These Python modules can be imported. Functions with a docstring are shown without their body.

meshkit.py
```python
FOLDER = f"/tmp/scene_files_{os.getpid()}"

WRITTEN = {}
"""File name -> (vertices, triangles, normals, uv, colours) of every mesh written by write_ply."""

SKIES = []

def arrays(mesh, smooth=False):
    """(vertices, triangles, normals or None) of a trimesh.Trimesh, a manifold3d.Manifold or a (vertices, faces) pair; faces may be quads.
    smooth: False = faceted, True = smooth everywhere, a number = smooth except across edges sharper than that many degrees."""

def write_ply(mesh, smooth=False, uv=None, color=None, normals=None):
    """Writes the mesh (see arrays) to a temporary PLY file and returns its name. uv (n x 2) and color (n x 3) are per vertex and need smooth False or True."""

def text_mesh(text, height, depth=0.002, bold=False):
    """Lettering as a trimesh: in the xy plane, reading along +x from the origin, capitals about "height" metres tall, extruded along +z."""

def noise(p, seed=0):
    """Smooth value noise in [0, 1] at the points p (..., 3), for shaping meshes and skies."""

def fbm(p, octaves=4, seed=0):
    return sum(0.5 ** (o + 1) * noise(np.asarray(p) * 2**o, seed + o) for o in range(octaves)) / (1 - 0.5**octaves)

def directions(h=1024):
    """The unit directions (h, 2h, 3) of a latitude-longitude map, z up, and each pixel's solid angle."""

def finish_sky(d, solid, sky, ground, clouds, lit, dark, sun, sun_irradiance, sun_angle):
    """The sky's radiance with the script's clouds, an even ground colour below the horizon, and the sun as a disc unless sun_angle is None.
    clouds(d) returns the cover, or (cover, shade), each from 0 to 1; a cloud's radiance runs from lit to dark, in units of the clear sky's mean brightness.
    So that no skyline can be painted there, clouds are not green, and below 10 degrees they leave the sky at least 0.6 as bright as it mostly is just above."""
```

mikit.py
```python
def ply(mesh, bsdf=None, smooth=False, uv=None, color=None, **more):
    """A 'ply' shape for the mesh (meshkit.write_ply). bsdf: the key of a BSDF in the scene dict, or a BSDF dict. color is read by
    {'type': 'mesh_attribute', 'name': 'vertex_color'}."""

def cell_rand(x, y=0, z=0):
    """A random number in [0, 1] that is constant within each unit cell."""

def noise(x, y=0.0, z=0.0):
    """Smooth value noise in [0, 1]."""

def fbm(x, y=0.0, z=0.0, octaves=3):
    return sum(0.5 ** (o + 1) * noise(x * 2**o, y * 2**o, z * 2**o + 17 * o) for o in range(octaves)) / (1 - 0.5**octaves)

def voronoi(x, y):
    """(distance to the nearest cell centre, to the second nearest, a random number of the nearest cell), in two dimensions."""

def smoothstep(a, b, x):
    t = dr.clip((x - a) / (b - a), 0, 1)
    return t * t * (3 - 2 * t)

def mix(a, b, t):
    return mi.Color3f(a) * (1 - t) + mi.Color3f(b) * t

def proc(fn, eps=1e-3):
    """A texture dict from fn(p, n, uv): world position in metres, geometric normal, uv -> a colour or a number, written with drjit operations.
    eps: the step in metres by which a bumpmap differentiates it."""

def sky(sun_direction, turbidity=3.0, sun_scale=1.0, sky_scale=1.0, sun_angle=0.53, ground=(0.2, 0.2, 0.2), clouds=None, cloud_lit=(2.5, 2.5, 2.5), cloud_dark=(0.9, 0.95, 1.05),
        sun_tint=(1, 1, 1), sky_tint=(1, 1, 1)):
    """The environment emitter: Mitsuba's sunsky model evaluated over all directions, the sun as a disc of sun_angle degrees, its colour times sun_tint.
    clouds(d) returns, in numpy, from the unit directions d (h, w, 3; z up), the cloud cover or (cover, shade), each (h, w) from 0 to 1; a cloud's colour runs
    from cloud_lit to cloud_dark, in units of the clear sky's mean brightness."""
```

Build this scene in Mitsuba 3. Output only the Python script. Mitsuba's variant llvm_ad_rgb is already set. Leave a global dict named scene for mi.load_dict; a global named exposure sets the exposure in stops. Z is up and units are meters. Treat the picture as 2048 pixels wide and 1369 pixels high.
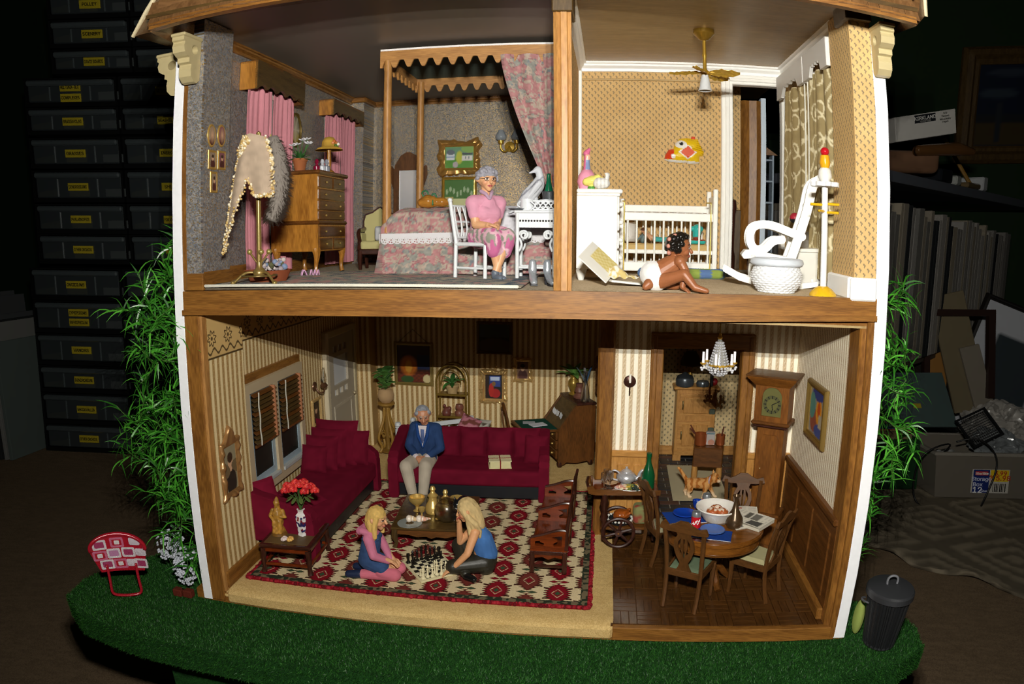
import math, random
import numpy as np, trimesh, manifold3d as m3, shapely
from shapely import geometry as sg, affinity as sa
import drjit as dr
import mitsuba as mi
import mikit, meshkit
from mikit import proc, noise, fbm, voronoi, cell_rand, smoothstep, mix

T4 = mi.ScalarTransform4f
scene, labels = {'type': 'scene'}, {}
RNG = np.random.default_rng(7)

# ---------------------------------------------------------------- camera, flash, faint room light, exposure
CAM = (0.4183, -0.6353, 0.3743)
scene['camera'] = {'type': 'perspective', 'fov': 70.844, 'fov_axis': 'x', 'near_clip': 0.01, 'far_clip': 50.0,
                   'to_world': T4().look_at(origin=CAM, target=(0.29691, 0.34595, 0.22456), up=(-0.02398, 0.14792, 0.98871))}
exposure = 0.42
FLASH = (0.425, -0.625, 0.474)
for i, (dx, dz) in enumerate(((-.018, -.007), (0, -.007), (.018, -.007), (-.018, .007), (0, .007), (.018, .007))):
    scene[f'flash_{i}'] = {'type': 'spot', 'intensity': {'type': 'rgb', 'value': [0.335, 0.325, 0.295]}, 'cutoff_angle': 80.0, 'beam_width': 20.0,
                           'to_world': T4().look_at(origin=(FLASH[0] + dx, FLASH[1], FLASH[2] + dz), target=(0.46, 0.30, 0.47), up=(0, 0, 1))}
scene['room_glow'] = {'type': 'constant', 'radiance': {'type': 'rgb', 'value': [0.0022, 0.0024, 0.0022]}}


# ---------------------------------------------------------------- helpers
def lin(c):
    if isinstance(c, str):
        c = [int(c[i:i + 2], 16) for i in (1, 3, 5)]
    c = np.asarray(c, float) / 255.0
    return np.where(c <= 0.04045, c / 12.92, ((c + 0.055) / 1.055) ** 2.4)


def lc(c):
    return mi.Color3f(*[float(x) for x in lin(c)])


def bow(p):
    """Lens barrel distortion put into the shape of a straight house: walls, floors and roof swell outwards around its middle. House metres in and out."""
    p = np.array(p, float)
    x, z = p[:, 0] - 0.3164, p[:, 2] - 0.249
    g = -0.6408 * (x * x + z * z) / (1.066 + p[:, 1]) ** 2
    p[:, 0] += g * x
    p[:, 2] += g * z
    return p


def mat(x=0, y=0, z=0, rz=0, s=0.01, rx=0, ry=0):
    """Placement: local centimetres -> house metres; x, y, z in centimetres."""
    m = trimesh.transformations.euler_matrix(math.radians(rx), math.radians(ry), math.radians(rz), 'sxyz')
    sc = np.broadcast_to(np.asarray(s, float), 3)
    m[:3, :3] = m[:3, :3] * sc
    m[:3, 3] = np.array([x, y, z]) * 0.01
    return m


ID = mat()


def piece(mesh, col=(255, 255, 255), smooth=35, uv=None):
    """(vertices, faces, linear colours, uv) with vertices split where the surface turns sharply. col: sRGB, or a function of the vertices."""
    if isinstance(mesh, m3.Manifold):
        q = mesh.to_mesh()
        mesh = trimesh.Trimesh(np.array(q.vert_properties[:, :3]), np.array(q.tri_verts), process=False)
    if isinstance(mesh, (list, tuple)):
        v, f = np.asarray(mesh[0], float), np.asarray(mesh[1], int)
        if f.shape[1] == 4:
            f = np.vstack([f[:, [0, 1, 2]], f[:, [0, 2, 3]]])
        mesh = trimesh.Trimesh(v, f, process=False)
    if smooth == 0:
        v, f = mesh.vertices[mesh.faces].reshape(-1, 3), np.arange(3 * len(mesh.faces)).reshape(-1, 3)
    elif smooth >= 180:
        v, f = np.array(mesh.vertices), np.array(mesh.faces)
    else:
        m = trimesh.graph.smooth_shade(mesh, angle=math.radians(smooth), facet_minarea=None)
        v, f = np.array(m.vertices), np.array(m.faces)
    if callable(col):
        c = np.asarray(col(v))
    else:
        c = np.broadcast_to(lin(col), v.shape)
    if uv is None:
        uv = np.zeros((len(v), 2))
    elif callable(uv):
        uv = np.asarray(uv(v))
    else:
        uv = np.broadcast_to(np.asarray(uv, float), (len(v), 2))
    return v, f, c, uv


def join(pieces):
    vs, fs, cs, us, n = [], [], [], [], 0
    for v, f, c, u in pieces:
        vs.append(v); fs.append(f + n); cs.append(c); us.append(u); n += len(v)
    return np.vstack(vs), np.vstack(fs), np.vstack(cs), np.vstack(us)


def numbered(key):
    if key not in KEYS:
        KEYS.add(key)
        return key
    i = 1
    while f'{key}_{i:03d}' in KEYS:
        i += 1
    KEYS.add(f'{key}_{i:03d}')
    return f'{key}_{i:03d}'


KEYS = set()


def tag(key, label=None, cat=None, group=None, kind=None):
    d = {}
    if label: d['label'] = label
    if cat: d['category'] = cat
    if group: d['group'] = group
    if kind: d['kind'] = kind
    if d: labels[key] = d
    return key


def thing(name, label, cat=None, group=None, kind=None):
    return tag(numbered(name), label, cat, group, kind)


def put(name, pieces, bsdf, M=ID, parent=None, label=None, cat=None, group=None, kind=None, bowed=True, fine=0.075):
    """One mesh of the scene. Long edges are split first so that the barrel swell bends them."""
    key = numbered(parent + '__' + name if parent else name)
    if isinstance(pieces, tuple):
        pieces = [pieces]
    v, f, c, u = join(pieces)
    v = v @ M[:3, :3].T + M[:3, 3]
    if np.linalg.det(M[:3, :3]) < 0:
        f = f[:, ::-1]
    if bowed:
        for _ in range(5):
            e = np.linalg.norm(v[f] - v[np.roll(f, -1, 1)], axis=2).max()
            if e < fine or len(f) > 200000:
                break
            at = np.hstack([v, c, u])
            at, f = trimesh.remesh.subdivide(at, f)
            v, c, u = at[:, :3], at[:, 3:6], at[:, 6:8]
        v = bow(v)
    scene[key] = mikit.ply((v, f), bsdf, smooth=True, uv=u, color=c)
    tag(key, label, cat, group, kind)
    return key


# shapes; local units are centimetres
def cuboid(x0, x1, y0, y1, z0, z1):
    m = trimesh.creation.box((abs(x1 - x0), abs(y1 - y0), abs(z1 - z0)))
    m.apply_translation(((x0 + x1) / 2, (y0 + y1) / 2, (z0 + z1) / 2))
    return m


def rbox(x0, x1, y0, y1, z0, z1, r=0.08):
    """A box with chamfered edges."""
    x0, x1, y0, y1, z0, z1 = min(x0, x1), max(x0, x1), min(y0, y1), max(y0, y1), min(z0, z1), max(z0, z1)
    r = min(r, (x1 - x0) / 2.01, (y1 - y0) / 2.01, (z1 - z0) / 2.01)
    pts = []
    for X, sx in ((x0, 1), (x1, -1)):
        for Y, sy in ((y0, 1), (y1, -1)):
            for Z, sz in ((z0, 1), (z1, -1)):
                pts += [(X, Y + sy * r, Z + sz * r), (X + sx * r, Y, Z + sz * r), (X + sx * r, Y + sy * r, Z)]
    return hull(pts)


def hull(pts):
    q = m3.Manifold.hull_points(np.asarray(pts, np.float64)).to_mesh()
    return trimesh.Trimesh(np.array(q.vert_properties[:, :3], float), np.array(q.tri_verts), process=False)


def lathe(profile, n=24, x=0, y=0, z=0):
    m = trimesh.creation.revolve(np.asarray(profile, float), sections=n)
    m.apply_translation((x, y, z))
    return m


def tube(points, r, n=8, closed=False, caps=True):
    """A round bar along points; r a number or one radius per point."""
    p = np.asarray(points, float)
    k = len(p)
    r = np.broadcast_to(np.asarray(r, float), k)
    if closed:
        t = np.roll(p, -1, 0) - np.roll(p, 1, 0)
    else:
        t = np.gradient(p, axis=0)
    t /= np.linalg.norm(t, axis=1, keepdims=True) + 1e-12
    a = np.array([0, 0, 1.0]) if abs(t[0][2]) < 0.9 else np.array([1.0, 0, 0])
    rings = []
    u = np.cross(t[0], a); u /= np.linalg.norm(u)
    for i in range(k):
        u = u - t[i] * (u @ t[i]); u /= np.linalg.norm(u) + 1e-12
        w = np.cross(t[i], u)
        th = np.arange(n) * 2 * math.pi / n
        rings.append(p[i] + r[i] * (np.cos(th)[:, None] * u + np.sin(th)[:, None] * w))
    v = np.vstack(rings)
    f = []
    m = k if closed else k - 1
    for i in range(m):
        j = (i + 1) % k
        for q in range(n):
            q2 = (q + 1) % n
            f += [(i * n + q, i * n + q2, j * n + q2), (i * n + q, j * n + q2, j * n + q)]
    if caps and not closed:
        v = np.vstack([v, p[0], p[-1]])
        for q in range(n):
            q2 = (q + 1) % n
            f += [(k * n, q2, q), (k * n + 1, (k - 1) * n + q, (k - 1) * n + q2)]
    return trimesh.Trimesh(v, np.array(f), process=False)


def curve(pts, n=24, closed=False):
    """A smooth curve through pts."""
    from scipy.interpolate import CubicSpline
    p = np.asarray(pts, float)
    if closed:
        p = np.vstack([p, p[:1]])
    d = np.concatenate([[0], np.cumsum(np.linalg.norm(np.diff(p, axis=0), axis=1))])
    s = CubicSpline(d, p, bc_type='periodic' if closed else 'natural')
    t = np.linspace(0, d[-1], n, endpoint=not closed)
    return s(t)


def ball(x, y, z, r, sub=2, s=(1, 1, 1)):
    m = trimesh.creation.icosphere(subdivisions=sub, radius=1.0)
    m.vertices *= np.asarray(s) * r
    m.apply_translation((x, y, z))
    return m


def cyl(x, y, z0, z1, r, n=16, r1=None):
    r1 = r if r1 is None else r1
    return lathe([(0, z0), (r, z0), (r1, z1), (0, z1)], n, x, y)


def rod(a, b, r, n=8, r1=None):
    return tube([a, b], [r, r if r1 is None else r1], n)


def plate(poly, z0, z1, axis='z'):
    """A flat shape cut from a board; axis: the direction of its thickness. Polygon in (x, y), (x, z) for 'y', (y, z) for 'x'."""
    if not hasattr(poly, 'exterior'):
        poly = sg.Polygon(poly)
    poly = poly.buffer(0)
    m = trimesh.util.concatenate([trimesh.creation.extrude_polygon(g, z1 - z0, engine='earcut') for g in getattr(poly, 'geoms', [poly])])
    v = np.array(m.vertices)
    v[:, 2] += z0
    if axis == 'y':
        m = trimesh.Trimesh(v[:, [0, 2, 1]], m.faces[:, ::-1], process=False)
    elif axis == 'x':
        m = trimesh.Trimesh(v[:, [2, 0, 1]], m.faces, process=False)
    else:
        m = trimesh.Trimesh(v, m.faces, process=False)
    return m


def grid(nu, nv, fn):
    """A sheet: fn(u, v arrays in 0..1) -> points."""
    u, v = np.meshgrid(np.linspace(0, 1, nu), np.linspace(0, 1, nv), indexing='ij')
    p = np.asarray(fn(u, v)).reshape(-1, 3) if not isinstance(fn(u, v), tuple) else np.stack([np.broadcast_to(a, u.shape) for a in fn(u, v)], -1).reshape(-1, 3)
    i = np.arange(nu * nv).reshape(nu, nv)
    a, b, c, d = i[:-1, :-1].ravel(), i[1:, :-1].ravel(), i[1:, 1:].ravel(), i[:-1, 1:].ravel()
    return trimesh.Trimesh(p, np.vstack([np.c_[a, b, c], np.c_[a, c, d]]), process=False)


def sheet(nu, nv, fn, th):
    """As grid(), with a thickness along the normals."""
    g = grid(nu, nv, fn)
    n = np.array(g.vertex_normals)
    k = len(g.vertices)
    v = np.vstack([g.vertices + n * th / 2, g.vertices - n * th / 2])
    i = np.arange(nu * nv).reshape(nu, nv)
    rim = np.concatenate([i[:, 0], i[-1, 1:], i[::-1, -1][1:], i[0, ::-1][1:-1]])
    r2 = np.roll(rim, -1)
    f = np.vstack([g.faces, g.faces[:, ::-1] + k, np.c_[rim, rim + k, r2 + k], np.c_[rim, r2 + k, r2]])
    return trimesh.Trimesh(v, f, process=False)


def moved(m, x=0, y=0, z=0, rz=0, rx=0, ry=0, s=1.0):
    m = m.copy()
    M = mat(x * 1.0, y * 1.0, z * 1.0, rz, s, rx, ry)
    M[:3, 3] = (x, y, z)
    m.apply_transform(M)
    return m


def blob(chains, edge=0.15, it=8, seg=14):
    """One continuous skin: hulls of the spheres of each chain [(point, radius), ...], united, refined and smoothed."""
    parts = []
    for ch in chains:
        sp = []
        for p, r in ch:
            sp.append(m3.Manifold.sphere(r, seg).translate(tuple(float(a) for a in p)))
        if len(sp) == 1:
            parts.append(sp[0])
        for a, b in zip(sp[:-1], sp[1:]):
            parts.append(m3.Manifold.batch_hull([a, b]))
    u = m3.Manifold.batch_boolean(parts, m3.OpType.Add).refine_to_length(edge)
    q = u.to_mesh()
    t = trimesh.Trimesh(np.array(q.vert_properties[:, :3], float), np.array(q.tri_verts), process=True)
    v0 = np.array(t.vertices)
    trimesh.smoothing.filter_taubin(t, lamb=0.5, nu=0.52, iterations=it)
    d = np.array(t.vertices) - v0
    k = np.linalg.norm(d, axis=1, keepdims=True)
    t.vertices = v0 + d * np.minimum(1.0, 0.8 * edge / np.maximum(k, 1e-9))
    return t


V = np.array


# ---------------------------------------------------------------- materials
def vc():
    return {'type': 'mesh_attribute', 'name': 'vertex_color'}


def two(b):
    return {'type': 'twosided', 'bsdf': b}


def prin(col, rough, spec=0.4, **k):
    return two({'type': 'principled', 'base_color': col, 'roughness': rough, 'specular': spec, **k})


scene['matte'] = prin(vc(), 0.85, 0.15)
scene['satin'] = prin(vc(), 0.45, 0.4)
scene['gloss'] = prin(vc(), 0.2, 0.5)
scene['metal'] = prin(vc(), 0.3, 0.7, metallic=0.55)
scene['cloth'] = prin(vc(), 0.95, 0.05, sheen=0.3)
scene['glass'] = {'type': 'roughdielectric', 'distribution': 'ggx', 'alpha': 0.07, 'int_ior': 1.5}
scene['pane'] = {'type': 'roughdielectric', 'distribution': 'ggx', 'alpha': 0.06, 'int_ior': 1.5}

WOODS = [  # dark, light, for the wood's grain
    ('#633d17', '#8e6029'),   # 0 golden oak trim
    ('#8c6033', '#b08048'),   # 1 maple bed posts
    ('#24120a', '#44231a'),   # 2 dark mahogany
    ('#3a2a16', '#55401f'),   # 3 walnut
    ('#4a1c08', '#74300f'),   # 4 rosewood
    ('#4a2c10', '#6b4019'),   # 5 desk
    ('#a06e35', '#c08d4e'),   # 6 light oak
    ('#38220f', '#523315'),   # 7 parquet
    ('#80501c', '#b37a30'),   # 8 orange dresser
    ('#5c3f24', '#7d5a38'),   # 9 shingles
    ('#452b12', '#5c3a1b'),   # 10 dining chair
    ('#8f7752', '#a58b62'),   # 11 nursery ceiling
    ('#5a3310', '#7e4d1b'),   # 12 clock, table
]


def wood_fn(p, n, uv):
    a = uv.y
    x, y, z = p.x * 100, p.y * 100, p.z * 100
    s = [dr.select(dr.abs(a - k) < 0.4, 0.16, 1.0) for k in range(3)]
    g = fbm(x * s[0] * 2.2 + 7 * uv.x, y * s[1] * 2.2, z * s[2] * 2.2, 3)
    h = noise(x * s[0] * 11, y * s[1] * 11, z * s[2] * 11)
    t = smoothstep(0.12, 0.88, 0.65 * g + 0.35 * h)
    k = dr.floor(uv.x + 0.01)
    lo, hi = mi.Color3f(0), mi.Color3f(0)
    for i, (d, l) in enumerate(WOODS):
        on = dr.abs(k - i) < 0.4
        lo = dr.select(on, lc(d), lo)
        hi = dr.select(on, lc(l), hi)
    return mix(lo, hi, t)


scene['wood'] = prin(proc(wood_fn), 0.42, 0.35)
scene['wood_polished'] = prin(proc(wood_fn), 0.22, 0.5)


def wd(mesh, tone, axis=None, smooth=35):
    """A piece of wood: uv carries the tone and the axis of its grain."""
    if axis is None:
        b = np.ptp(mesh.vertices, axis=0)
        axis = int(np.argmax(b))
    return piece(mesh, (255, 255, 255), smooth, (tone, axis))
# ---------------------------------------------------------------- papers, carpets
def wall_uv(axis):
    """uv of a wall in centimetres: along the wall, height."""
    return lambda v: np.c_[v[:, axis], v[:, 2]]


def bed_paper(p, n, uv):
    x, y = uv.x * 6.0, uv.y * 6.0
    a = fbm(x * 0.9, y * 0.9, 3, 3)
    b = noise(x * 2.2 + 31, y * 2.2)
    c = noise(x * 3.1, y * 3.1 + 57)
    col = mix(lc('#686c72'), lc('#928e8c'), smoothstep(0.3, 0.7, a))
    col = mix(col, lc('#4a4248'), 0.8 * smoothstep(0.62, 0.76, b))
    return mix(col, lc('#c9a868'), smoothstep(0.64, 0.76, c))


def bed_fleck(p, n, uv):
    return 0.9 * smoothstep(0.64, 0.76, noise(uv.x * 18.6, uv.y * 18.6 + 57))


def nursery_paper(p, n, uv):
    x, y = uv.x / 0.80, uv.y / 0.84
    out = mix(lc('#c9a873'), lc('#bd9a64'), fbm(uv.x * 0.5, uv.y * 0.5, 0, 2))
    for o in (0.0, 0.5):
        a, b = (x + o) - dr.floor(x + o) - 0.5, (y + o) - dr.floor(y + o) - 0.5
        d = dr.minimum(dr.sqrt(dr.square(a + 0.07) + dr.square((b - 0.14) * 0.9)), dr.minimum(dr.sqrt(dr.square(a - 0.07) + dr.square(b * 0.9)), dr.sqrt(dr.square(a * 1.6) + dr.square((b + 0.15) * 0.8))))
        out = mix(out, lc('#6f6350'), 0.85 * (1 - smoothstep(0.07, 0.13, d)))
    return out


def stripe_paper(p, n, uv):
    """uv.x above 500: the same paper, paler in the dining room; the living room tan has its dimness painted in."""
    pale = uv.x > 500
    x = dr.select(pale, uv.x - 1000, uv.x)
    t = x / 0.94 - dr.floor(x / 0.94)
    band = smoothstep(0.46, 0.5, t) * (1 - smoothstep(0.96, 1.0, t))
    a, b = (t - 0.73) / 0.24, uv.y / 0.62
    k = b - dr.floor(b) - 0.5
    w = dr.sin(b * 6.283) * 0.35
    leaf = 1 - smoothstep(0.08, 0.26, dr.abs(a - w))
    dot = 1 - smoothstep(0.12, 0.26, dr.sqrt(dr.square(a) + dr.square(k * 2.2)))
    light = dr.select(pale, lc('#f3ecd8'), lc('#dcc79a'))
    dark = dr.select(pale, lc('#cdb897'), lc('#a98856'))
    deep = dr.select(pale, lc('#a98f6c'), lc('#8a6a3c'))
    out = mix(light, dark, band)
    out = mix(out, deep, 0.7 * leaf * band)
    out = mix(out, light, 0.7 * dot * band)
    frieze = smoothstep(25.0, 25.1, uv.y) * dr.select(pale, 0.0, 1.0)
    fx, fy = x / 3.2 - dr.floor(x / 3.2) - 0.5, (uv.y - 27.2) / 3.2
    rr = dr.sqrt(fx * fx + fy * fy)
    ring = 1 - smoothstep(0.02, 0.05, dr.abs(rr - 0.2 - 0.05 * dr.sin(8 * dr.atan2(fy, fx))))
    ring = dr.maximum(ring, 1 - smoothstep(0.04, 0.09, rr))
    scroll = 1 - smoothstep(0.02, 0.06, dr.abs(fy + 0.42 - 0.09 * dr.sin(fx * 12.56)))
    fr = mix(lc('#c3a26a'), lc('#54432a'), dr.maximum(ring, scroll))
    fr = mix(fr, lc('#4a3a22'), 1 - smoothstep(0.06, 0.16, dr.abs(uv.y - 25.15)))
    return mix(out, fr, frieze)


def kitchen_paper(p, n, uv):
    x, y = uv.x / 1.0, uv.y / 1.0
    out = lc('#c8b184')
    for o in (0.0, 0.5):
        a, b = (x + o) - dr.floor(x + o) - 0.5, (y + o) - dr.floor(y + o) - 0.5
        d = dr.abs(a) * 1.5 + dr.abs(b)
        out = mix(out, lc('#6b6450'), 0.8 * (1 - smoothstep(0.2, 0.28, d)))
    return out


def pile_fn(p, n, uv):
    """Short pile: uv.x picks the colour."""
    x, y, z = p.x * 100, p.y * 100, p.z * 100
    t = 0.6 * noise(x * 14, y * 14, z * 14) + 0.4 * fbm(x * 0.8, y * 2.4, z * 2, 3)
    k = dr.floor(uv.x + 0.01)
    lo, hi = mi.Color3f(0), mi.Color3f(0)
    for i, (d, l) in enumerate((('#b3935a', '#cfb27a'), ('#6a5f50', '#857a68'), ('#85745a', '#a3927a'), ('#544534', '#6e5c47'), ('#0f2c10', '#1d4a1a'))):
        lo = dr.select(dr.abs(k - i) < 0.4, lc(d), lo)
        hi = dr.select(dr.abs(k - i) < 0.4, lc(l), hi)
    return mix(lo, hi, smoothstep(0.2, 0.8, t))


scene['bed_paper'] = prin(proc(bed_paper), 0.42, 0.3, metallic=proc(bed_fleck))
for nm, fn, ro in (('nursery_paper', nursery_paper, 0.7), ('stripe_paper', stripe_paper, 0.55), ('kitchen_paper', kitchen_paper, 0.7), ('pile', pile_fn, 1.0)):
    scene[nm] = prin(proc(fn), ro, 0.2)


def struct(name, pieces, bsdf, label, parent=None, **k):
    return put(name, pieces, bsdf, parent=parent, label=label, cat=None if parent else k.pop('cat', 'wall'), kind=None if parent else 'structure', **k)


WHITE, CREAM = '#e9e9e6', '#d8c79c'

# ---------------------------------------------------------------- the house: walls
wl = struct('wall_left', piece(cuboid(-0.9, 0.04, 7.8, 56.4, -1.2, 30), uv=wall_uv(1)), 'stripe_paper', 'left wall of the lower living room with striped tan paper')
struct('front_panel', piece(cuboid(2.2, 3.06, 0.3, 7.8, 0, 29.9), uv=wall_uv(1)), 'stripe_paper', None, wl)
struct('corner_pilaster', piece(cuboid(0.04, 2.44, 53.2, 56.2, 0, 30), uv=wall_uv(0)), 'stripe_paper', None, wl)
wl2 = struct('wall_left', piece(cuboid(-0.9, 0.04, 5.7, 56.4, 30.2, 62), uv=wall_uv(1)), 'bed_paper', 'left wall of the upper bedroom with speckled blue grey paper')
struct('front_panel', piece(cuboid(1.85, 3.06, -0.05, 5.7, 32.5, 60.2), uv=wall_uv(1)), 'bed_paper', None, wl2)
struct('front_face', piece(cuboid(1.75, 3.5, -0.35, -0.05, 33.9, 56.4), uv=wall_uv(0)), 'bed_paper', None, wl2)
struct('corner_pilaster', piece(cuboid(0.04, 2.44, 50.6, 56.2, 32.5, 60.3), uv=wall_uv(0)), 'bed_paper', None, wl2)
struct('wall_back', piece(cuboid(-0.9, 43.5, 56.1, 56.7, -1, 30.2), uv=wall_uv(0)), 'stripe_paper', 'back wall of the living room with tan striped paper')
struct('wall_back', piece(cuboid(-0.9, 38.6, 56.1, 56.7, 30.2, 62), uv=wall_uv(0)), 'bed_paper', 'back wall of the bedroom with speckled gold flecked paper')
struct('wall_back', piece(cuboid(43.5, 68.4, 56.1, 56.7, -1, 30.2), uv=wall_uv(0)), 'kitchen_paper', 'kitchen back wall with small diamond paper')
ps = [cuboid(43.5, 49.2, 22.13, 22.7, 11.1, 30), cuboid(59.4, 66.6, 22.13, 22.7, 11.1, 30), cuboid(49.2, 59.4, 22.13, 22.7, 25.0, 30)]
wd_ = struct('wall_dining_back', [piece(p, uv=lambda v: np.c_[v[:, 0] + 1000, v[:, 2]]) for p in ps], 'stripe_paper', 'back wall of the dining room with white and beige striped paper')
struct('wainscot', [wd(rbox(43.5, 49.0, 21.95, 22.7, 0, 10.6, .03), 6, 2), wd(rbox(59.6, 66.3, 21.95, 22.7, 0, 10.6, .03), 6, 2)], 'wood_polished', None, wd_)
struct('chair_rail', [wd(rbox(43.5, 48.2, 21.6, 22.3, 10.4, 11.2, .15), 6, 0), wd(rbox(60.5, 66.3, 21.6, 22.3, 10.4, 11.2, .15), 6, 0)], 'wood_polished', None, wd_)
for a in (44.4, 46.5):
    struct('panel', wd(rbox(a, a + 1.6, 21.75, 22.1, 1.6, 9.4, .15), 6, 2), 'wood_polished', None, wd_)
struct('panel', wd(rbox(61.3, 62.9, 21.75, 22.1, 1.6, 9.4, .15), 6, 2), 'wood_polished', None, wd_)
struct('wall_partition', [piece(cuboid(41.9, 42.6, 22.3, 56.2, 0, 30), uv=wall_uv(1))], 'stripe_paper', 'wall between living room and kitchen with striped paper')
struct('wall_partition', [piece(cuboid(42.6, 43.5, 22.7, 56.2, 0, 30), uv=wall_uv(1))], 'kitchen_paper', 'kitchen side wall with small diamond paper')
wr = struct('wall_right', piece(cuboid(66.25, 67.2, 0.9, 22.2, 0, 30), uv=lambda v: np.c_[v[:, 1] * 1.45 + 1000, v[:, 2]]), 'stripe_paper', 'right wall of the dining room with pale striped paper above wood panelling')
struct('wainscot', [wd(rbox(65.9, 66.5, 0.9, 22.1, 0, 10.4, .04), 5, 1)], 'wood', None, wr)
struct('chair_rail', [wd(rbox(65.55, 66.5, 0.9, 22.1, 10.3, 11.1, .2), 5, 1)], 'wood', None, wr)
for a in (2.2, 8.6, 15.0):
    struct('panel', wd(rbox(65.75, 66.2, a, a + 5.4, 2.0, 9.2, .18), 5, 1), 'wood', None, wr)
struct('wall_right', piece(cuboid(66.25, 67.2, 22.2, 56.4, 0, 30), uv=wall_uv(1)), 'kitchen_paper', 'right wall of the kitchen with small diamond paper')
wr2 = struct('wall_right', piece(cuboid(66.25, 67.3, 6.4, 32.9, 30.2, 62), uv=wall_uv(1)), 'nursery_paper', 'right wall of the nursery with sprigged tan paper')
struct('front_panel', piece(cuboid(65.05, 66.4, -0.05, 6.5, 32.5, 60.2), uv=wall_uv(1)), 'nursery_paper', None, wr2)
struct('front_face', piece(cuboid(65.02, 67.2, -0.35, -0.05, 32.4, 58.7), uv=wall_uv(0)), 'nursery_paper', None, wr2)
ps = [cuboid(38.6, 58.0, 32.16, 32.8, 32.4, 60.4), cuboid(58.0, 66.4, 32.16, 32.8, 58.6, 60.4)]
struct('wall_nursery_back', [piece(p, uv=wall_uv(0)) for p in ps], 'nursery_paper', 'back wall of the nursery with sprigged tan paper')
wp = struct('wall_partition', piece(cuboid(38.05, 38.6, 0.1, 56.2, 32.3, 60.4), uv=wall_uv(1)), 'nursery_paper', 'wall between bedroom and nursery')
struct('bedroom_side', piece(cuboid(37.75, 38.05, 0.1, 56.2, 32.3, 60.4), uv=wall_uv(1)), 'bed_paper', None, wp)
prof = [(37.7, -.1), (37.7, -.55), (38.0, -.75), (38.25, -.6), (38.4, -.75), (38.9, -.75), (39.0, -.6), (39.3, -.65), (39.3, -.1)]
struct('front_post', wd(plate(prof, 32.5, 57.7), 1, 2, 20), 'wood', None, wp)
struct('white_corner_strip', piece(rbox(38.6, 39.05, 31.5, 32.3, 32.6, 60.3, .1), WHITE), 'satin', None, wp)

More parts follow.
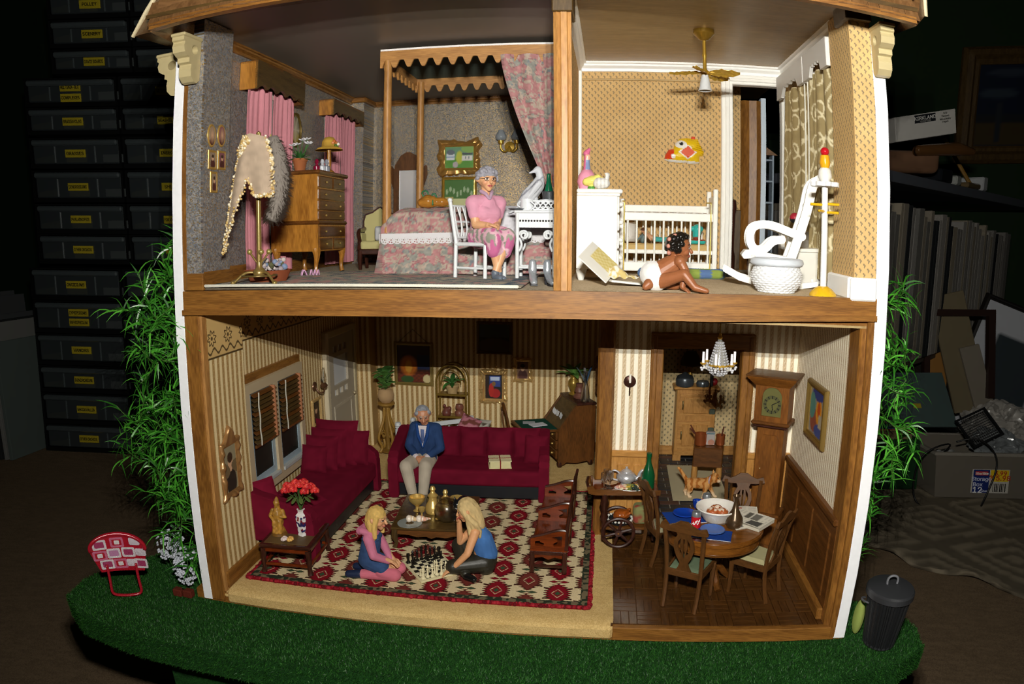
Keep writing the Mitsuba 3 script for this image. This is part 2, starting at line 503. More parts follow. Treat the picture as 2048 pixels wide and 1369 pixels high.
# ---------------------------------------------------------------- floors, ceilings
struct('floor', wd(cuboid(-0.9, 68.4, -0.2, 56.4, -1.6, -0.4), 0, 0), 'wood', 'base board of the house', cat='floor')
cp = struct('floor_carpet', piece(sheet(40, 50, lambda u, v: (0.06 + u * 44.2, -0.25 + v * 56.3, -0.25 - 0.5 * np.clip(1 - v * 45, 0, 1) ** 2), 0.5), smooth=180, uv=(0, 0)), 'pile', 'tan carpet on the living room floor', cat='carpet')
struct('front_edge', piece(rbox(3.2, 44.25, -0.5, 0.1, -1.5, 0.0, .3), uv=(0, 0)), 'pile', None, cp)
struct('front_sill', wd(rbox(44.2, 67.2, -0.45, 0.3, -1.5, -0.05, .06), 0, 0), 'wood', 'wooden sill under the parquet', cat='sill')
pq = struct('floor_parquet', wd(cuboid(44.0, 66.3, 0.2, 22.4, -0.5, -0.12), 7, 0), 'wood', 'parquet floor of the dining room', cat='floor')
rr = random.Random(3)
nx, ny = 9, 9
for i in range(nx):
    for j in range(ny):
        bw, bh = 22.0 / nx, 22.0 / ny
        x0, y0 = 44.2 + i * bw, 0.3 + j * bh
        for k in range(3):
            h = rr.uniform(-.012, .012)
            if (i + j) % 2:
                b, ax = rbox(x0 + .02, x0 + bw - .02, y0 + k * bh / 3 + .02, y0 + (k + 1) * bh / 3 - .02, -.2, h, .03), 0
            else:
                b, ax = rbox(x0 + k * bw / 3 + .02, x0 + (k + 1) * bw / 3 - .02, y0 + .02, y0 + bh - .02, -.2, h, .03), 1
            struct('block', wd(b, 7 + rr.choice((0, .1, .2, .3)), ax), 'wood_polished', None, pq)
kf = struct('floor_kitchen', piece(cuboid(43.5, 66.3, 22.4, 56.2, -.5, -.15), '#8d8678'), 'matte', 'kitchen floor of dark bricks in pale mortar', cat='floor')
TILES = ['#3b2a24', '#2f2b2a', '#4a3028', '#27272a', '#3d3733']
y = 22.6
row = 0
while y < 56:
    x = 43.6 - (row % 2) * 1.5
    while x < 66:
        b = rbox(max(x, 43.55), min(x + 2.85, 66.25), y, y + 1.25, -.3, rr.uniform(-.03, .03), .06)
        struct('brick', piece(b, TILES[rr.randrange(5)]), 'satin', None, kf)
        x += 3.0
    y += 1.42
    row += 1
sl = struct('floor_upper', wd(cuboid(0.0, 67.0, 0.0, 56.2, 30.15, 32.2), 0, 0), 'wood', 'wooden slab between the two storeys', cat='floor')
poly = [(1.3, 29.9), (30, 29.95), (52, 30.15), (67.3, 30.75), (67.3, 32.75), (50, 32.55), (30, 32.4), (1.3, 32.25)]
low = [(1.3, 29.9), (30, 29.95), (52, 30.15), (67.3, 30.75), (67.3, 31.25), (52, 30.65), (30, 30.45), (1.3, 30.4)]
struct('front_board', wd(plate(poly, -.55, 0.1, 'y'), 0.3, 0), 'wood', None, sl)
struct('front_lip', wd(plate(low, -.85, -.3, 'y'), 0.6, 0), 'wood', None, sl)
struct('floor_bedroom', piece(sheet(20, 30, lambda u, v: (0.1 + u * 37.7, -0.1 + v * 56, 32.42 + 0 * u), 0.3), smooth=180, uv=(1, 0)), 'pile', 'grey brown bedroom carpet', cat='carpet')
struct('floor_nursery', piece(sheet(20, 30, lambda u, v: (38.6 + u * 27.7, -0.1 + v * 56, 32.45 + 0 * u), 0.3), smooth=180, uv=(2, 0)), 'pile', 'beige nursery carpet', cat='carpet')
struct('ceiling', piece(cuboid(-0.9, 38.1, -1.0, 56.4, 60.35, 60.9), '#6e655c'), 'satin', 'dark ceiling of the bedroom', cat='ceiling')
struct('ceiling', wd(cuboid(38.1, 67.3, -1.0, 56.4, 60.35, 60.9), 11, 0), 'wood', 'tan brown ceiling of the nursery', cat='ceiling')
struct('ceiling', piece(cuboid(0, 67, 0, 56.2, 29.95, 30.2), '#a08a62'), 'matte', 'ceiling of the ground floor rooms', cat='ceiling')

# ---------------------------------------------------------------- trims
def crown(x0, x1, y0, y1, z0, z1):
    """A stepped moulding along the longer of the two sides."""
    h = z1 - z0
    if abs(x1 - x0) > abs(y1 - y0):
        d = y1 - y0
        pr = [(y1, z0), (y1 - d * .35, z0), (y1 - d * .4, z0 + h * .3), (y1 - d * .7, z0 + h * .55), (y1 - d * .75, z0 + h * .75), (y0, z0 + h * .8), (y0, z1), (y1, z1)]
        return plate(pr, x0, x1, 'x')
    d = x1 - x0
    pr = [(x1, z0), (x1 - d * .35, z0), (x1 - d * .4, z0 + h * .3), (x1 - d * .7, z0 + h * .55), (x1 - d * .75, z0 + h * .75), (x0, z0 + h * .8), (x0, z1), (x1, z1)]
    return plate(pr, y0, y1, 'y')


t1 = struct('trim_1', piece(crown(38.6, 66.3, 31.0, 32.2, 59.1, 60.35), WHITE), 'satin', 'white crown moulding around the nursery ceiling', cat='moulding')
struct('side', piece(crown(66.3 - 1.2, 66.3, 6, 32, 59.0, 60.35), WHITE), 'satin', None, t1)
struct('partition_side', piece(crown(39.6, 38.6, 0.2, 32, 59.1, 60.35), WHITE), 'satin', None, t1)
t2 = struct('trim_2', wd(crown(0, 37.8, 55.3, 56.15, 59.5, 60.35), 0, 0), 'wood', 'brown crown moulding around the bedroom ceiling', cat='moulding')
struct('side', wd(crown(0.9, 0.0, 5.7, 50.6, 59.3, 60.35), 0, 1), 'wood', None, t2)
struct('pilaster', wd(rbox(-.1, 2.9, 49.9, 50.7, 59.5, 60.35, .15), 0, 0), 'wood', None, t2)
struct('pilaster_side', wd(rbox(2.4, 3.0, 50.4, 56, 59.5, 60.35, .15), 0, 1), 'wood', None, t2)
struct('picture_rail', piece(rbox(38.7, 58, 31.9, 32.2, 57.9, 58.15, .06), '#a98d5c'), 'satin', None, t1)
b1 = struct('baseboard_left', wd(rbox(0, .5, 7.8, 53, 0.2, 1.9, .1), 0, 1), 'wood', 'brown skirting of the living room', cat='baseboard')
struct('panel_base', wd(rbox(3.0, 3.4, .1, 7.9, 0.1, 2.0, .1), 0, 1), 'wood', None, b1)
struct('back_base', wd(rbox(2.4, 41.9, 55.6, 56.2, 0.2, 1.9, .1), 0, 0), 'wood', None, b1)
b2 = struct('baseboard_left', wd(rbox(0, .5, 5.7, 50.6, 32.4, 34.2, .1), 0, 1), 'wood', 'brown skirting of the bedroom', cat='baseboard')
struct('front_base', wd(rbox(1.75, 3.7, -.6, -.1, 32.3, 34.0, .1), 0, 0), 'wood', None, b2)
struct('panel_base', wd(rbox(3.0, 3.5, -.1, 5.7, 32.4, 34.1, .1), 0, 1), 'wood', None, b2)
struct('back_base', wd(rbox(2.4, 37.8, 55.6, 56.2, 32.4, 34.2, .1), 0, 0), 'wood', None, b2)
b3 = struct('baseboard_right', piece(rbox(64.5, 65.1, -.1, 6.5, 32.55, 34.6, .15), WHITE), 'satin', 'white skirting of the nursery', cat='baseboard')
struct('front_base', piece(rbox(64.6, 67.2, -.75, -.3, 32.5, 34.6, .15), WHITE), 'satin', None, b3)
struct('side_base', piece(rbox(65.8, 66.3, 6.5, 32, 32.55, 34.4, .15), WHITE), 'satin', None, b3)
struct('baseboard_dining', wd(rbox(65.3, 66.0, .9, 22, 0, 1.4, .15), 0, 1), 'wood', 'brown skirting of the dining room', cat='baseboard')
struct('kitchen_base', wd(rbox(43.5, 66.2, 55.7, 56.2, 0, 1.6, .1), 6, 0), 'wood', 'oak skirting of the kitchen', cat='baseboard')
# posts and casings of the lower rooms
struct('trim_3', [wd(plate([(41.7, 21.6), (41.95, 21.2), (42.6, 21.35), (43.5, 21.2), (43.75, 21.6), (43.75, 22.6), (41.7, 22.6)], 0, 30), 0.2, 2, 20)], 'wood', 'brown post at the end of the wall between living and dining room', cat='post')
t4 = struct('trim_4', [wd(rbox(48.0, 49.55, 21.5, 23.2, 0, 25.7, .12), 0.4, 2)], 'wood', 'brown casing of the kitchen doorway', cat='door casing')
struct('inner_jamb', wd(rbox(48.2, 48.75, 21.3, 21.6, 0, 25.7, .1), 0.4, 2), 'wood', None, t4)
struct('right_jamb', [wd(rbox(59.1, 60.7, 21.5, 23.2, 0, 25.7, .12), 0.7, 2), wd(rbox(59.9, 60.5, 21.3, 21.6, 0, 25.7, .1), 0.7, 2)], 'wood', None, t4)
struct('lintel', wd(rbox(48.0, 60.7, 21.45, 23.2, 24.1, 26.0, .12), 0.5, 0), 'wood', None, t4)
# front frame: white edges of the side walls and the brown strips beside them
f1 = struct('trim_5', piece(rbox(0.1, 1.2, -.4, 5.6, -1.4, 56.8, .05), '#f0f0f4'), 'satin', 'white painted front edge of the left wall', cat='wall edge')
struct('outer_wall', piece(cuboid(-1.5, -.9, 3, 56.6, -1.4, 60), '#e4e2dc'), 'matte', None, f1)
struct('brown_strip', [wd(rbox(1.2, 1.8, -.3, 2, 32.3, 56.6, .06), 0, 2)], 'wood', None, f1)
struct('brown_post', [wd(rbox(1.2, 2.9, -.45, 0.4, -1.3, 29.9, .1), 0.2, 2)], 'wood', None, f1)
struct('inner_post', [wd(rbox(2.5, 3.15, -.3, 0.7, -.2, 29.9, .1), 1, 2)], 'wood', None, f1)
f2 = struct('trim_6', piece(rbox(67.2, 68.5, -.4, 5.0, -1.4, 57.6, .05), '#f0f0f4'), 'satin', 'white painted front edge of the right wall', cat='wall edge')
struct('brown_post', [wd(rbox(66.6, 67.3, -.45, 1.0, -1.3, 31.2, .1), 0.2, 2)], 'wood', None, f2)
struct('inner_post', [wd(rbox(66.0, 66.8, 0, 3.0, -.3, 30.4, .15), 0.6, 2)], 'wood', None, f2)
struct('outer_wall', piece(cuboid(67.2, 68.4, 5, 56.6, -1.4, 30.2), '#e4e2dc'), 'matte', None, f2)
struct('upper_outer_wall', piece(cuboid(67.2, 68.4, 5, 32.9, 30.2, 60), '#e4e2dc'), 'matte', None, f2)

# ---------------------------------------------------------------- roof
RY = -7.4
ro = struct('roof', wd(plate([(2.4, 58.9), (69, 58.9), (68.4, 63), (3, 63)], RY + .35, RY + .6, 'y'), 9, 0), 'wood', 'shingled roof over the front of the house', cat='roof')
struct('fascia', wd(plate([(2.2, 57.15)] + [(x, 58.3 - 1.15 * ((x - 35) / 33.5) ** 2) for x in range(6, 66, 4)] + [(69.2, 57.15), (69.2, 57.75)] + [(x, 58.9 - 1.15 * ((x - 35) / 33.5) ** 2) for x in range(62, 5, -4)] + [(2.2, 57.75)], RY - .3, RY + .5, 'y'), 0.3, 0), 'wood', None, ro)
struct('soffit', wd(plate([(RY - .1, 58.4), (RY + .6, 58.5), (-1.0, 60.3), (.3, 60.3), (.3, 60.7), (-1.5, 60.7), (RY - .1, 58.8)], 1.6, 69.6, 'x'), 3, 0), 'wood', None, ro)
for j in range(4):
    x = 2.0 - (j % 2) * .6 + .1 * j
    yy = RY - .35 + j * .42
    while x < 69 - .1 * j:
        z0 = 58.6 + j * 1.15 - 1.15 * ((x - 35) / 33.5) ** 2
        w = rr.uniform(1.0, 1.5)
        b = hull([(x + .03, yy, z0 + rr.uniform(-.06, .06)), (x + w, yy, z0 + rr.uniform(-.06, .06)), (x + .03, yy + .22, z0), (x + w, yy + .22, z0), (x + .03, yy + .62, z0 + 1.75), (x + w, yy + .62, z0 + 1.75), (x + .03, yy + .72, z0 + 1.75), (x + w, yy + .72, z0 + 1.75)])
        struct('shingle', wd(b, 9 + rr.choice((0, .1, .2, .3, .4)), 2), 'wood', None, ro)
        x += w + .02
for sx, xs in ((-1, 2.2), (1, 69.2)):
    a, b = (V([-1.9, -5.0, 57.9]), V([1.2, -5.4, 62.3])) if sx < 0 else (V([71.6, -5, 59.0]), V([71.9, -5.4, 62.8]))
    struct('hip_strip', [piece(tube([a, a * .5 + b * .5 + V([-.15 * sx, -.2, 0]), b], [.22, .28, .28], 6), '#cdbf9c', 180)], 'satin', None, ro)
    q = hull([a + V([0, .2, .1]), b + V([0, .2, 0]), V([xs, RY, 57.0]), V([xs - sx * .5, RY + 1.2, 61.5]), a + V([0, 12, .4]), b + V([0, 12, 0]), V([xs - sx * .6, RY + 1, 57.8])])
    struct('side_slope', wd(q, 9, 1), 'wood', None, ro)
struct('dark_block', wd(rbox(37.6, 39.5, -1.0, 3, 57.6, 60.4, .1), 3, 2), 'wood', None, ro)  # dark wood blocks above the partition post and the right panel
struct('dark_block', wd(rbox(64.6, 67.3, -1.0, 3, 58.6, 60.5, .1), 3, 2), 'wood', None, ro)


def corbel(x, y, z, rz, label):
    out = [(0, 0), (3.0, 0), (3.0, -.5), (2.75, -.65), (2.9, -1.1), (2.7, -1.7), (2.2, -2.0), (1.9, -2.1), (1.9, -2.6), (1.5, -2.75), (1.6, -3.3), (1.5, -4.0), (1.0, -4.5), (0.5, -4.6), (0, -4.2)]
    pl = sg.Polygon(out).buffer(.12).buffer(-.12).difference(sg.Point(1.05, -1.2).buffer(.5))
    t = thing('corbel', label, 'corbel')
    M = mat(x, y, z, rz)
    put('bracket', piece(plate(pl, -.7, .7, 'y'), '#b5a67c', 30), 'satin', M, t)
    put('cap', piece(rbox(-.1, 3.15, -.85, .85, -.1, .3, .1), '#b5a67c'), 'satin', M, t)
    return t


corbel(2.4, -.4, 57.6, -90, 'tan scrolled corbel on the front of the left column')
corbel(0.0, 1.2, 57.0, 180, 'tan scrolled corbel projecting left from the outer wall under the roof')
corbel(67.9, -.4, 57.8, -90, 'tan scrolled corbel under the right end of the roof')
# ---------------------------------------------------------------- pictures and frames
def srgb(*a):
    return lin(np.stack(np.broadcast_arrays(*a), -1))


def canvas(w, h, fn, n=36, thick=.12):
    """A flat print on a card: fn(u, v) with u to the right, v up, 0..1 -> sRGB 0..255 arrays."""
    g = grid(n, max(8, int(n * h / w)), lambda u, v: ((u - .5) * w, 0 * u - thick, (v - .5) * h))
    fr = piece(g, lambda p: np.clip(fn(p[:, 0] / w + .5, p[:, 2] / h + .5), 0, 1), 180)
    return [fr, piece(cuboid(-w / 2, w / 2, -thick + .01, 0, -h / 2, h / 2), '#6b5a40')]


def ring(w, h, b, d, orn=0.0, seed=0, oval=False, n=30, top=0.0):
    """A picture frame around a w x h opening, border b, depth d; orn: height of its carved scrolls."""
    def loop(o):
        if oval:
            t = np.linspace(0, 2 * math.pi, 4 * n, endpoint=False)
            return np.c_[(w / 2 + o) * np.cos(t), (h / 2 + o) * np.sin(t)]
        x, z = w / 2 + o, h / 2 + o
        s = np.linspace(-1, 1, n, endpoint=False)
        return np.vstack([np.c_[x + 0 * s, s * z], np.c_[-s * x, z + 0 * s], np.c_[-x + 0 * s, -s * z], np.c_[s * x, -z + 0 * s]])
    prof = [(0, 0), (0, -.45 * d), (.12 * b, -.6 * d), (.3 * b, -.55 * d), (.5 * b, -1.0 * d), (.8 * b, -.9 * d), (b, -.45 * d), (b, 0)]
    base = loop(0)
    out = loop(1) - base
    vs = []
    for k, (o, y) in enumerate(prof):
        p = base + out * o
        q = np.c_[p[:, 0], np.full(len(p), y), p[:, 1]]
        if orn and k >= 3:
            a = meshkit.noise(np.c_[p * (1.1 / max(b, .3)), np.full(len(p), seed * 7.3)]) - .35
            a2 = meshkit.noise(np.c_[p * (2.4 / max(b, .3)), np.full(len(p), seed * 3.1 + 9)]) - .4
            amp = orn * (a + .7 * a2)
            if k >= 5:
                q[:, [0, 2]] += out * amp[:, None] * 1.2
            q[:, 1] -= np.where(k in (4, 5), 1.0, .5 if k == 3 else .2) * np.maximum(amp, -.3 * d) * (y < 0)
        if top:
            q[:, 2] += np.where(k >= 4, top * np.maximum(0, 1 - np.abs(q[:, 0]) / (.45 * w)) * (q[:, 2] > 0), 0)
        vs.append(q)
    m = len(base)
    v = np.vstack(vs)
    f = []
    for k in range(len(prof) - 1):
        i = np.arange(m); j = (i + 1) % m
        f += [np.c_[k * m + i, k * m + j, (k + 1) * m + j], np.c_[k * m + i, (k + 1) * m + j, (k + 1) * m + i]]
    return trimesh.Trimesh(v, np.vstack(f)[:, ::-1], process=False)


GOLD, BRASS, COPPER, SILVER, BRONZE = '#dcb878', '#d8b668', '#b8673a', '#c8c8cc', '#8a6a38'


def picture(x, y, z, rz, w, h, b, d, fn, label, orn=0, frame=GOLD, metal=True, seed=1, oval=False, top=0.0, cat='picture', rx=0, ry=0, name='framed_picture'):
    t = thing(name, label, cat)
    M = mat(x, y, z, rz, rx=rx, ry=ry)
    put('frame', piece(ring(w, h, b, d, orn, seed, oval, top=top), frame, 45), 'metal' if metal else 'satin', M, t)
    c = canvas(w, h, fn, thick=.1)
    if oval:
        g = lathe([(0, 0), (1, 0), (1, .08), (0, .1)], 28)
        g.vertices = np.c_[g.vertices[:, 0] * w * .51, -g.vertices[:, 2] - .05, g.vertices[:, 1] * h * .51]
        c = [piece(g, lambda p: np.clip(fn(p[:, 0] / w + .5, p[:, 2] / h + .5), 0, 1), 60)]
    put('print', c, 'satin', M, t)
    return t


def blend(items, base):
    """A print made of soft shapes: (mask array, colour) painted one over the other."""
    out = np.broadcast_to(lin(base), items[0][0].shape + (3,)).copy()
    for m, c in items:
        m = np.clip(m, 0, 1)[..., None]
        out = out * (1 - m) + lin(c) * m
    return out


def ell(u, v, a, b, ra, rb, s=8):
    return np.clip((1 - ((u - a) / ra) ** 2 - ((v - b) / rb) ** 2) * s, 0, 1)


def rect(u, v, a, b, c, d):
    return ((u > a) & (u < c) & (v > b) & (v < d)).astype(float)


def portrait(u, v, robe='#2a2420', back='#6c5a3a', face='#c69c7a'):
    return blend([(ell(u, v, .5, .2, .42, .35), robe), (ell(u, v, .5, .62, .2, .2), face), (ell(u, v, .5, .74, .22, .12), '#3a281a')], back)


# ---------------------------------------------------------------- rug
def rug_fn(p, n, uv):
    """uv: centimetres on the rug. Cream ground, staggered hooked medallions in dark red and green, small red lozenges."""
    x, y = uv.x, uv.y
    cream = mix(lc('#d8c6a0'), lc('#c4b088'), noise(p.x * 2600, p.y * 2600))
    out = cream
    col = x / 3.27
    red, green, brown = lc('#7c1420'), lc('#3c4a34'), lc('#3a2018')
    for par in (0, 1):
        for sub in ((0, 1) if par == 0 else (0, 1)):
            cx = (x - par * 3.27 + 1.6) / 6.54
            a = (cx - dr.floor(cx) - 0.5) * 6.54 - 0.0
            cy = (y + par * 2.55 + sub * 2.55) / 5.1
            b = (cy - dr.floor(cy) - 0.5) * 5.1
            a = a - 1.6 + 1.6
            if sub == 0:
                step = dr.floor(dr.abs(b) * 3.2) / 3.2
                w = 1.32 - 0.3 * dr.square(step) + 0.2 * dr.sin(b * 15)
                d = dr.abs(a) - w
                c1, c2 = (red, green) if par == 0 else (mix(red, green, .35), red)
                ins = 1 - smoothstep(-.02, .04, d)
                out = mix(out, brown, ins)
                inner = 1 - smoothstep(-.02, .04, d + .22)
                out = mix(out, c1, inner)
                e = dr.abs(a) * 1.1 + dr.abs(b) * .8
                q = dr.abs(e - .72)
                out = mix(out, cream, (1 - smoothstep(.05, .11, q)) * (noise(a * 6 + 3, b * 6) * 1.1))
                out = mix(out, c2, 1 - smoothstep(.34, .42, e))
                hook = (1 - smoothstep(.1, .2, dr.abs(dr.abs(b) - .75 - .25 * dr.abs(a)))) * (1 - smoothstep(1.5, 1.6, dr.abs(a)))
                out = mix(out, brown, hook * (1 - inner) * smoothstep(.0, .3, dr.sin(a * 9) * 0 + .35))
            else:
                e = dr.abs(b) * 1.6 + dr.abs(dr.abs(a) - .55) * .75
                out = mix(out, brown, 1 - smoothstep(.44, .5, e))
                lo = 1 - smoothstep(.34, .4, e)
                out = mix(out, red if par == 0 else green, lo)
    # border: dark green guard band of small blocks
    dx, dy = dr.minimum(x, 37.9 - x), dr.minimum(y, 33.2 - y)
    e = dr.minimum(dx, dy)
    blk = noise(x * 2.8, y * 2.8, 4)
    band = mix(lc('#2c3226'), lc('#6c604a'), smoothstep(.5, .62, blk))
    out = mix(out, band, 1 - smoothstep(1.05, 1.1, e))
    out = mix(out, lc('#7a1018'), 1 - smoothstep(.3, .36, e))
    return out


scene['rug'] = prin(proc(rug_fn), 0.95, 0.05)
rg = thing('area_rug', 'cream rug with dark red hooked medallions and a red fringe on the living room floor', 'rug')
rp = sg.box(0.4, 0.4, 37.5, 32.8).buffer(.4)
put('pile', piece(plate(rp, 0, .28), (255, 255, 255), 30, lambda v: v[:, :2]), 'rug', mat(4.0, 2.6, 0.06), rg, fine=.02)
rim = np.array(rp.exterior.segmentize(.16).coords)[:-1]
fr = []
for k, (a, b) in enumerate(rim):
    t = rim[(k + 1) % len(rim)] - rim[k]
    nn = V([t[1], -t[0]]) / (np.linalg.norm(t) + 1e-9) * -1
    o = V([a, b]) - nn * rr.uniform(-.05, .22)
    fr.append(piece(ball(o[0], o[1], .17 + rr.uniform(-.03, .08), rr.uniform(.14, .22), 1), rr.choice(('#7a1420', '#8c1a26', '#5e0e18', '#9a2430')), 180))
put('fringe', fr, 'matte', mat(4.0, 2.6, 0.06), rg, kind='stuff')

# ---------------------------------------------------------------- sofas
WINE, WINE2 = '#641226', '#5a0f22'


def cushion(w, h, t, seed=0, n=15):
    """A stuffed square pillow standing in the xz plane."""
    def f(u, v):
        a, b = u * 2 - 1, v * 2 - 1
        r = (1 - np.abs(a) ** 2.6) * (1 - np.abs(b) ** 2.6)
        pinch = 1 - .05 * (1 - b * b)
        return a * w / 2 * pinch, r ** .45, b * h / 2 * (1 - .05 * (1 - a * a))
    g = grid(n, n, lambda u, v: f(u, v))
    p1, p2 = g.vertices.copy(), g.vertices.copy()
    wob = .08 * t * (meshkit.noise(g.vertices * 1.2 + seed * 5.1) - .5)
    p1[:, 1] = p1[:, 1] * t / 2 + wob
    p2[:, 1] = -p2[:, 1] * t / 2 + wob
    return trimesh.Trimesh(np.vstack([p1, p2]), np.vstack([g.faces[:, ::-1], g.faces + len(p1)]), process=False)


def velvet(v, base=WINE):
    t = meshkit.fbm(v * .9, 3, 4)[:, None]
    return lin(base) * (0.72 + .6 * t)


def soft_box(x0, x1, y0, y1, z0, z1, r=.5, e=.5):
    q = m3.Manifold.batch_hull([m3.Manifold.sphere(r, 16).translate((x, y, z)) for x in (x0 + r, x1 - r) for y in (y0 + r, y1 - r) for z in (z0 + r, z1 - r)]).refine_to_length(e)
    return q


def sofa(name, label, M, L, D, nback, backs=True, near_arm=True):
    """Length L along x, depth D along y with the back at y = D, facing -y."""
    t = thing(name, label, 'sofa')
    put('base', piece(rbox(1.0, L - 1.0, .7, D - .3, .45, 2.5, .1), '#15171c'), 'satin', M, t)
    put('seat', piece(soft_box(.9, L - .9, .2, D - .5, 2.3, 4.7, .55), velvet, 60), 'cloth', M, t)
    prof = [(0, .25), (1.5, .25), (1.8, 2.2), (D, 2.2), (D, 8.4), (D - 1.4, 8.5), (D - 3.6, 7.9), (1.2, 6.9), (.3, 6.2), (0, 5.4)]
    pr = sg.Polygon(prof).buffer(.35).buffer(-.35)
    for k, x in enumerate((0, L - 1.4)):
        if k == 0 and not near_arm:
            continue
        arm = trimesh.Trimesh(*[np.array(a) for a in (lambda q: (q.vert_properties[:, :3], q.tri_verts))(m3.Manifold(m3.Mesh(np.asarray(plate(pr, x, x + 1.4, 'x').vertices, np.float32), np.asarray(plate(pr, x, x + 1.4, 'x').faces, np.uint32))).refine_to_length(.6).to_mesh())], process=True)
        trimesh.smoothing.filter_taubin(arm, iterations=6)
        put('arm', piece(arm, velvet, 60), 'cloth', M, t)
    if backs:
        put('backrest', piece(soft_box(.9, L - .9, D - 1.5, D, 2.2, 8.3, .5), velvet, 60), 'cloth', M, t)
        w = (L - 2.8) / nback
        for k in range(nback):
            c = moved(cushion(w * 1.04, 4.9, 1.9, k), 1.4 + w * (k + .5), D - 2.2, 6.6, rx=-10)
            put('back_cushion', piece(c, velvet, 60), 'cloth', M, t)
    return t


sofa('sofa', 'long dark red sofa with black base on which the grey haired man sits', mat(12.9, 28.6, .3, rz=4), 22.6, 9.6, 5)
sofa('sofa', 'dark red day sofa along the left wall under the window, piled with pillows', mat(10.7, 7.2, .3, rz=90), 24.5, 9.9, 1, backs=False)
for i, (x, y, z, w, h, rz, rx, lab) in enumerate((
        (4.3, 29.4, 8.0, 6.6, 6.6, 3, -16, 'large dark red pillow rearmost against the far arm of the side sofa'),
        (3.6, 28.0, 7.6, 5.6, 5.6, 1, -16, 'dark red pillow second from the back of the pillow pile'),
        (3.1, 26.6, 7.2, 5.0, 5.0, 4, -18, 'dark red pillow third from the back of the pillow pile'),
        (2.6, 25.0, 6.7, 4.0, 4.0, 0, -20, 'small dark red pillow at the front of the pillow pile'),
        (7.4, 29.7, 7.3, 3.6, 5.2, 0, -14, 'narrow dark red pillow at the right of the pillow pile'))):
    put('throw_pillow', piece(cushion(w, h, 1.7, i + 9), velvet, 60), 'cloth', mat(x + .6, y, z, rz, rx=rx), label=lab, cat='pillow', group='pillows on the side sofa')
put('throw_pillow', piece(cushion(4.6, 4.4, 1.5, 3), lambda v: velvet(v, '#7a1830'), 60), 'cloth', mat(2.6, 10.5, 6.6, 60, rx=-28), label='dark red pillow leaning at the near end of the side sofa behind the roses', cat='pillow', group='pillows on the side sofa')
put('throw_pillow', piece(cushion(4.4, 4.4, 1.4, 5), lambda v: velvet(v, '#6c142a'), 60), 'cloth', mat(6.4, 14.0, 5.6, 70, rx=-74), label='dark red pillow lying flat on the side sofa seat', cat='pillow', group='pillows on the side sofa')
for (x, y, w, rz) in ((33.2, 35.3, 3.4, -8),):
    put('throw_pillow', piece(cushion(w, 4.4, 1.4, 8), velvet, 60), 'cloth', mat(x, y - .9, 6.9, rz, rx=-12), label='dark red pillow in the right corner of the long sofa', cat='pillow')

bk = thing('string_tied_book', 'cream book box tied with red ribbon lying on the long sofa', 'book')
M = mat(28.3, 32.4, 5.0, 12)
put('cover', [piece(rbox(-1.6, 1.6, -1.5, 1.5, 0, .12, .04), '#d9d2a2'), piece(rbox(-1.6, 1.6, -1.5, 1.5, 1.0, 1.12, .04), '#e3dcae')], 'satin', M, bk)
put('pages', piece(rbox(-1.45, 1.45, -1.35, 1.4, .1, 1.02, .03), '#cfc898'), 'matte', M, bk)
put('ribbon', [piece(rbox(-.07, .07, -1.52, 1.52, 1.1, 1.16, .02), '#7a2a22'), piece(rbox(-1.62, 1.62, -.07, .07, 1.1, 1.16, .02), '#7a2a22'), piece(rbox(-.08, .08, -1.53, -1.5, 0, 1.14, .01), '#7a2a22')], 'satin', M, bk)


# ---------------------------------------------------------------- chinese tables, bench
def end_table():
    t = thing('end_table', 'small dark red carved table holding the statue and the roses', 'table')
    M = mat(8.1, 7.6, .36, 4)
    w, d, h = 3.1, 3.5, 3.5
    put('top', [wd(rbox(-w, w, -d, d, h - .45, h, .15), 2, 0), piece(rbox(-w + .5, w - .5, -d + .5, d - .5, h - .02, h + .03, .02), '#5c4a2c')], 'wood_polished', M, t)
    put('top_inlay', piece(rbox(-w + .5, w - .5, -d + .5, d - .5, h, h + .05, .02), '#57452a'), 'satin', M, t)
    put('apron', [wd(rbox(-w + .25, w - .25, -d + .25, d - .25, h - 1.1, h - .4, .2), 4, 0)], 'wood_polished', M, t)
    for sx in (-1, 1):
        for sy in (-1, 1):
            put('leg', wd(tube([(sx * (w - .45), sy * (d - .45), h - .6), (sx * (w - .35), sy * (d - .35), 1.6), (sx * (w - .4), sy * (d - .4), .7), (sx * (w - .3), sy * (d - .3), 0)], [.38, .3, .26, .36], 8), 2, 2), 'wood_polished', M, t)
    for s in (-1, 1):
        put('stretcher', wd(rbox(-w + .4, w - .4, s * (d - .4) - .14, s * (d - .4) + .14, .8, 1.15, .08), 4, 0), 'wood_polished', M, t)
        put('stretcher', wd(rbox(s * (w - .4) - .14, s * (w - .4) + .14, -d + .4, d - .4, .8, 1.15, .08), 4, 1), 'wood_polished', M, t)


end_table()
ET = .36 + 3.55
st = thing('statue', 'small golden brown carved standing figure statue on the end table', 'statue')
M = mat(6.5, 6.9, ET, 0)
body = blob([
            [((0, 0, .3), .78), ((0, 0, .9), .52), ((0, 0, 1.6), .6), ((0, 0, 2.6), .62), ((0, 0, 3.2), .36), ((0, 0, 3.5), .3)],
            [((0, -.1, 3.85), .36), ((0, 0, 4.3), .22), ((0, 0, 4.5), .14)],
            [((-.6, 0, 2.9), .26), ((-.95, -.1, 2.2), .2), ((-.5, -.45, 1.9), .17)], [((.6, 0, 2.9), .26), ((.95, -.1, 2.2), .2), ((.5, -.45, 2.4), .17)],
            [((-.3, -.35, 1.7), .3), ((-.35, -.45, .3), .28)], [((.3, -.35, 1.7), .3), ((.35, -.45, .3), .28)]], .16, 3)
body.vertices += (meshkit.noise(body.vertices * 4)[:, None] - .5) * body.vertex_normals * .16
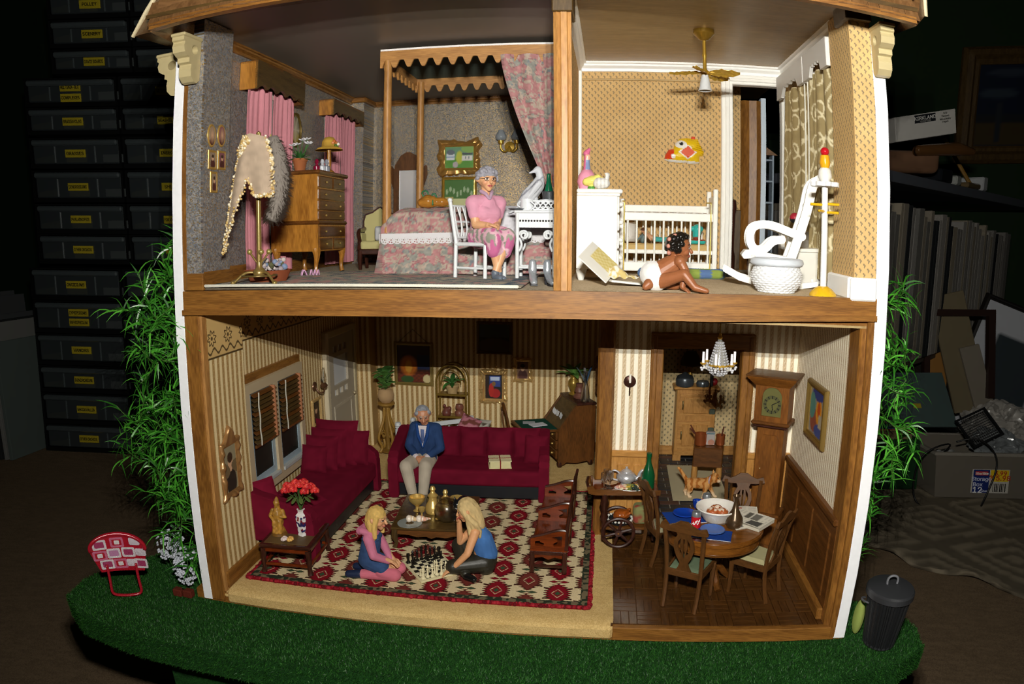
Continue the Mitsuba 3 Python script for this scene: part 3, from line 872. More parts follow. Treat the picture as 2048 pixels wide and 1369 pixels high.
put('figure', piece(body, lambda v: lin('#a87a30') * (.4 + 1.0 * meshkit.noise(v * 3, 2)[:, None]), 60), 'satin', M, st)
put('plinth', piece(lathe([(0, 0), (.95, 0), (.9, .3), (.7, .38), (0, .38)], 16), '#6b4a1c'), 'satin', M, st)

vs = thing('flower_vase', 'white square porcelain vase with red and blue painting on the end table', 'vase')
M = mat(9.3, 7.2, ET, 20)


def vase_col(v):
    a = meshkit.noise(v * 2.6, 5) > .62
    b = meshkit.noise(v * 3.1, 8) > .66
    on = (v[:, 2] > .3) & (v[:, 2] < 2.4)
    c = np.broadcast_to(lin('#e6e4e2'), v.shape).copy()
    c[a & on] = lin('#7a2430')
    c[b & on] = lin('#232a5c')
    return c


prof = [(0, .0), (.52, 0), (.48, .3), (.62, 1.6), (.68, 2.3), (.6, 2.5), (.38, 2.75), (.36, 3.0), (.5, 3.25), (.42, 3.25), (.3, 3.0), (.3, 2.7), (0, 2.6)]
vm = lathe(prof, 4)
for _ in range(4):
    vm = vm.subdivide()
put('body', piece(vm, vase_col, 40), 'gloss', M, vs)
ro_ = thing('rose_bouquet', 'bunch of coral red roses standing in the white vase', 'flowers')
rs = random.Random(5)
for i in range(15):
    a = i * 2.4
    r = 1.9 * math.sqrt((i + .3) / 15)
    c = V([r * math.cos(a), r * .8 * math.sin(a), 5.3 + .9 * math.cos(r * .75) + rs.uniform(-.15, .15)])
    ps = []
    for k in range(14):
        th = k * 2.4
        rad = .08 + .42 * k / 14
        h = .34 - .3 * k / 14
        o = V([rad * math.cos(th), rad * math.sin(th), h])
        m = trimesh.creation.icosphere(subdivisions=1, radius=1)
        m.vertices *= V([.3, .12, .26])
        m = moved(m, 0, 0, 0, rz=math.degrees(th) + 90, rx=0)
        m = moved(m, *(c + o * .9))
        ps.append(piece(m, rs.choice(('#c4262a', '#d03a34', '#b01e26', '#da4a3e')), 180))
    put('rose', ps, 'satin', M, ro_)
    put('stem', piece(tube(curve([(0, 0, 2.8), c * V([.3, .3, 1]) + V([0, 0, -1.2]), c], 8), .05, 5), '#3c5a2a', 180), 'satin', M, ro_)
put('leaf', [piece(moved(ball(0, 0, 0, .5, 1, (1, .5, .1)), 1.2 * math.cos(a), 1.0 * math.sin(a), 4.6, rz=math.degrees(a), ry=30), '#4d6030', 180) for a in np.arange(0, 6.2, .7)], 'satin', M, ro_)
for x, y, c, s_, lb in ((8.0, 5.2, '#d9c7c4', 5, 'pink white seashell on the end table'), (8.7, 5.3, '#d6a85c', 6, 'orange yellow seashell on the end table')):
    sp = []
    for k in range(9):
        th = k * 1.0
        sp.append(piece(ball(.28 * math.cos(th) * (1 - k / 11), .26 * math.sin(th) * (1 - k / 11), .2 + k * .05, .26 * (1 - k / 12), 1), c, 180))
    put('seashell', sp, 'satin', mat(x, y, ET + .02, s_ * 30), label=lb, cat='shell')


def chinese_bench():
    t = thing('carved_bench', 'glossy dark red carved bench with scrolled arms seen from its end', 'bench')
    M = mat(34.9, 9.3, .36, -1)
    L, W, sh = 16.5, 4.2, 3.0
    put('seat', [wd(rbox(0, W, 0, L, sh - .3, sh, .12), 4, 1), wd(rbox(.15, W - .15, .1, L - .1, sh - .75, sh - .3, .1), 2, 1)], 'wood_polished', M, t)
    for y in (.25, L - .25, L / 2):
        for x in (.3, W - .3):
            put('leg', wd(rbox(x - .27, x + .27, y - .27, y + .27, 0, sh - .3, .12), 2, 2), 'wood_polished', M, t)
        put('stretcher', wd(rbox(.3, W - .3, y - .12, y + .12, .7, 1.05, .08), 2, 0), 'wood_polished', M, t)
        ap = plate([(.4, sh - .7), (W - .4, sh - .7), (W - .6, sh - 1.1), (W - 1.4, sh - .95), (W / 2, sh - 1.25), (1.4, sh - .95), (.6, sh - 1.1)], y - .1, y + .1, 'y')
        put('apron', wd(ap, 4, 0), 'wood_polished', M, t)
        # arm: panel with openings and a scrolled top
        arm = sg.Polygon([(.1, sh), (W - .1, sh), (W - .1, sh + 2.2), (W - .6, sh + 2.3), (W * .62, sh + 2.1), (W * .3, sh + 1.6), (.35, sh + 1.45), (.1, sh + 1.2)])
        arm = arm.buffer(.15).buffer(-.15)
        hole = sg.Polygon([(.55, sh + .4), (W - .6, sh + .4), (W - .6, sh + 1.75), (W * .62, sh + 1.6), (W * .35, sh + 1.15), (.55, sh + 1.0)]).buffer(-.05)
        orn = sg.Polygon([(W * .38, sh + .3), (W * .62, sh + .3), (W * .58, sh + .8), (W * .7, sh + 1.1), (W * .58, sh + 1.35), (W * .5, sh + 1.7), (W * .42, sh + 1.2), (W * .3, sh + 1.0), (W * .42, sh + .8)]).buffer(.12)
        put('arm', wd(plate(arm.difference(hole).union(orn.intersection(arm)), y - .18, y + .18, 'y'), 4, 0), 'wood_polished', M, t)
        put('arm_rail', wd(tube(curve([(.15, y, sh + 1.35), (.9, y, sh + 1.55), (W * .5, y, sh + 1.95), (W * .75, y, sh + 2.3), (W - .2, y, sh + 2.3)], 14), .2, 8), 2, 0), 'wood_polished', M, t)
        put('back_post', wd(tube([(W - .2, y, sh), (W - .15, y, sh + 2.5), (W + .1, y, sh + 4.0)], [.24, .22, .16], 8), 2, 2), 'wood_polished', M, t)
    for k in range(2):
        y0, y1 = .3 + k * (L / 2 - .2), L / 2 + k * (L / 2 - .4)
        put('back_panel', wd(plate(sg.box(y0 + .2, sh + .5, y1 - .2, sh + 3.2).difference(sg.box(y0 + 1, sh + 1.0, y0 + 2.4, sh + 2.6)).difference(sg.box(y1 - 2.4, sh + 1.0, y1 - 1, sh + 2.6)), W - .3, W - .05, 'x'), 4, 1), 'wood_polished', M, t)
        put('back_rail', wd(tube(curve([(W, y0, sh + 3.4), (W, (y0 + y1) / 2, sh + 3.9), (W, y1, sh + 3.4)], 10), .2, 7), 2, 1), 'wood_polished', M, t)


chinese_bench()


def coffee_table():
    t = thing('coffee_table', 'low dark wooden coffee table with scalloped apron in front of the long sofa', 'table')
    M = mat(22.3, 18.9, .38, 5)
    w, d, h = 4.9, 5.6, 2.75
    put('top', wd(rbox(-w, w, -d, d, h - .3, h, .12), 3, 0), 'wood_polished', M, t)
    sc = [(-w + .7, h - .3), (w - .7, h - .3), (w - .7, h - .9), (w * .55, h - 1.0), (w * .35, h - 1.25), (w * .12, h - 1.15), (0, h - 1.4), (-w * .12, h - 1.15), (-w * .35, h - 1.25), (-w * .55, h - 1.0), (-w + .7, h - .9)]
    for s in (-1, 1):
        put('apron', wd(plate(sc, s * (d - .45) - .12, s * (d - .45) + .12, 'y'), 5, 0), 'wood', M, t)
        put('side_apron', wd(plate(V(sc) * V([d / w, 1]), s * (w - .45) - .12, s * (w - .45) + .12, 'x'), 5, 1), 'wood', M, t)
        for q in (-1, 1):
            lg = tube([(s * (w - .5), q * (d - .5), h - .3), (s * (w - .4), q * (d - .4), h * .55), (s * (w - .6), q * (d - .6), .6), (s * (w - .4), q * (d - .4), 0)], [.42, .4, .24, .3], 8)
            put('leg', wd(lg, 3, 2), 'wood', M, t)


coffee_table()
CT = .38 + 2.78


def brass_pot(x, y, prof, label, n=20, cat='brass pot'):
    return put('brass_vessel', piece(lathe(prof, n), BRASS, 40), 'metal', mat(x, y, CT, 0, .0118), label=label, cat=cat)


coff = [(0, 0), (.75, 0), (.85, .3), (.8, .8), (.5, 1.3), (.42, 1.7), (.55, 1.95), (.3, 2.2), (.22, 2.4), (.34, 2.65), (.2, 2.95), (0, 3.0)]
brass_pot(21.9, 18.4, coff, 'tall lidded brass pot, larger of the two on the coffee table')
brass_pot(23.6, 18.0, [(a * .85, b * .95) for a, b in coff], 'tall lidded brass pot, smaller of the two, beside the fish bowl')
bowlp = [(0, 0), (.45, 0), (.2, .15), (.18, .5), (.5, .8), (.85, 1.2), (.9, 1.6), (.78, 1.6), (.7, 1.2), (0, .95)]
brass_pot(19.8, 18.6, bowlp, 'brass footed bowl at the left of the brass set', cat='brass bowl')
brass_pot(20.9, 16.6, [(0, 0), (.35, 0), (.12, .12), (.1, .5), (.3, .7), (.38, 1.1), (.3, 1.1), (0, .75)], 'small brass goblet in front of the brass bowl', cat='goblet')
brass_pot(24.8, 19.2, [(0, 0), (.45, 0), (.14, .15), (.12, .9), (.2, 1.1), (.75, 1.6), (.7, 1.66), (0, 1.2)], 'brass goblet with wide rim behind the fish bowl', cat='goblet')
brass_pot(23.0, 16.5, [(0, 0), (.32, 0), (.1, .12), (.1, .8), (.26, 1.0), (.34, 1.5), (.26, 1.5), (0, 1.1)], 'narrow brass goblet beside the fish bowl', cat='goblet')
put('silver_cup', piece(lathe([(0, 0), (.6, 0), (.85, .5), (.9, 1.3), (.82, 1.3), (.7, .5), (0, .2)], 20), '#8c7a52', 40), 'metal', mat(21.5, 20.2, CT), label='wide dull brass cup at the back of the brass set', cat='cup')
fb = thing('fish_bowl', 'round glass fish bowl with a goldfish on the coffee table', 'fish bowl')
M = mat(24.2, 16.2, CT, 0, .0112)
put('glass_bowl', piece(lathe([(0, 0), (.7, 0), (1.2, .5), (1.4, 1.2), (1.2, 1.9), (.95, 2.15), (1.1, 2.35), (1.03, 2.38), (.85, 2.15), (1.12, 1.85), (1.3, 1.2), (1.1, .55), (.6, .1), (0, .1)], 28), (255, 255, 255), 60), 'pane', M, fb)
put('gravel', piece(lathe([(0, .12), (.6, .12), (.85, .35), (.5, .45), (0, .42)], 14), '#7a6a4c', 60), 'matte', M, fb)
fi = thing('goldfish', 'orange goldfish inside the fish bowl', 'fish')
put('body', [piece(ball(0, 0, 0, .42, 2, (1, .5, .75)), '#d8501a', 180), piece(plate([(.3, 0), (.75, .3), (.65, 0), (.75, -.3)], -.03, .03, 'y'), '#e06a24')], 'gloss', mat(23.6, 15.7, CT + 1.1, 60), fi)
for x, y, c, lb in ((20.4, 15.3, '#d3b48a', 'tan spiral seashell on the coffee table'), (21.6, 15.5, '#d9a48a', 'pink and white pointed seashell on the coffee table')):
    sp = []
    for k in range(10):
        q = k / 10
        sp.append(piece(ball(-.75 + 1.5 * q, .1 * math.sin(k), .38 - .12 * q, .46 * (1 - q * .85), 2, (.8, 1, 1)), c if k % 3 else '#e9dccb', 180))
    put('seashell', sp, 'gloss', mat(x, y, CT, 20), label=lb, cat='shell')
dl = [piece(plate(sg.Point(0, 0).buffer(1.5, 24).difference(sg.Point(0, 0).buffer(.5)), 0, .05), '#8a8f8a')]
put('glass_dish', dl, 'gloss', mat(19.9, 14.6, CT), label='shallow grey glass dish at the near left corner of the coffee table', cat='dish')

# ---------------------------------------------------------------- chess
cb = thing('chess_board', 'cream and black chess board on the rug between the two girls', 'chess board')
M = mat(23.9, 8.9, .36, 38)
put('frame', piece(rbox(-2.45, 2.45, -2.75, 2.75, 0, .22, .05), '#cfc49c'), 'satin', M, cb)
for i in range(8):
    for j in range(8):
        x, y = -2.2 + i * .55, -2.4 + j * .6
        put('square', piece(rbox(x + .01, x + .54, y + .01, y + .59, .2, .25, .01), '#1b1a19' if (i + j) % 2 else '#d9d0ac'), 'satin', M, cb)
PAWN = [(0, 0), (.2, 0), (.2, .08), (.1, .16), (.07, .42), (.13, .46), (.05, .5), (.12, .6), (.08, .72), (0, .74)]
BISH = [(0, 0), (.22, 0), (.22, .1), (.1, .2), (.08, .75), (.17, .8), (.06, .85), (.14, 1.0), (.06, 1.2), (0, 1.26)]
ROOK = [(0, 0), (.22, 0), (.22, .1), (.13, .2), (.11, .65), (.19, .7), (.19, .95), (.12, .95), (.12, .85), (0, .85)]
KING = [(0, 0), (.23, 0), (.23, .1), (.11, .22), (.09, .95), (.19, 1.0), (.07, 1.06), (.16, 1.35), (.05, 1.4), (.05, 1.55), (0, 1.58)]
rc = random.Random(11)
for side, colr, cn in ((0, '#d6cba6', 'cream'), (1, '#17140f', 'black')):
    for k in range(8):
        for row in (0, 1):
            if row == 1 and rc.random() < .25:
                continue
            x = -1.93 + k * .55
            j = row if side == 0 else 7 - row
            if row and rc.random() < .5:
                j += (1 if side == 0 else -1) * rc.choice((1, 2))
            y = -2.1 + j * .6
            pr, kind = (PAWN, 'pawn') if row else ((ROOK, 'rook'), (BISH, 'knight'), (BISH, 'bishop'), (KING, 'king'), (KING, 'queen'), (BISH, 'bishop'), (BISH, 'knight'), (ROOK, 'rook'))[k]
            px = lathe([(a * 1.1, b * 1.15) for a, b in pr], 10)
            put('chess_piece', piece(moved(px, x, y, .25), colr, 40), 'gloss', M, label=f'{cn} chess {kind} standing on the chess board', cat='chess piece', group=f'{cn} {kind}s on the chess board')

# ---------------------------------------------------------------- left wall of the living room
LW = .04
wn = thing('window_1', None, None, kind='structure')
labels[wn] = {'kind': 'structure', 'label': 'twin window with beige frame on the left living room wall', 'category': 'window'}
M = mat(LW, 0, 0)
y0, y1, z0, z1 = 11.0, 27.6, 5.6, 20.0
holes = [sg.box(12.3, 7.2, 18.7, 18.8), sg.box(19.8, 7.2, 26.5, 18.8)]
fp = sg.box(y0, z0, y1, z1)
for h_ in holes:
    fp = fp.difference(h_)
put('frame', piece(plate(fp, .0, 1.0, 'x'), '#b4a284'), 'satin', M, wn)
put('backing', wd(plate(sg.box(y0 - .9, z0 - .4, y1 + .3, z1 + 1.0), -.05, .45, 'x'), 0, 1), 'wood', M, wn)
for h_ in holes:
    a, b, c, d = h_.bounds
    rcs = sg.box(a, b, c, d).difference(sg.box(a + .8, b + .8, c - .8, d - .5))
    put('sash', piece(plate(rcs, .42, .62, 'x'), '#8fa0aa'), 'satin', M, wn)
    put('sill', piece(rbox(.4, 1.25, a, c, b - .5, b, .06), '#a8aaa8'), 'satin', M, wn)
    put('pane', piece(plate(sg.box(a, b, c, d), .47, .5, 'x'), '#141c16'), 'satin', M, wn)
for k, h_ in enumerate(holes):
    a, b, c, d = h_.bounds
    t = thing('window_blind', ('near' if k == 0 else 'far') + ' wooden slat blind half lowered over the ' + ('near' if k == 0 else 'far') + ' half of the left window', 'blind', 'wooden blinds')
    n = 11
    zb = d - 6.6
    for i in range(n):
        z = d - .3 - i * (6.4 / n)
        put('slat', wd(moved(rbox(-.32, .32, a + .15, c - .15, -.03, .03, .02), 0, 0, 0, ry=38), 3 if i % 4 else 5, 1), 'wood', mat(LW + 1.25, 0, z), t)
    put('bottom_rail', wd(rbox(-.15, .15, a + .1, c - .1, -.2, .2, .06), 5, 1), 'wood', mat(LW + 1.25, 0, zb), t)
    for yy in (a + 1.1, c - .9):
        put('ladder_cord', piece(rbox(-.36, -.3 + .66, yy - .13, yy + .13, 0, d - zb, .02) if yy > a + 2 else tube([(.34, yy + .08 * math.sin(q * 2.2), q) for q in np.linspace(0, d - zb, 24)], .09, 6), '#a06a4a' if yy > a + 2 else '#b9b4a6'), 'matte', mat(LW + 1.25, 0, zb), t)
dr_ = thing('door_1', None)
labels[dr_] = {'kind': 'structure', 'label': 'pale panelled door with small glass panes at the back of the left wall', 'category': 'door'}
M = mat(LW, 0, 0)
da, db = 38.2, 49.4
gl = [sg.box(da + 2.2, 13.6, db - 2.6, 18.2)] + [sg.box(da + 2.2 + k * 2.2, 18.9, da + 3.7 + k * 2.2, 20.0) for k in range(3)] + [sg.box(da + 2.2 + k * 2.2, 11.9, da + 3.7 + k * 2.2, 13.0) for k in range(3)]
dp = sg.box(da, .3, db, 21.6)
for g in gl:
    dp = dp.difference(g)
put('leaf', piece(plate(dp, .05, .55, 'x'), '#a69c8a'), 'satin', M, dr_)
for g in gl:
    put('pane', piece(plate(g, .12, .16, 'x'), '#c8ccd0'), 'gloss', M, dr_)
put('casing', [piece(rbox(0, .8, da - 1.1, da, .2, 22.6, .1), '#c9bda2'), piece(rbox(0, .8, db, db + 1.0, .2, 22.6, .1), '#b5a888'), piece(rbox(0, .8, da - 1.1, db + 1.0, 21.6, 22.7, .1), '#b5a888')], 'satin', M, dr_)
put('panel', piece(plate(sg.box(da + 1.6, 2, db - 1.6, 10.4).difference(sg.box(da + 2, 2.4, db - 2, 10)), .5, .68, 'x'), '#b3a996'), 'satin', M, dr_)
put('knob', piece(ball(.95, db - 1.0, 10.9, .32, 2), '#c0b090', 180), 'metal', M, dr_)


def sconce_arm(x, y, z, rz, label, col='#6b4a34'):
    t = thing('wall_sconce', label, 'wall lamp')
    M = mat(x, y, z, rz)
    pl = lathe([(0, 0), (.75, 0), (.7, .15), (.4, .3), (0, .32)], 20)
    pl.vertices = pl.vertices[:, [0, 2, 1]] * V([1, -1, 1])
    put('backplate', piece(trimesh.Trimesh(pl.vertices, pl.faces), col), 'metal', M, t)
    put('arm', piece(tube(curve([(0, -.2, -.1), (0, -.9, -.9), (0, -1.6, -.6), (0, -1.6, 0)], 14), .12, 7), col, 180), 'metal', M, t)
    put('cup', piece(lathe([(0, 0), (.5, .05), (.6, .3), (.35, .6), (.2, .7), (0, .7)], 16, 0, -1.6, 0), col), 'metal', M, t)
    put('glass_chimney', piece(lathe([(.25, .7), (.45, 1.2), (.4, 1.8), (.2, 2.6), (.18, 3.0)], 16, 0, -1.6, 0), (255, 255, 255), 60), 'pane', M, t)


sconce_arm(LW + .1, 33.5, 15.1, 90, 'bronze oil lamp sconce with glass chimney on the left wall beside the door')
picture(LW + .1, 33.4, 11.2, 90, 2.4, 3.2, .45, .4, lambda u, v: portrait(u, v, '#3a1c1c', '#2c2016'), 'small gilt framed portrait below the bronze sconce on the left wall', .05)
picture(3.15, 3.2, 12.9, 90, 2.5, 5.0, .55, .4, lambda u, v: portrait(u, v, '#2a241e', '#8a8066'), 'tall ornate gilt frame with a dark figure on the front left panel', .3, '#a87c4c', seed=4, top=1.6)

# ---------------------------------------------------------------- back wall of the living room
BW = 56.05
ped = thing('plant_stand', 'golden carved pedestal stand behind the sofas in the left corner', 'plant stand')
M = mat(6.3, 49.5, .2)
put('top', piece(lathe([(0, 8.3), (1.0, 8.3), (1.3, 8.6), (1.5, 8.7), (1.5, 8.95), (0, 9.0)], 22), '#9a7432'), 'satin', M, ped)
for k in range(4):
    th = math.radians(45 + 90 * k)
    c, s_ = math.cos(th), math.sin(th)
    pts = [(.45, 8.3), (.5, 7.0), (.8, 5.6), (1.6, 3.6), (1.75, 2.6), (1.3, 1.5), (1.2, .9), (1.7, .2)]
    put('leg', piece(tube(curve([(r * c, r * s_, z) for r, z in pts], 24), .26, 7), '#9a7432', 180), 'satin', M, ped)
    sc = [(1.0 + .5 * math.cos(a) * (1 - a / 14), 3.4 + .9 * math.sin(a) * (1 - a / 14)) for a in np.linspace(0, 9, 26)]
    put('scroll', piece(tube([(r * c * .8, r * s_ * .8, z) for r, z in sc], .12, 6), '#8a6628', 180), 'satin', M, ped)
put('core', piece(lathe([(0, .2), (1.3, .2), (1.4, .5), (.5, .7), (.35, 2), (.6, 4.5), (.4, 7), (.5, 8.3), (0, 8.3)], 14), '#7d5c26'), 'satin', M, ped)
put('pale_pot', piece(lathe([(0, 0), (.8, 0), (1.3, .6), (1.45, 1.3), (1.2, 2.1), (.9, 2.35), (.8, 2.3), (0, 2.0)], 24), '#b5946c', 60), 'matte', mat(6.3, 49.5, 9.2), label='round pale clay pot on the golden pedestal', cat='pot')


def broad_leaf(L, W, bend, n=9, m=5, cup=.15):
    """A leaf from the origin along +x, rising then drooping."""
    def f(u, v):
        a = u * bend
        x = L * np.where(abs(bend) < 1e-3, u, np.sin(a) / (bend if abs(bend) > 1e-3 else 1))
        z = -L * (1 - np.cos(a)) / (bend if abs(bend) > 1e-3 else 1)
        w = W * np.sin(np.pi * np.clip(u * .94 + .03, 0, 1)) ** .7
        b = (v - .5) * 2
        return x, b * w / 2, z + cup * w * b * b
    return sheet(n, m, f, .05)


def leafy(name, label, x, y, z, spec, cat='plant', mname='satin', parent_group=None, stem=True):
    """spec: (azimuth, lift, length, width, bend, colour, base height)."""
    t = thing(name, label, cat, parent_group)
    M = mat(x, y, z)
    for az, lift, L, W, bend, col, h in spec:
        lf = moved(broad_leaf(L, W, bend), 0, 0, h, rz=az, ry=-lift)
        if stem:
            put('stem', piece(tube([(0, 0, -.2), (0, 0, h)], .07, 5), '#4a6a2a', 180), 'satin', M, t)
        put('leaf', piece(lf, col, 50), mname, M, t)
    return t


r5 = random.Random(21)
leafy('potted_plant', 'bushy light green broad leaved plant in the pale pot on the pedestal', 6.3, 49.3, 11.2,
      [(r5.uniform(0, 360), r5.uniform(5, 85), r5.uniform(1.6, 2.6), r5.uniform(1.3, 1.9), r5.uniform(.3, 1.2), r5.choice(('#4c7434', '#5c8440', '#3f6a30')), r5.uniform(.2, 3.0)) for _ in range(26)])
sun = lambda u, v: blend([(rect(u, v, 0, 0, 1, .3) * (.5 + .5 * (np.sin(u * 40) * np.sin(v * 60) > 0)), '#6a2c14'), (ell(u, v, .35, .45, .3, .3, 2), '#c06a1c'), (ell(u, v, .35, .42, .12, .2, 2), '#e0a038'), (rect(u, v, .62, .35, 1, .75), '#1a2348'), (ell(u, v, .3, .08, .2, .1), '#2c4a20'), (ell(u, v, .9, .1, .12, .12), '#c8b888')], '#3a1a10')
picture(9.6, BW, 14.8, 0, 6.0, 6.6, .6, .4, sun, 'painting of a glowing orange evening room in a flat gilt frame on the back wall', 0, '#a08a50')
put('picture_wire', [piece(tube([(6.9, BW - .2, 18.6), (9.6, BW - .3, 21.0), (12.3, BW - .2, 18.6)], .05, 5), '#4a3c20', 180)], 'satin', label='wire hanger above the orange painting', cat='wire')
picture(24.0, BW, 19.8, 0, 5.2, 4.6, .5, .4, lambda u, v: blend([(rect(u, v, 0, .5, 1, 1), '#3a4438'), (ell(u, v, .5, .2, .6, .3), '#4a3a20')], '#2a2a22'), 'dark landscape painting high on the back wall in the shade', 0, '#6b5228')
madonna = lambda u, v: blend([(rect(u, v, .25, .5, .9, .95), '#2c3f86'), (rect(u, v, .3, .75, .85, .92), '#b4c4e0'), (ell(u, v, .6, .22, .3, .2), '#a01c1c'), (ell(u, v, .35, .35, .16, .3), '#a8241c'), (ell(u, v, .5, .62, .12, .1), '#7a5a32'), (rect(u, v, 0, 0, .16, 1), '#2a1408')], '#1a1612')
picture(23.9, BW, 11.3, 0, 2.9, 4.2, .75, .6, madonna, 'ornate gilt frame with a seated figure in red on the back wall', .55, seed=2)
picture(28.9, BW, 14.4, 0, 1.9, 3.0, .5, .4, lambda u, v: portrait(u, v, '#4a2420', '#7a5a44'), 'small gilt framed portrait with pointed lower edge right of the red figure', .35, seed=6, top=-.0)

et = thing('brass_shelf_stand', 'narrow arched brass shelf stand with shelves against the back wall', 'shelf')
M = mat(17.2, 53.2, .3)
for sx in (-2.55, 2.55):
    for sy in (-1.3, 1.3):
        put('upright', piece(tube([(sx, sy, 0), (sx, sy, 12.5)], .17, 7), '#8f7230', 180), 'metal', M, et)
for sy in (-1.3, 1.3):
    put('arch', piece(tube([(2.55 * math.cos(a), sy, 12.4 + 2.9 * math.sin(a)) for a in np.linspace(0, math.pi, 20)], .17, 7), '#8f7230', 180), 'metal', M, et)
    put('inner_arch', piece(tube([(1.7 * math.cos(a), sy, 12.0 + 2.4 * math.sin(a)) for a in np.linspace(0, math.pi, 18)], .09, 6), '#8f7230', 180), 'metal', M, et)
for z in (2.2, 6.2, 10.1):
    put('shelf', [piece(rbox(-2.5, 2.5, -1.4, 1.4, z - .1, z + .05, .03), '#7d6328'), piece(rbox(-2.65, 2.65, -1.5, -1.3, z - .15, z + .25, .06), '#8f7230')], 'metal', M, et)
put('clay_flowerpot', piece(lathe([(0, 0), (.75, 0), (1.05, 1.3), (1.2, 1.35), (1.2, 1.65), (1.0, 1.65), (0, 1.4)], 20), '#b09468'), 'matte', mat(17.2, 52.9, 10.45), label='pale flowerpot on the brass shelf stand', cat='flowerpot')
leafy('potted_plant', 'dark green drooping leaved plant on the brass shelf stand', 17.2, 52.9, 11.9,
      [(k * 47, r5.uniform(20, 75), r5.uniform(1.8, 2.6), .8, r5.uniform(.6, 1.4), r5.choice(('#2e5a26', '#3d7030')), .3) for k in range(12)])
for x, c, k in ((16.1, '#6a3a30', 0), (18.4, '#7a4a3c', 1)):
    b = blob([[((0, 0, .5), .8), ((0, 0, 1.1), .5)], [((.5, 0, 1.3), .4)], [((-.4, .2, 1.7), .3)]], .2, 3) if k == 0 else lathe([(0, 0), (.7, 0), (.9, .7), (.5, 1.1), (.75, 1.6), (.6, 2.1), (0, 2.1)], 14)
    put('pottery_figure', piece(b, c, 60), 'satin', mat(x, 53.0, 6.5), label=('brown rounded pottery figure with a dark top' if k == 0 else 'brown waisted pottery jug right of the rounded one') + ' on the brass shelf stand', cat='ornament')

dbd = thing('white_daybed', 'small white spindle bed behind the long sofa', 'bed')
M = mat(9.8, 44.5, .3, 0)
for x, y, h in ((0, 0, 7.0), (11.4, 4.2, 7.6), (15.6, 0, 5.4), (1.2, 5, 6.5)):
    put('post', piece(lathe([(0, 0), (.5, 0), (.5, h - 1.3), (.38, h - 1.2), (.55, h - 1.0), (.38, h - .8), (.55, h - .6), (.42, h - .1), (0, h)], 14, x, y, 0), '#c9cdd0'), 'satin', M, dbd)
put('rail', [piece(hull([(0, -.2, 5.6), (0, .2, 5.6), (0, -.2, 6.3), (0, .2, 6.3), (11.4, 4.0, 6.5), (11.4, 4.4, 6.5), (11.4, 4.0, 7.2), (11.4, 4.4, 7.2)]), '#c4c9cc')], 'satin', M, dbd)
for k in range(8):
    q = (k + .7) / 8.2
    put('spindle', piece(tube([(11.4 * q, 4.2 * q, 2), (11.4 * q, 4.2 * q, 6.0)], .2, 7), '#c4c9cc', 180), 'satin', M, dbd)
put('mattress', piece(soft_box(.3, 15.3, -.2, 4.4, 2.2, 4.2, .4, 1.0), '#b5aa9c', 60), 'cloth', M, dbd)
put('pink_pillow', piece(cushion(3.4, 3.2, 1.4, 2), lambda v: np.where((meshkit.noise(v * 1.4, 3) > .6)[:, None], lin('#6e4038'), lin('#b0707c')), 60), 'cloth', mat(21.1, 47.0, 6.6, -10, rx=-30, ry=20), label='pink patterned pillow on the white bed behind the sofa', cat='pillow')
put('white_pillow', piece(cushion(3.2, 3.0, 1.2, 4), lambda v: np.where((meshkit.noise(v * 1.8, 6) > .68)[:, None], lin('#50483c'), lin('#a9a49a')), 60), 'cloth', mat(23.0, 47.6, 6.2, -24, rx=-35), label='greyish white pillow with dark marks beside the pink pillow', cat='pillow')

# ---------------------------------------------------------------- slant front desk by the right wall of the living room
dk = thing('writing_desk', 'dark wooden slant front writing desk with open green lid', 'desk')
M = mat(41.5, 48.6, .3, 22)
CA, SA = math.cos(math.radians(22)), math.sin(math.radians(22))


def on_desk(x, y, z, rz=0, **k):
    return mat(41.5 + x * CA - y * SA, 48.6 + x * SA + y * CA, z, 22 + rz, **k)


sidep = [(-6.2, 0.9), (0, .9), (0, 10.0), (-2.9, 10.6), (-3.3, 10.3), (-6.2, 6.4)]
for y in (0, 7.6):
    put('side', wd(plate([(a, b) for a, b in sidep], y, y + .4, 'y'), 5, 2), 'wood', M, dk)
put('top', wd(rbox(-3.3, .1, -.2, 8.2, 10.2, 10.6, .1), 2, 1), 'wood', M, dk)
put('back', wd(rbox(-.3, 0, .2, 7.8, .8, 10.3, .05), 5, 2), 'wood', M, dk)
put('sloping_interior', wd(hull([(-6.1, .3, 6.2), (-6.1, 7.7, 6.2), (-3.1, .3, 10.3), (-3.1, 7.7, 10.3), (-5.6, .3, 5.9), (-2.8, 7.7, 10.0), (-5.6, 7.7, 5.9), (-2.8, .3, 10.0)]), 3, 1), 'wood', M, dk)
put('lid', wd(rbox(-12.0, -6.0, .2, 7.8, 6.0, 6.35, .08), 5, 1), 'wood', M, dk)
put('blotter', piece(rbox(-11.5, -6.2, .7, 7.3, 6.33, 6.42, .02), '#0f3a30'), 'cloth', M, dk)
for k in range(3):
    z = 1.3 + k * 1.6
    d = put('drawer', wd(rbox(-6.5, -6.0, .5, 7.5, z, z + 1.45, .1), 5, 1), 'wood', M, dk)
    for y in (2, 6):
        put('knob', piece(ball(-6.6, y, z + .7, .18, 1), BRASS, 180), 'metal', M, d)
put('body', wd(cuboid(-6.1, -.2, .3, 7.7, .9, 6.1), 5, 2), 'wood', M, dk)
for x in (-5.8, -.5):
    for y in (.4, 7.4):
        put('foot', wd(lathe([(0, 0), (.35, 0), (.5, .5), (.4, .95), (0, .95)], 10, x, y, 0), 2, 2), 'wood', M, dk)
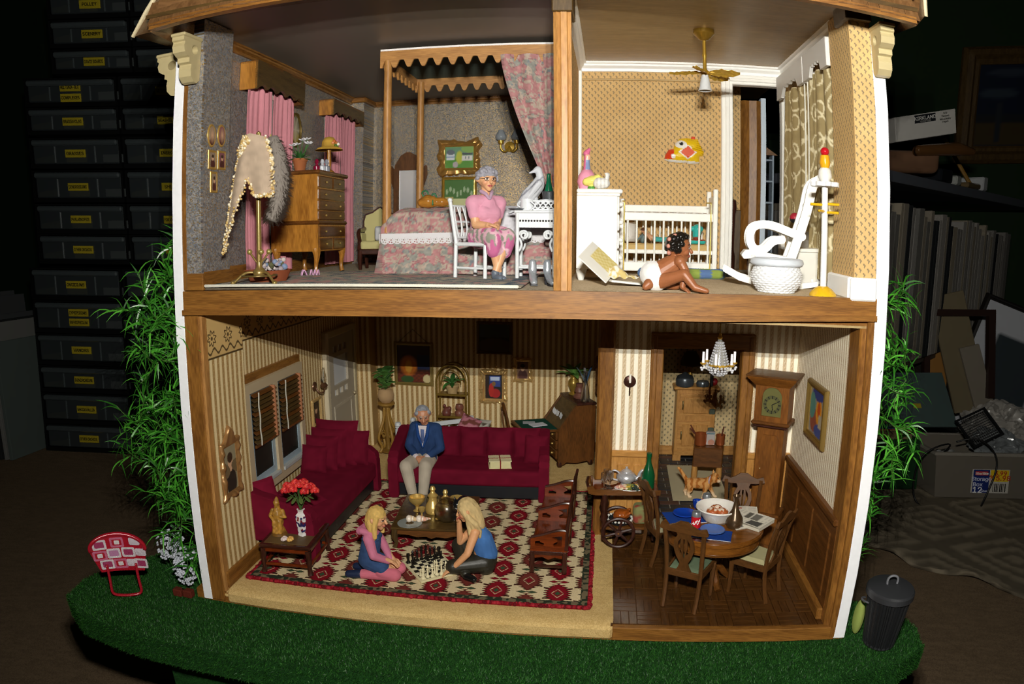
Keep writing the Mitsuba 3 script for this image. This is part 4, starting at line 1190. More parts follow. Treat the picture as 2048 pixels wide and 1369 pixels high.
put('apron', wd(plate([(-6.1, .95), (-.1, .95), (-.1, .3), (-.8, .4), (-1.2, .75), (-3, .5), (-4.8, .75), (-5.2, .4), (-6.1, .3)], 0, .35, 'y'), 5, 0), 'wood', M, dk)
r6 = random.Random(4)
for k in range(6):
    put('letter', piece(rbox(-.5, .5, -.02, .02, -.4, .4, .01), r6.choice(('#c9cdd2', '#d6d8da'))), 'matte', on_desk(-5.1 + .1 * (k % 2), 2.2 + .8 * k, 8.4, -90 + r6.uniform(-15, 15), rx=-20, ry=r6.uniform(-25, 25)), label='white letter tucked in the slanted pigeonholes of the desk', cat='letter', group='letters in the desk')
put('open_notebook', piece(rbox(-1.3, 1.3, -.9, .9, 0, .16, .03), '#b9bdc2'), 'matte', on_desk(-8.6, 3.4, 6.75, 10), label='pale notebook on the green blotter of the desk', cat='notebook')
put('paper_sheet', piece(rbox(-1.0, 1.0, -.8, .8, 0, .05, .01), '#9aa0a6'), 'matte', on_desk(-9.6, 5.2, 6.75, -15), label='loose grey paper behind the notebook on the desk', cat='paper')
DT = 10.95
put('brass_urn', piece(lathe([(0, 0), (.75, 0), (.8, .2), (.4, .5), (.6, .9), (.95, 1.7), (.9, 2.3), (.5, 2.8), (.55, 3.2), (.85, 3.4), (.7, 3.4), (0, 3.0)], 22), '#a08238', 50), 'metal', on_desk(-1.7, 6.0, DT), label='brass urn on top of the desk', cat='urn')
leafy('potted_plant', 'light green plant with long pointed leaves in the brass urn on the desk', 41.5 - 1.7 * CA - 6.0 * SA, 48.6 - 1.7 * SA + 6.0 * CA, DT + 3.2,
      [(k * 41, r5.uniform(12, 60), r5.uniform(2.4, 3.4), .95, r5.uniform(.2, .8), r5.choice(('#46752e', '#5a8a3a', '#6a9a48')), .1) for k in range(12)])
put('brown_jug', piece(lathe([(0, 0), (.9, 0), (1.0, .3), (.6, .8), (.85, 1.1), (.7, 1.7), (.5, 1.9), (.6, 2.4), (0, 2.4)], 14), '#6a4438', 50), 'satin', on_desk(-1.6, 3.4, DT), label='brown waisted jug on the desk beside the brass urn', cat='jug')
gd = thing('glass_decanter', 'slender clear glass bottle at the near end of the desk top', 'bottle')
put('bottle', piece(lathe([(0, 0), (.7, 0), (.75, .4), (.5, 2.2), (.22, 3.4), (.4, 4.8), (.3, 4.8), (.14, 3.4), (.4, 2.1), (.6, .3), (0, .2)], 16), (255, 255, 255), 60), 'glass', on_desk(-1.4, 1.2, DT), gd)
put('feather', [piece(moved(broad_leaf(3.4, .5, .4), 0, 0, 2.5, rz=20 + 60 * k, ry=-78 + 3 * k), c, 60) for k, c in ((0, '#3c5a78'), (1, '#8a8a8a'), (2, '#5a6a70'))], 'matte', on_desk(-1.4, 1.2, DT), gd)
picture(41.8, 53.2, 14.4, -90, 3.4, 4.4, .5, .4, lambda u, v: blend([(ell(u, v, .5, .5, .4, .4, 2), '#90856a')], '#5a5240'), 'ornate frame on the side wall above the desk', .3, '#7a5230', seed=8)
dc = thing('desk_chair', 'dark wooden side chair drawn up to the writing desk', 'chair')
M = mat(27.6, 48.2, .3, -78)
put('seat', wd(rbox(-1.9, 1.9, 0, 3.8, 4.1, 4.5, .12), 5, 0), 'wood', M, dc)
for x in (-1.7, 1.7):
    put('back_post', wd(tube(curve([(x, .2, 0), (x, .1, 4.2), (x, -.3, 7), (x * .9, -.9, 9.6)], 12), [.22] * 12, 7), 5, 2), 'wood', M, dc)
    put('front_leg', wd(tube([(x, 3.6, 4.1), (x, 3.6, 0)], [.25, .17], 7), 5, 2), 'wood', M, dc)
put('splat', wd(moved(plate([(-.8, 4.6), (.8, 4.6), (.5, 6), (.9, 7.5), (.7, 9.2), (-.7, 9.2), (-.9, 7.5), (-.5, 6)], -.1, .1, 'y'), 0, -.1, -.2, rx=7), 5, 2), 'wood', M, dc)
put('crest', wd(tube(curve([(-1.7, -.9, 9.4), (0, -1.0, 9.9), (1.7, -.9, 9.4)], 9), .28, 7), 5, 0), 'wood', M, dc)
# ---------------------------------------------------------------- dining room
PF = .02


def pedestal_table():
    t = thing('dining_table', 'oval polished brown pedestal dining table set with blue mats', 'table')
    M = mat(54.9, 9.3, PF, -4)
    el = sg.Point(0, 0).buffer(1, 40)
    top = lambda k: sa.scale(el, 5.5 * k, 5.2 * k)
    put('top', [wd(plate(top(.97), 6.85, 7.0), 12, 0), wd(plate(top(1.0), 6.6, 6.86), 12.4, 0), wd(plate(top(.98), 6.45, 6.6), 12, 0)], 'wood_polished', M, t)
    put('apron', wd(plate(top(.93).difference(top(.86)), 5.5, 6.5), 12.5, 0), 'wood_polished', M, t)
    put('apron_bead', wd(plate(top(.95).difference(top(.88)), 5.4, 5.6), 5, 0), 'wood_polished', M, t)
    put('column', wd(lathe([(0, 1.4), (.6, 1.4), (.9, 2.0), (.5, 2.6), (.75, 3.6), (.4, 4.6), (.55, 5.6), (.9, 6.4), (0, 6.5)], 16), 5, 2), 'wood_polished', M, t)
    for k in range(4):
        a = math.radians(20 + 90 * k)
        put('leg', wd(tube(curve([(r * math.cos(a), r * math.sin(a), z) for r, z in ((.3, 2.2), (1.0, 2.0), (1.9, 1.0), (2.7, .3))], 12), [.5] * 4 + [.42] * 4 + [.36] * 4, 7), 5, 0), 'wood_polished', M, t)


pedestal_table()


def dining_chair(x, y, rz, label, seatc='#7d7e62'):
    t = thing('dining_chair', label, 'chair', 'carved chairs around the dining table')
    M = mat(x, y, PF, rz)
    k = 10
    for s in (-1, 1):
        put('back_post', wd(tube(curve([(s * 1.75, -.5, 0), (s * 1.8, 0, 2.4), (s * 1.85, .05, 4.3), (s * 1.95, -.3, 7), (s * 2.1, -.9, 9.3)], 14), [.24] * 14, 6), k, 2), 'wood', M, t)
        put('front_leg', wd(tube([(s * 2.05, 4.0, 4.0), (s * 2.0, 4.0, 2), (s * 2.0, 4.05, 0)], [.3, .25, .2], 6), k, 2), 'wood', M, t)
        put('side_rail', wd(hull([(s * 1.9, 0, 3.5), (s * 1.9, 0, 4.2), (s * 2.15, 4.1, 3.5), (s * 2.15, 4.1, 4.2), (s * 1.7, 0, 3.5), (s * 1.7, 0, 4.2), (s * 1.95, 4.1, 3.5), (s * 1.95, 4.1, 4.2)]), k, 1), 'wood', M, t)
    put('front_rail', wd(rbox(-2.1, 2.1, 3.9, 4.2, 3.5, 4.2, .08), k, 0), 'wood', M, t)
    put('back_rail', wd(rbox(-1.8, 1.8, -.1, .15, 3.5, 4.3, .08), k, 0), 'wood', M, t)
    put('seat_pad', piece(hull([(a * w, b, z) for a in (-1, 1) for w, b, z in ((1.65, .2, 4.15), (1.85, 3.9, 4.15), (1.4, .6, 4.6), (1.6, 3.5, 4.6))]), seatc, 50), 'cloth', M, t)
    lean = lambda m: moved(m, 0, 0, 0, rx=9.5)
    put('crest', wd(moved(plate(sg.Polygon([(-2.5, 0), (-2.3, .55), (-1.6, .3), (-.9, .6), (-.4, .95), (.4, .95), (.9, .6), (1.6, .3), (2.3, .55), (2.5, 0), (1.5, -.15), (-1.5, -.15)]).buffer(.08), -.14, .14, 'y'), 0, -.95, 9.05, rx=9), k, 0), 'wood', M, t)
    urn = sg.Polygon([(-.75, 0), (.75, 0), (.5, .5), (.35, 1.0), (.75, 1.8), (1.05, 2.8), (.95, 3.6), (.6, 4.3), (.75, 4.7), (-.75, 4.7), (-.6, 4.3), (-.95, 3.6), (-1.05, 2.8), (-.75, 1.8), (-.35, 1.0), (-.5, .5)]).buffer(.08)
    for s in (-1, 1):
        urn = urn.difference(sg.Polygon([(s * .18, 2.0), (s * .4, 2.1), (s * .7, 2.9), (s * .62, 3.5), (s * .3, 4.0), (s * .42, 3.0)]))
    urn = urn.difference(sg.Polygon([(-.08, 1.6), (.08, 1.6), (.1, 3.9), (-.1, 3.9)]))
    put('splat', wd(moved(plate(urn, -.1, .1, 'y'), 0, .05, 4.25, rx=10.5), k, 2), 'wood', M, t)


dining_chair(51.2, 3.6, -26, 'carved dining chair nearest the viewer, back turned, at the front of the table', '#5c6a54')
dining_chair(61.3, 6.2, 52, 'carved dining chair with pale cushion on the right of the table by the panelling', '#a09a74')
dining_chair(48.6, 14.6, -72, 'carved dining chair on the left of the table beside the tea cart', '#8c866c')
dining_chair(59.4, 16.4, 172, 'carved dining chair facing the viewer behind the table in front of the clock')
TT = PF + 7.02


def mt(x, y, rz=0, z=TT):
    return mat(x, y, z, rz)


for x, y, rz, w, d, lb in ((52.0, 11.0, 12, 4.6, 3.4, 'blue placemat at the back left of the dining table'), (53.9, 6.6, -14, 5.0, 2.6, 'blue placemat at the front of the dining table')):
    put('placemat', [piece(rbox(-w / 2, w / 2, -d / 2, d / 2, 0, .06, .02), '#1b3a80'), piece(rbox(-w / 2 + .0, w / 2, -d / 2 - .05, -d / 2 + .05, .01, .05, .01), '#b8c0d0')], 'cloth', mt(x, y, rz), label=lb, cat='placemat')
PL = [(0, 0), (.6, 0), (1.1, .2), (1.35, .35), (1.3, .42), (1.0, .28), (.6, .12), (0, .1)]
put('blue_plate', piece(lathe(PL, 24), '#123a9a', 50), 'gloss', mt(51.9, 11.4, 0, TT + .06), label='cobalt blue glass plate on the back left placemat', cat='plate')
put('blue_plate', piece(lathe(PL, 24), '#3a5a9c', 50), 'gloss', mt(54.4, 7.0, 0, TT + .06), label='blue glass plate on the front placemat behind the chair', cat='plate')
put('blue_cup', piece(lathe([(0, 0), (.35, 0), (.5, .5), (.55, .9), (.48, .9), (.4, .4), (0, .12)], 18), '#10308a', 50), 'gloss', mt(53.6, 14.0), label='small cobalt blue glass cup behind the near soda can', cat='cup')
bw_ = put('white_bowl', piece(lathe([(0, 0), (1.2, 0), (1.5, .35), (2.1, 1.3), (2.4, 1.6), (2.35, 1.75), (1.9, 1.5), (1.2, .7), (0, .6)], 32), '#dcd8d0', 50), 'gloss', mt(55.3, 10.2), label='large white bowl of sweet rolls in the middle of the dining table', cat='bowl')
for k, (dx, dy) in enumerate(((-.55, -.3), (.5, -.4), (0, .55))):
    def bun(v):
        g = meshkit.noise(v * 5, 3)[:, None]
        return np.where((v[:, 2:3] > .25) & (g > .45), lin('#e0cdb8'), lin('#a8562c') * (.7 + .5 * g))
    put('sweet_roll', piece(ball(0, 0, 0, .68, 3, (1, 1, .62)), bun, 180), 'satin', mt(55.3 + dx, 10.2 + dy, k * 50, TT + 1.25), label=('sweet roll with white icing at the left in the white bowl', 'sweet roll with white icing at the right in the white bowl', 'sweet roll with white icing at the back in the white bowl')[k], cat='bread roll', group='rolls in the white bowl')


def can(x, y, rz, label):
    t = thing('soda_can', label, 'can', 'soda cans on the dining table')
    M = mt(x, y, rz)
    put('body', piece(lathe([(0, 0), (.42, 0), (.52, .12), (.52, 1.35), (.0, 1.35)], 24), '#b81a24', 40), 'gloss', M, t)
    put('lid', piece(lathe([(.52, 1.35), (.52, 1.55), (.46, 1.8), (.42, 1.86), (.36, 1.8), (0, 1.8)], 24), '#8f9296', 50), 'metal', M, t)
    a = [(.53 * math.sin(q), -.53 * math.cos(q), .42 + .7 * (q + .9) / 1.8 + .13 * math.sin(q * 7)) for q in np.linspace(-.9, .9, 22)]
    b = [(.53 * math.sin(q), -.53 * math.cos(q), .75 + .22 * math.sin(q * 9 + 1)) for q in np.linspace(-.5, .9, 18)]
    put('white_script', [piece(tube(a, .05, 5), '#e6e2e0', 180), piece(tube(b, .04, 5), '#e6e2e0', 180)], 'satin', M, t)


can(52.75, 8.3, -10, 'red soda can with silver top in front of the white bowl')
can(54.6, 13.6, 15, 'red soda can with silver top behind the white bowl')
put('brass_bottle', piece(lathe([(0, 0), (.75, 0), (.95, .5), (.9, 1.1), (.4, 2.0), (.22, 2.8), (.25, 3.3), (.45, 3.6), (.35, 3.6), (.15, 3.0), (0, 2.8)], 24), '#54402a', 60), 'metal', mt(57.0, 8.6), label='dull bronze long necked bottle on the table beside the white bowl', cat='bottle')


def news(u, v):
    lines = ((np.sin(v * 120) > 0) & (np.abs((u * 3) % 1 - .5) < .42)) * .35
    return blend([(lines, '#8c867c'), (rect(u, v, .06, .08, .45, .42), '#4c4a46'), (rect(u, v, .5, .55, .92, .66), '#5a564e'), (rect(u, v, .5, .3, .9, .5), '#6a665e'), (rect(u, v, .1, .82, .5, .9), '#a05a50')], '#cfc9ba')


for k, (x, y, rz) in enumerate(((58.3, 10.4, 22), (58.9, 11.6, -8), (59.4, 10.0, 48))):
    g = grid(40, 30, lambda u, v: ((u - .5) * 3.6, (v - .5) * 4.6, .12 + .16 * k + .08 * np.sin(u * 5 + k) * np.sin(v * 4)))
    ps = [piece(g, lambda p: news(p[:, 0] / 3.6 + .5, p[:, 1] / 4.6 + .5), 180), piece(moved(rbox(-1.75, 1.75, -2.25, 2.25, 0, .08 + .12 * k, .02)), '#bdb6a6')]
    put('newspaper', ps, 'matte', mt(x - .4, y, rz), label=('unfolded newspaper lowest on the right of the dining table', 'middle newspaper on the right of the dining table', 'topmost newspaper sticking out over the right table edge')[k], cat='newspaper', group='newspapers on the dining table')

# ---------------------------------------------------------------- tea cart
tc = thing('tea_cart', 'dark brown wooden tea cart with large spoked wheels against the dining room wall', 'cart')
M = mat(45.4, 19.2, PF, 2)
put('tray', [wd(rbox(-3.9, 4.1, -1.6, 1.9, 7.0, 7.3, .1), 4, 0)], 'wood_polished', M, tc)
put('tray_rim', [wd(plate([(-4.6, 7.9), (-3.9, 8.1), (-3.6, 7.6), (4.2, 7.6), (4.2, 7.0), (-3.5, 6.9), (-4.4, 7.1)], y, y + .22, 'y'), 5, 0) for y in (-1.75, 1.8)] + [wd(rbox(-4.1, -3.9, -1.7, 1.9, 6.9, 7.7, .08), 5, 1)], 'wood_polished', M, tc)
put('handle', wd(tube([(-4.4, -1.7, 7.9), (-4.6, 0, 8.0), (-4.4, 1.9, 7.9)], .18, 7), 2, 1), 'wood_polished', M, tc)
put('lower_shelf', wd(rbox(-2.8, 4.0, -1.5, 1.8, 2.3, 2.7, .1), 5, 0), 'wood_polished', M, tc)
for x, y in ((-2.4, -1.4), (3.7, -1.4), (-2.4, 1.6), (3.7, 1.6)):
    put('turned_leg', wd(lathe([(0, 1.0), (.22, 1.0), (.3, 2.4), (.25, 3.2), (.5, 4.0), (.3, 4.8), (.55, 5.8), (.35, 6.5), (.4, 7.0), (0, 7.0)], 14, x, y, 0), 2, 2), 'wood_polished', M, tc)
for y in (-1.75, 2.0):
    th = np.linspace(0, 2 * math.pi, 36, endpoint=False)
    w = put('wheel', wd(tube(np.c_[-.6 + 1.85 * np.cos(th), 0 * th + y, 2.08 + 1.85 * np.sin(th)], .22, 8, True), 2, 0), 'wood', M, tc)
    put('hub', [wd(tube([(-.6, y - .3, 2.08), (-.6, y + .3, 2.08)], .42, 12), 2, 0), piece(ball(-.6, y - .3, 2.08, .12, 1), '#b0a080', 180)], 'wood', M, w)
    for k in range(6):
        a = k * math.pi / 3 + .3
        put('spoke', wd(tube([(-.6, y, 2.08), (-.6 + .9 * math.cos(a), y, 2.08 + .9 * math.sin(a)), (-.6 + 1.7 * math.cos(a), y, 2.08 + 1.7 * math.sin(a))], [.13, .2, .12], 6), 2, 2), 'wood', M, w)
put('rolled_cloth', piece(soft_box(-1.4, 1.4, -1.0, 1.0, 0, 2.4, .5), lambda v: np.where((meshkit.noise(v * 1.7, 2) > .6)[:, None], lin('#8a4034'), lin('#7a7a50')), 60), 'cloth', mat(48.0, 19.4, PF + 2.75), label='flowered green cloth bundle on the lower shelf of the tea cart', cat='cloth')
dsh = thing('roasting_dish', 'dark scalloped dish on the lower shelf of the tea cart', 'dish')
put('dish', [piece(lathe([(0, 0), (1.3, 0), (1.6, .5), (1.5, .55), (1.2, .2), (0, .15)], 24), '#1b2226')] + [piece(ball(1.55 * math.cos(a), 1.55 * math.sin(a), .55, .17, 1), '#c4c2b8', 180) for a in np.linspace(0, 6.1, 22)], 'gloss', mat(45.0, 19.3, PF + 2.72), dsh)
put('roast_bird', piece(blob([[((0, 0, .7), .85), ((.7, 0, .9), .6)], [((.6, .5, .9), .3), ((1.2, .6, 1.3), .18)], [((.6, -.5, .9), .3), ((1.2, -.6, 1.3), .18)]], .2, 4), lambda v: lin('#8a4414') * (.7 + .6 * meshkit.noise(v * 4)[:, None]), 180), 'gloss', mat(45.0, 19.3, PF + 2.9), label='roasted brown bird on the dark scalloped dish', cat='food')
TR = PF + 7.32
tp = thing('silver_teapot', 'shiny silver teapot with looped handle on the tea cart', 'teapot')
M = mat(45.6, 20.4, TR)
put('body', piece(lathe([(0, 0), (.7, 0), (.6, .2), (1.15, .7), (1.25, 1.1), (.9, 1.5), (.6, 1.65), (.65, 1.75), (.3, 1.95), (.12, 2.1), (.18, 2.25), (0, 2.35)], 26), SILVER, 60), 'metal', M, tp)
put('spout', piece(tube(curve([(.9, 0, .7), (1.5, 0, 1.0), (1.7, 0, 1.6), (2.1, 0, 1.95)], 12), np.linspace(.32, .16, 12), 8), SILVER, 180), 'metal', M, tp)
put('handle', piece(tube(curve([(-.9, 0, 1.5), (-1.6, 0, 1.75), (-1.95, 0, 1.2), (-1.5, 0, .6), (-.95, 0, .5)], 18), .13, 7), SILVER, 180), 'metal', M, tp)
gb = thing('green_bottle', 'tall dark green wine bottle at the right end of the tea cart', 'bottle')
put('bottle', piece(lathe([(0, 0), (.75, 0), (.8, .15), (.8, 1.6), (.55, 2.5), (.3, 3.2), (.24, 3.9), (.32, 3.95), (.3, 4.15), (.34, 4.4), (.2, 4.4), (0, 4.3)], 24), '#0a4a28', 60), 'gloss', mat(48.2, 19.4, TR), gb)
pt = thing('food_platter', 'oval white platter heaped with pink, yellow and green food on the tea cart', 'platter')
M = mat(46.2, 18.5, TR, 4)
pm = lathe([(0, 0), (1.2, 0), (1.9, .25), (1.85, .32), (1.2, .1), (0, .1)], 28)
pm.vertices *= V([1.1, .62, 1])
put('plate', piece(pm, '#c6cac8', 50), 'gloss', M, pt)
rf = random.Random(9)
fs = []
for k in range(110):
    a, r = rf.uniform(0, 6.28), math.sqrt(rf.random())
    x, y = 1.85 * r * math.cos(a), 1.0 * r * math.sin(a)
    c = ('#d8a89c', '#c98878', '#d8c8a0')[k % 3] if x < -.6 else (('#5c6a2c', '#8c8a3c', '#c8a43c')[k % 3] if x < .5 else ('#d0863c', '#d8c49c', '#cbb890')[k % 3])
    fs.append(piece(ball(x, y, .3 + .3 * (1 - r), rf.uniform(.14, .24), 1, (1, 1, .7)), '#23332a' if abs(x - .45) < .3 and y < 0 else c, 180))
put('food', fs, 'satin', M, pt, kind='stuff')
for k, (x, y) in enumerate(((42.9, 18.4), (43.6, 18.9), (43.2, 19.6))):
    put('wine_glass', piece(lathe([(0, 0), (.42, 0), (.42, .06), (.07, .12), (.06, .9), (.35, 1.3), (.42, 1.9), (.38, 2.1), (.33, 2.08), (.35, 1.8), (.28, 1.35), (0, 1.05)], 18), (255, 255, 255), 60), 'glass', mat(x, y, TR), label=('front', 'right', 'rear')[k] + ' clear stemmed glass at the left end of the tea cart', cat='glass', group='glasses on the tea cart')
put('small_saucer', piece(lathe([(0, 0), (.5, 0), (1.0, .3), (.95, .36), (.5, .1), (0, .1)], 20), '#b89a78', 50), 'gloss', mat(43.6, 20.3, TR), label='small tan saucer behind the glasses on the tea cart', cat='saucer')

# ---------------------------------------------------------------- dining room: clock, lamp, picture, chandelier
ck = thing('grandfather_clock', 'tall brown grandfather clock standing in the right corner of the dining room', 'clock')
M = mat(62.9, 18.9, PF, -27)
put('plinth', [wd(rbox(-2.1, 2.1, -1.5, 1.5, 0, 4.6, .1), 12, 2), wd(rbox(-2.3, 2.3, -1.7, 1.6, 0, .9, .1), 5, 0), wd(rbox(-2.2, 2.2, -1.6, 1.6, 4.4, 4.9, .15), 5, 0)], 'wood', M, ck)
put('waist', wd(rbox(-1.65, 1.65, -1.2, 1.3, 4.8, 15.8, .1), 12, 2), 'wood', M, ck)
dd = put('door', wd(plate(sg.Polygon([(-1.1, 5.8), (1.1, 5.8), (1.1, 14.3), (.8, 14.7), (-.8, 14.7), (-1.1, 14.3)]), -1.38, -1.15, 'y'), 12.4, 2), 'wood', M, ck)
put('latch', piece(ball(-.85, -1.42, 10.5, .1, 1), '#b8a070', 180), 'metal', M, dd)
put('hood_base', [wd(rbox(-2.1, 2.1, -1.7, 1.5, 15.6, 15.95, .12), 2, 0), wd(rbox(-2.35, 2.35, -1.95, 1.6, 15.95, 16.4, .15), 5, 0)], 'wood', M, ck)
put('hood', wd(plate(sg.box(-2.05, 16.4, 2.05, 21.0).difference(sg.Polygon([(-1.2, 17.0), (1.2, 17.0), (1.2, 19.3)] + [(1.2 * math.cos(a), 19.3 + 1.2 * math.sin(a)) for a in np.linspace(0, math.pi, 16)])), -1.75, -1.3, 'y'), 12.4, 2), 'wood', M, ck)
put('hood_case', wd(rbox(-2.0, 2.0, -1.35, 1.4, 16.3, 21, .05), 12, 2), 'wood', M, ck)
put('cornice', [wd(hull([(sx * a, y, z) for sx in (-1, 1) for a, y, z in ((2.1, -1.8, 20.6), (2.1, 1.5, 20.6), (2.9, -2.6, 21.5), (2.9, 1.5, 21.5), (3.0, -2.7, 21.8), (3.0, 1.5, 21.8))]), 12.2, 0), wd(rbox(-3.1, 3.1, -2.8, 1.5, 21.75, 21.95, .05), 10, 0)], 'wood', M, ck)
di = put('dial', piece(plate(sg.Polygon([(-1.2, 17.0), (1.2, 17.0), (1.2, 19.3)] + [(1.2 * math.cos(a), 19.3 + 1.2 * math.sin(a)) for a in np.linspace(0, math.pi, 16)]), -1.45, -1.38, 'y'), '#5c5a30'), 'satin', M, ck)
put('chapter_ring', [piece(plate(sg.Point(0, 18.4).buffer(1.08, 24).difference(sg.Point(0, 18.4).buffer(.7, 24)), -1.5, -1.44, 'y'), '#49492a')] + [piece(moved(cuboid(-.05, .05, -1.54, -1.48, .72, 1.05), 0, 0, 18.4, ry=30 * k), '#15150f') for k in range(12)], 'satin', M, di)
put('hands', [piece(moved(cuboid(-.04, .04, -1.58, -1.53, 0, .65), 0, 0, 18.4, ry=a), '#141410') for a in (60, 170)], 'satin', M, di)
sc_ = thing('wall_sconce', 'small round bronze candle sconce on the striped wall beside the kitchen doorway', 'wall lamp')
M = mat(45.6, 22.1, 19.9)
d_ = lathe([(0, 0), (.7, 0), (.75, .1), (.6, .2), (.15, .3), (0, .3)], 20)
d_.vertices = d_.vertices[:, [0, 2, 1]] * V([1, -1, 1])
put('backplate', piece(d_, '#4a2c22'), 'metal', M, sc_)
put('arm', piece(tube([(0, -.2, -1.7), (0, -.3, -.2), (0, -.7, -.1)], .09, 6), '#3a241c', 180), 'metal', M, sc_)
put('candle', piece(cyl(0, -.7, -.05, 1.0, .13, 10), '#e8e4d8'), 'matte', M, sc_)
modern = lambda u, v: blend([(ell(u, v, .3, .3, .25, .28), '#8a4a3a'), (ell(u, v, .6, .55, .2, .3), '#d08a28'), (ell(u, v, .6, .6, .1, .18), '#b84a1c'), (ell(u, v, .5, .92, .4, .16), '#2c3a74'), (ell(u, v, .15, .6, .22, .3), '#4c8078'), (ell(u, v, .7, .12, .35, .16), '#3c4c84'), (rect(u, v, .62, .2, .95, .5), '#a89c84')], '#8c8478')
picture(66.2, 12.0, 18.9, -90, 5.6, 5.0, .75, .55, modern, 'colourful abstract painting in a gold frame on the right dining room wall', 0, '#8c7038')

ch = thing('chandelier', 'crystal and brass chandelier with white candles hanging in the dining room', 'chandelier')
M = mat(54.5, 11.0, 0)
put('rod', [piece(tube([(0, 0, 27.0), (0, 0, 29.9)], .06, 6), '#a8842c', 180), piece(lathe([(0, 29.6), (.9, 29.75), (1.0, 29.95), (0, 29.95)], 18), '#a8842c')], 'metal', M, ch)
put('finial', piece(lathe([(0, 26.8), (.2, 26.9), (.28, 27.1), (.12, 27.3), (.14, 27.5), (0, 27.6)], 12), '#d8ac40'), 'metal', M, ch)
put('crystal_cone', [piece(lathe([(.2, 26.9), (.45, 26.2), (.75, 25.2), (1.0, 24.2), (.9, 24.2), (.6, 25.2), (.3, 26.2)], 22), '#8c8a84', 60)] + [piece(ball((.3 + .75 * q) * math.cos(a), (.3 + .75 * q) * math.sin(a), 26.8 - 2.6 * q, .12, 1), '#a4a4a8', 180) for a in np.linspace(0, 6.28, 13)[:-1] for q in np.linspace(.1, .95, 9)], 'gloss', M, ch)
put('gold_band', [piece(lathe([(1.0, 24.0), (1.1, 24.1), (1.0, 24.3), (.95, 24.1)], 24), '#d8ac40'), piece(lathe([(.55, 23.7), (.62, 23.8), (.55, 23.95)], 20), '#d8ac40')], 'metal', M, ch)
put('crystal_bowl', [piece(ball(r * math.cos(a), r * math.sin(a), 24.0 - d, .16, 1), '#b0b0b4', 180) for r, d in ((1.3, .0), (1.1, .3), (.85, .6), (.55, .8), (.2, .9)) for a in np.linspace(0, 6.28, int(4 + 14 * r))[:-1]], 'gloss', M, ch)
for k in range(6):
    a = math.radians(10 + 60 * k)
    c, s_ = math.cos(a), math.sin(a)
    ar = put('arm', piece(tube(curve([(.9 * c, .9 * s_, 24.2), (1.3 * c, 1.3 * s_, 23.8), (1.75 * c, 1.75 * s_, 24.2)], 8), .12, 6), '#c8c4b8', 180), 'gloss', M, ch)
    put('cup', piece(lathe([(0, 24.1), (.3, 24.3), (.32, 24.45), (0, 24.45)], 12, 1.75 * c, 1.75 * s_), '#c89c38'), 'metal', M, ar)
    put('candle', piece(cyl(1.75 * c, 1.75 * s_, 24.4, 25.6, .15, 10, .13), '#f0eef4'), 'satin', M, ar)
    put('drops', [piece(ball((1.75 + .2 * math.cos(q)) * c, (1.75 + .2 * math.cos(q)) * s_, 23.9 - .2 * (q % 2), .14, 1), '#d0d0d6', 180) for q in range(3)], 'gloss', M, ar)

# ---------------------------------------------------------------- kitchen beyond the doorway
ib = thing('oak_icebox', 'light oak icebox cupboard with brass latches against the kitchen back wall', 'cupboard')
M = mat(58.1, 53.4, PF, s=(.0114, .01, .01))
put('case', [wd(rbox(-2.9, 2.9, -.9, 2.3, 1.4, 12.4, .1), 6, 2), wd(rbox(-2.9, 2.9, -1.0, 2.3, .9, 1.8, .1), 6, 0)], 'wood', M, ib)
put('top', wd(rbox(-3.4, 3.3, -1.4, 2.4, 12.4, 12.9, .15), 6.3, 0), 'wood', M, ib)
for x in (-2.4, 2.4):
    put('foot', wd(hull([(x - .6, -1, 0), (x + .6, -1, 0), (x - .6, -1, 1), (x + .6, -1, 1), (x - .6, 0, 0), (x + .6, 0, 0), (x - .6, 0, 1), (x + .6, 0, 1)]), 6, 2), 'wood', M, ib)
for z0, z1, tl in ((7.9, 11.7, 0), (2.2, 7.0, 2.5)):
    dm = moved(plate(sg.box(-2.4, z0, 2.4, z1), -.22, .0, 'y'), 0, -.9, 0, ry=-tl * .7)
    d = put('door', wd(dm, 6.2, 0), 'wood', M, ib)
    for a, b in (((-2.0, -.1), (.1, 2.0)) if z0 < 5 else ((-2.0, 2.0),)) if False else (((-1.9, -.15), (.15, 1.9)) if z0 < 5 else ((-1.9, 1.9),)):
        put('panel', wd(rbox(a, b, -1.28, -1.1, z0 + .5, z1 - .5, .1), 6.4, 2), 'wood', M, d)
    put('handle', piece(tube([(-2.0, -1.25, (z0 + z1) / 2 - .7), (-2.0, -1.5, (z0 + z1) / 2), (-2.0, -1.25, (z0 + z1) / 2 + .7)], .1, 6), '#6b5c38', 180), 'metal', M, d)
    put('hinge', piece(rbox(1.9, 2.8, -1.35, -1.0, (z1 - 1.9 if z0 < 5 else z0 + .4), (z1 - 1.0 if z0 < 5 else z0 + 1.3), .12), '#6e7868'), 'metal', M, d)
IT = PF + 12.92
put('pewter_pan', piece(lathe([(0, 0), (1.3, 0), (1.5, .3), (1.5, 1.2), (1.25, 1.7), (.6, 2.0), (.25, 2.3), (0, 2.4)], 24), '#50565c', 40), 'metal', mat(56.0, 53.0, IT), label='large dull pewter lidded pan on top of the oak icebox', cat='pan')
ol = thing('oil_lamp', 'tall oil lamp with brass stem and dark shade on the oak icebox', 'lamp')
M = mat(56.9, 53.8, IT)
put('stem', piece(lathe([(0, 0), (.6, 0), (.3, .4), (.3, 1.2), (.5, 1.7), (.2, 2.2), (.2, 3.4), (0, 3.5)], 16), '#b08a3c', 60), 'metal', M, ol)
put('shade', piece(lathe([(1.7, 3.4), (1.6, 4.4), (.9, 5.6), (.8, 5.6), (1.5, 4.3), (1.6, 3.4)], 20), '#4a3a26', 60), 'satin', M, ol)
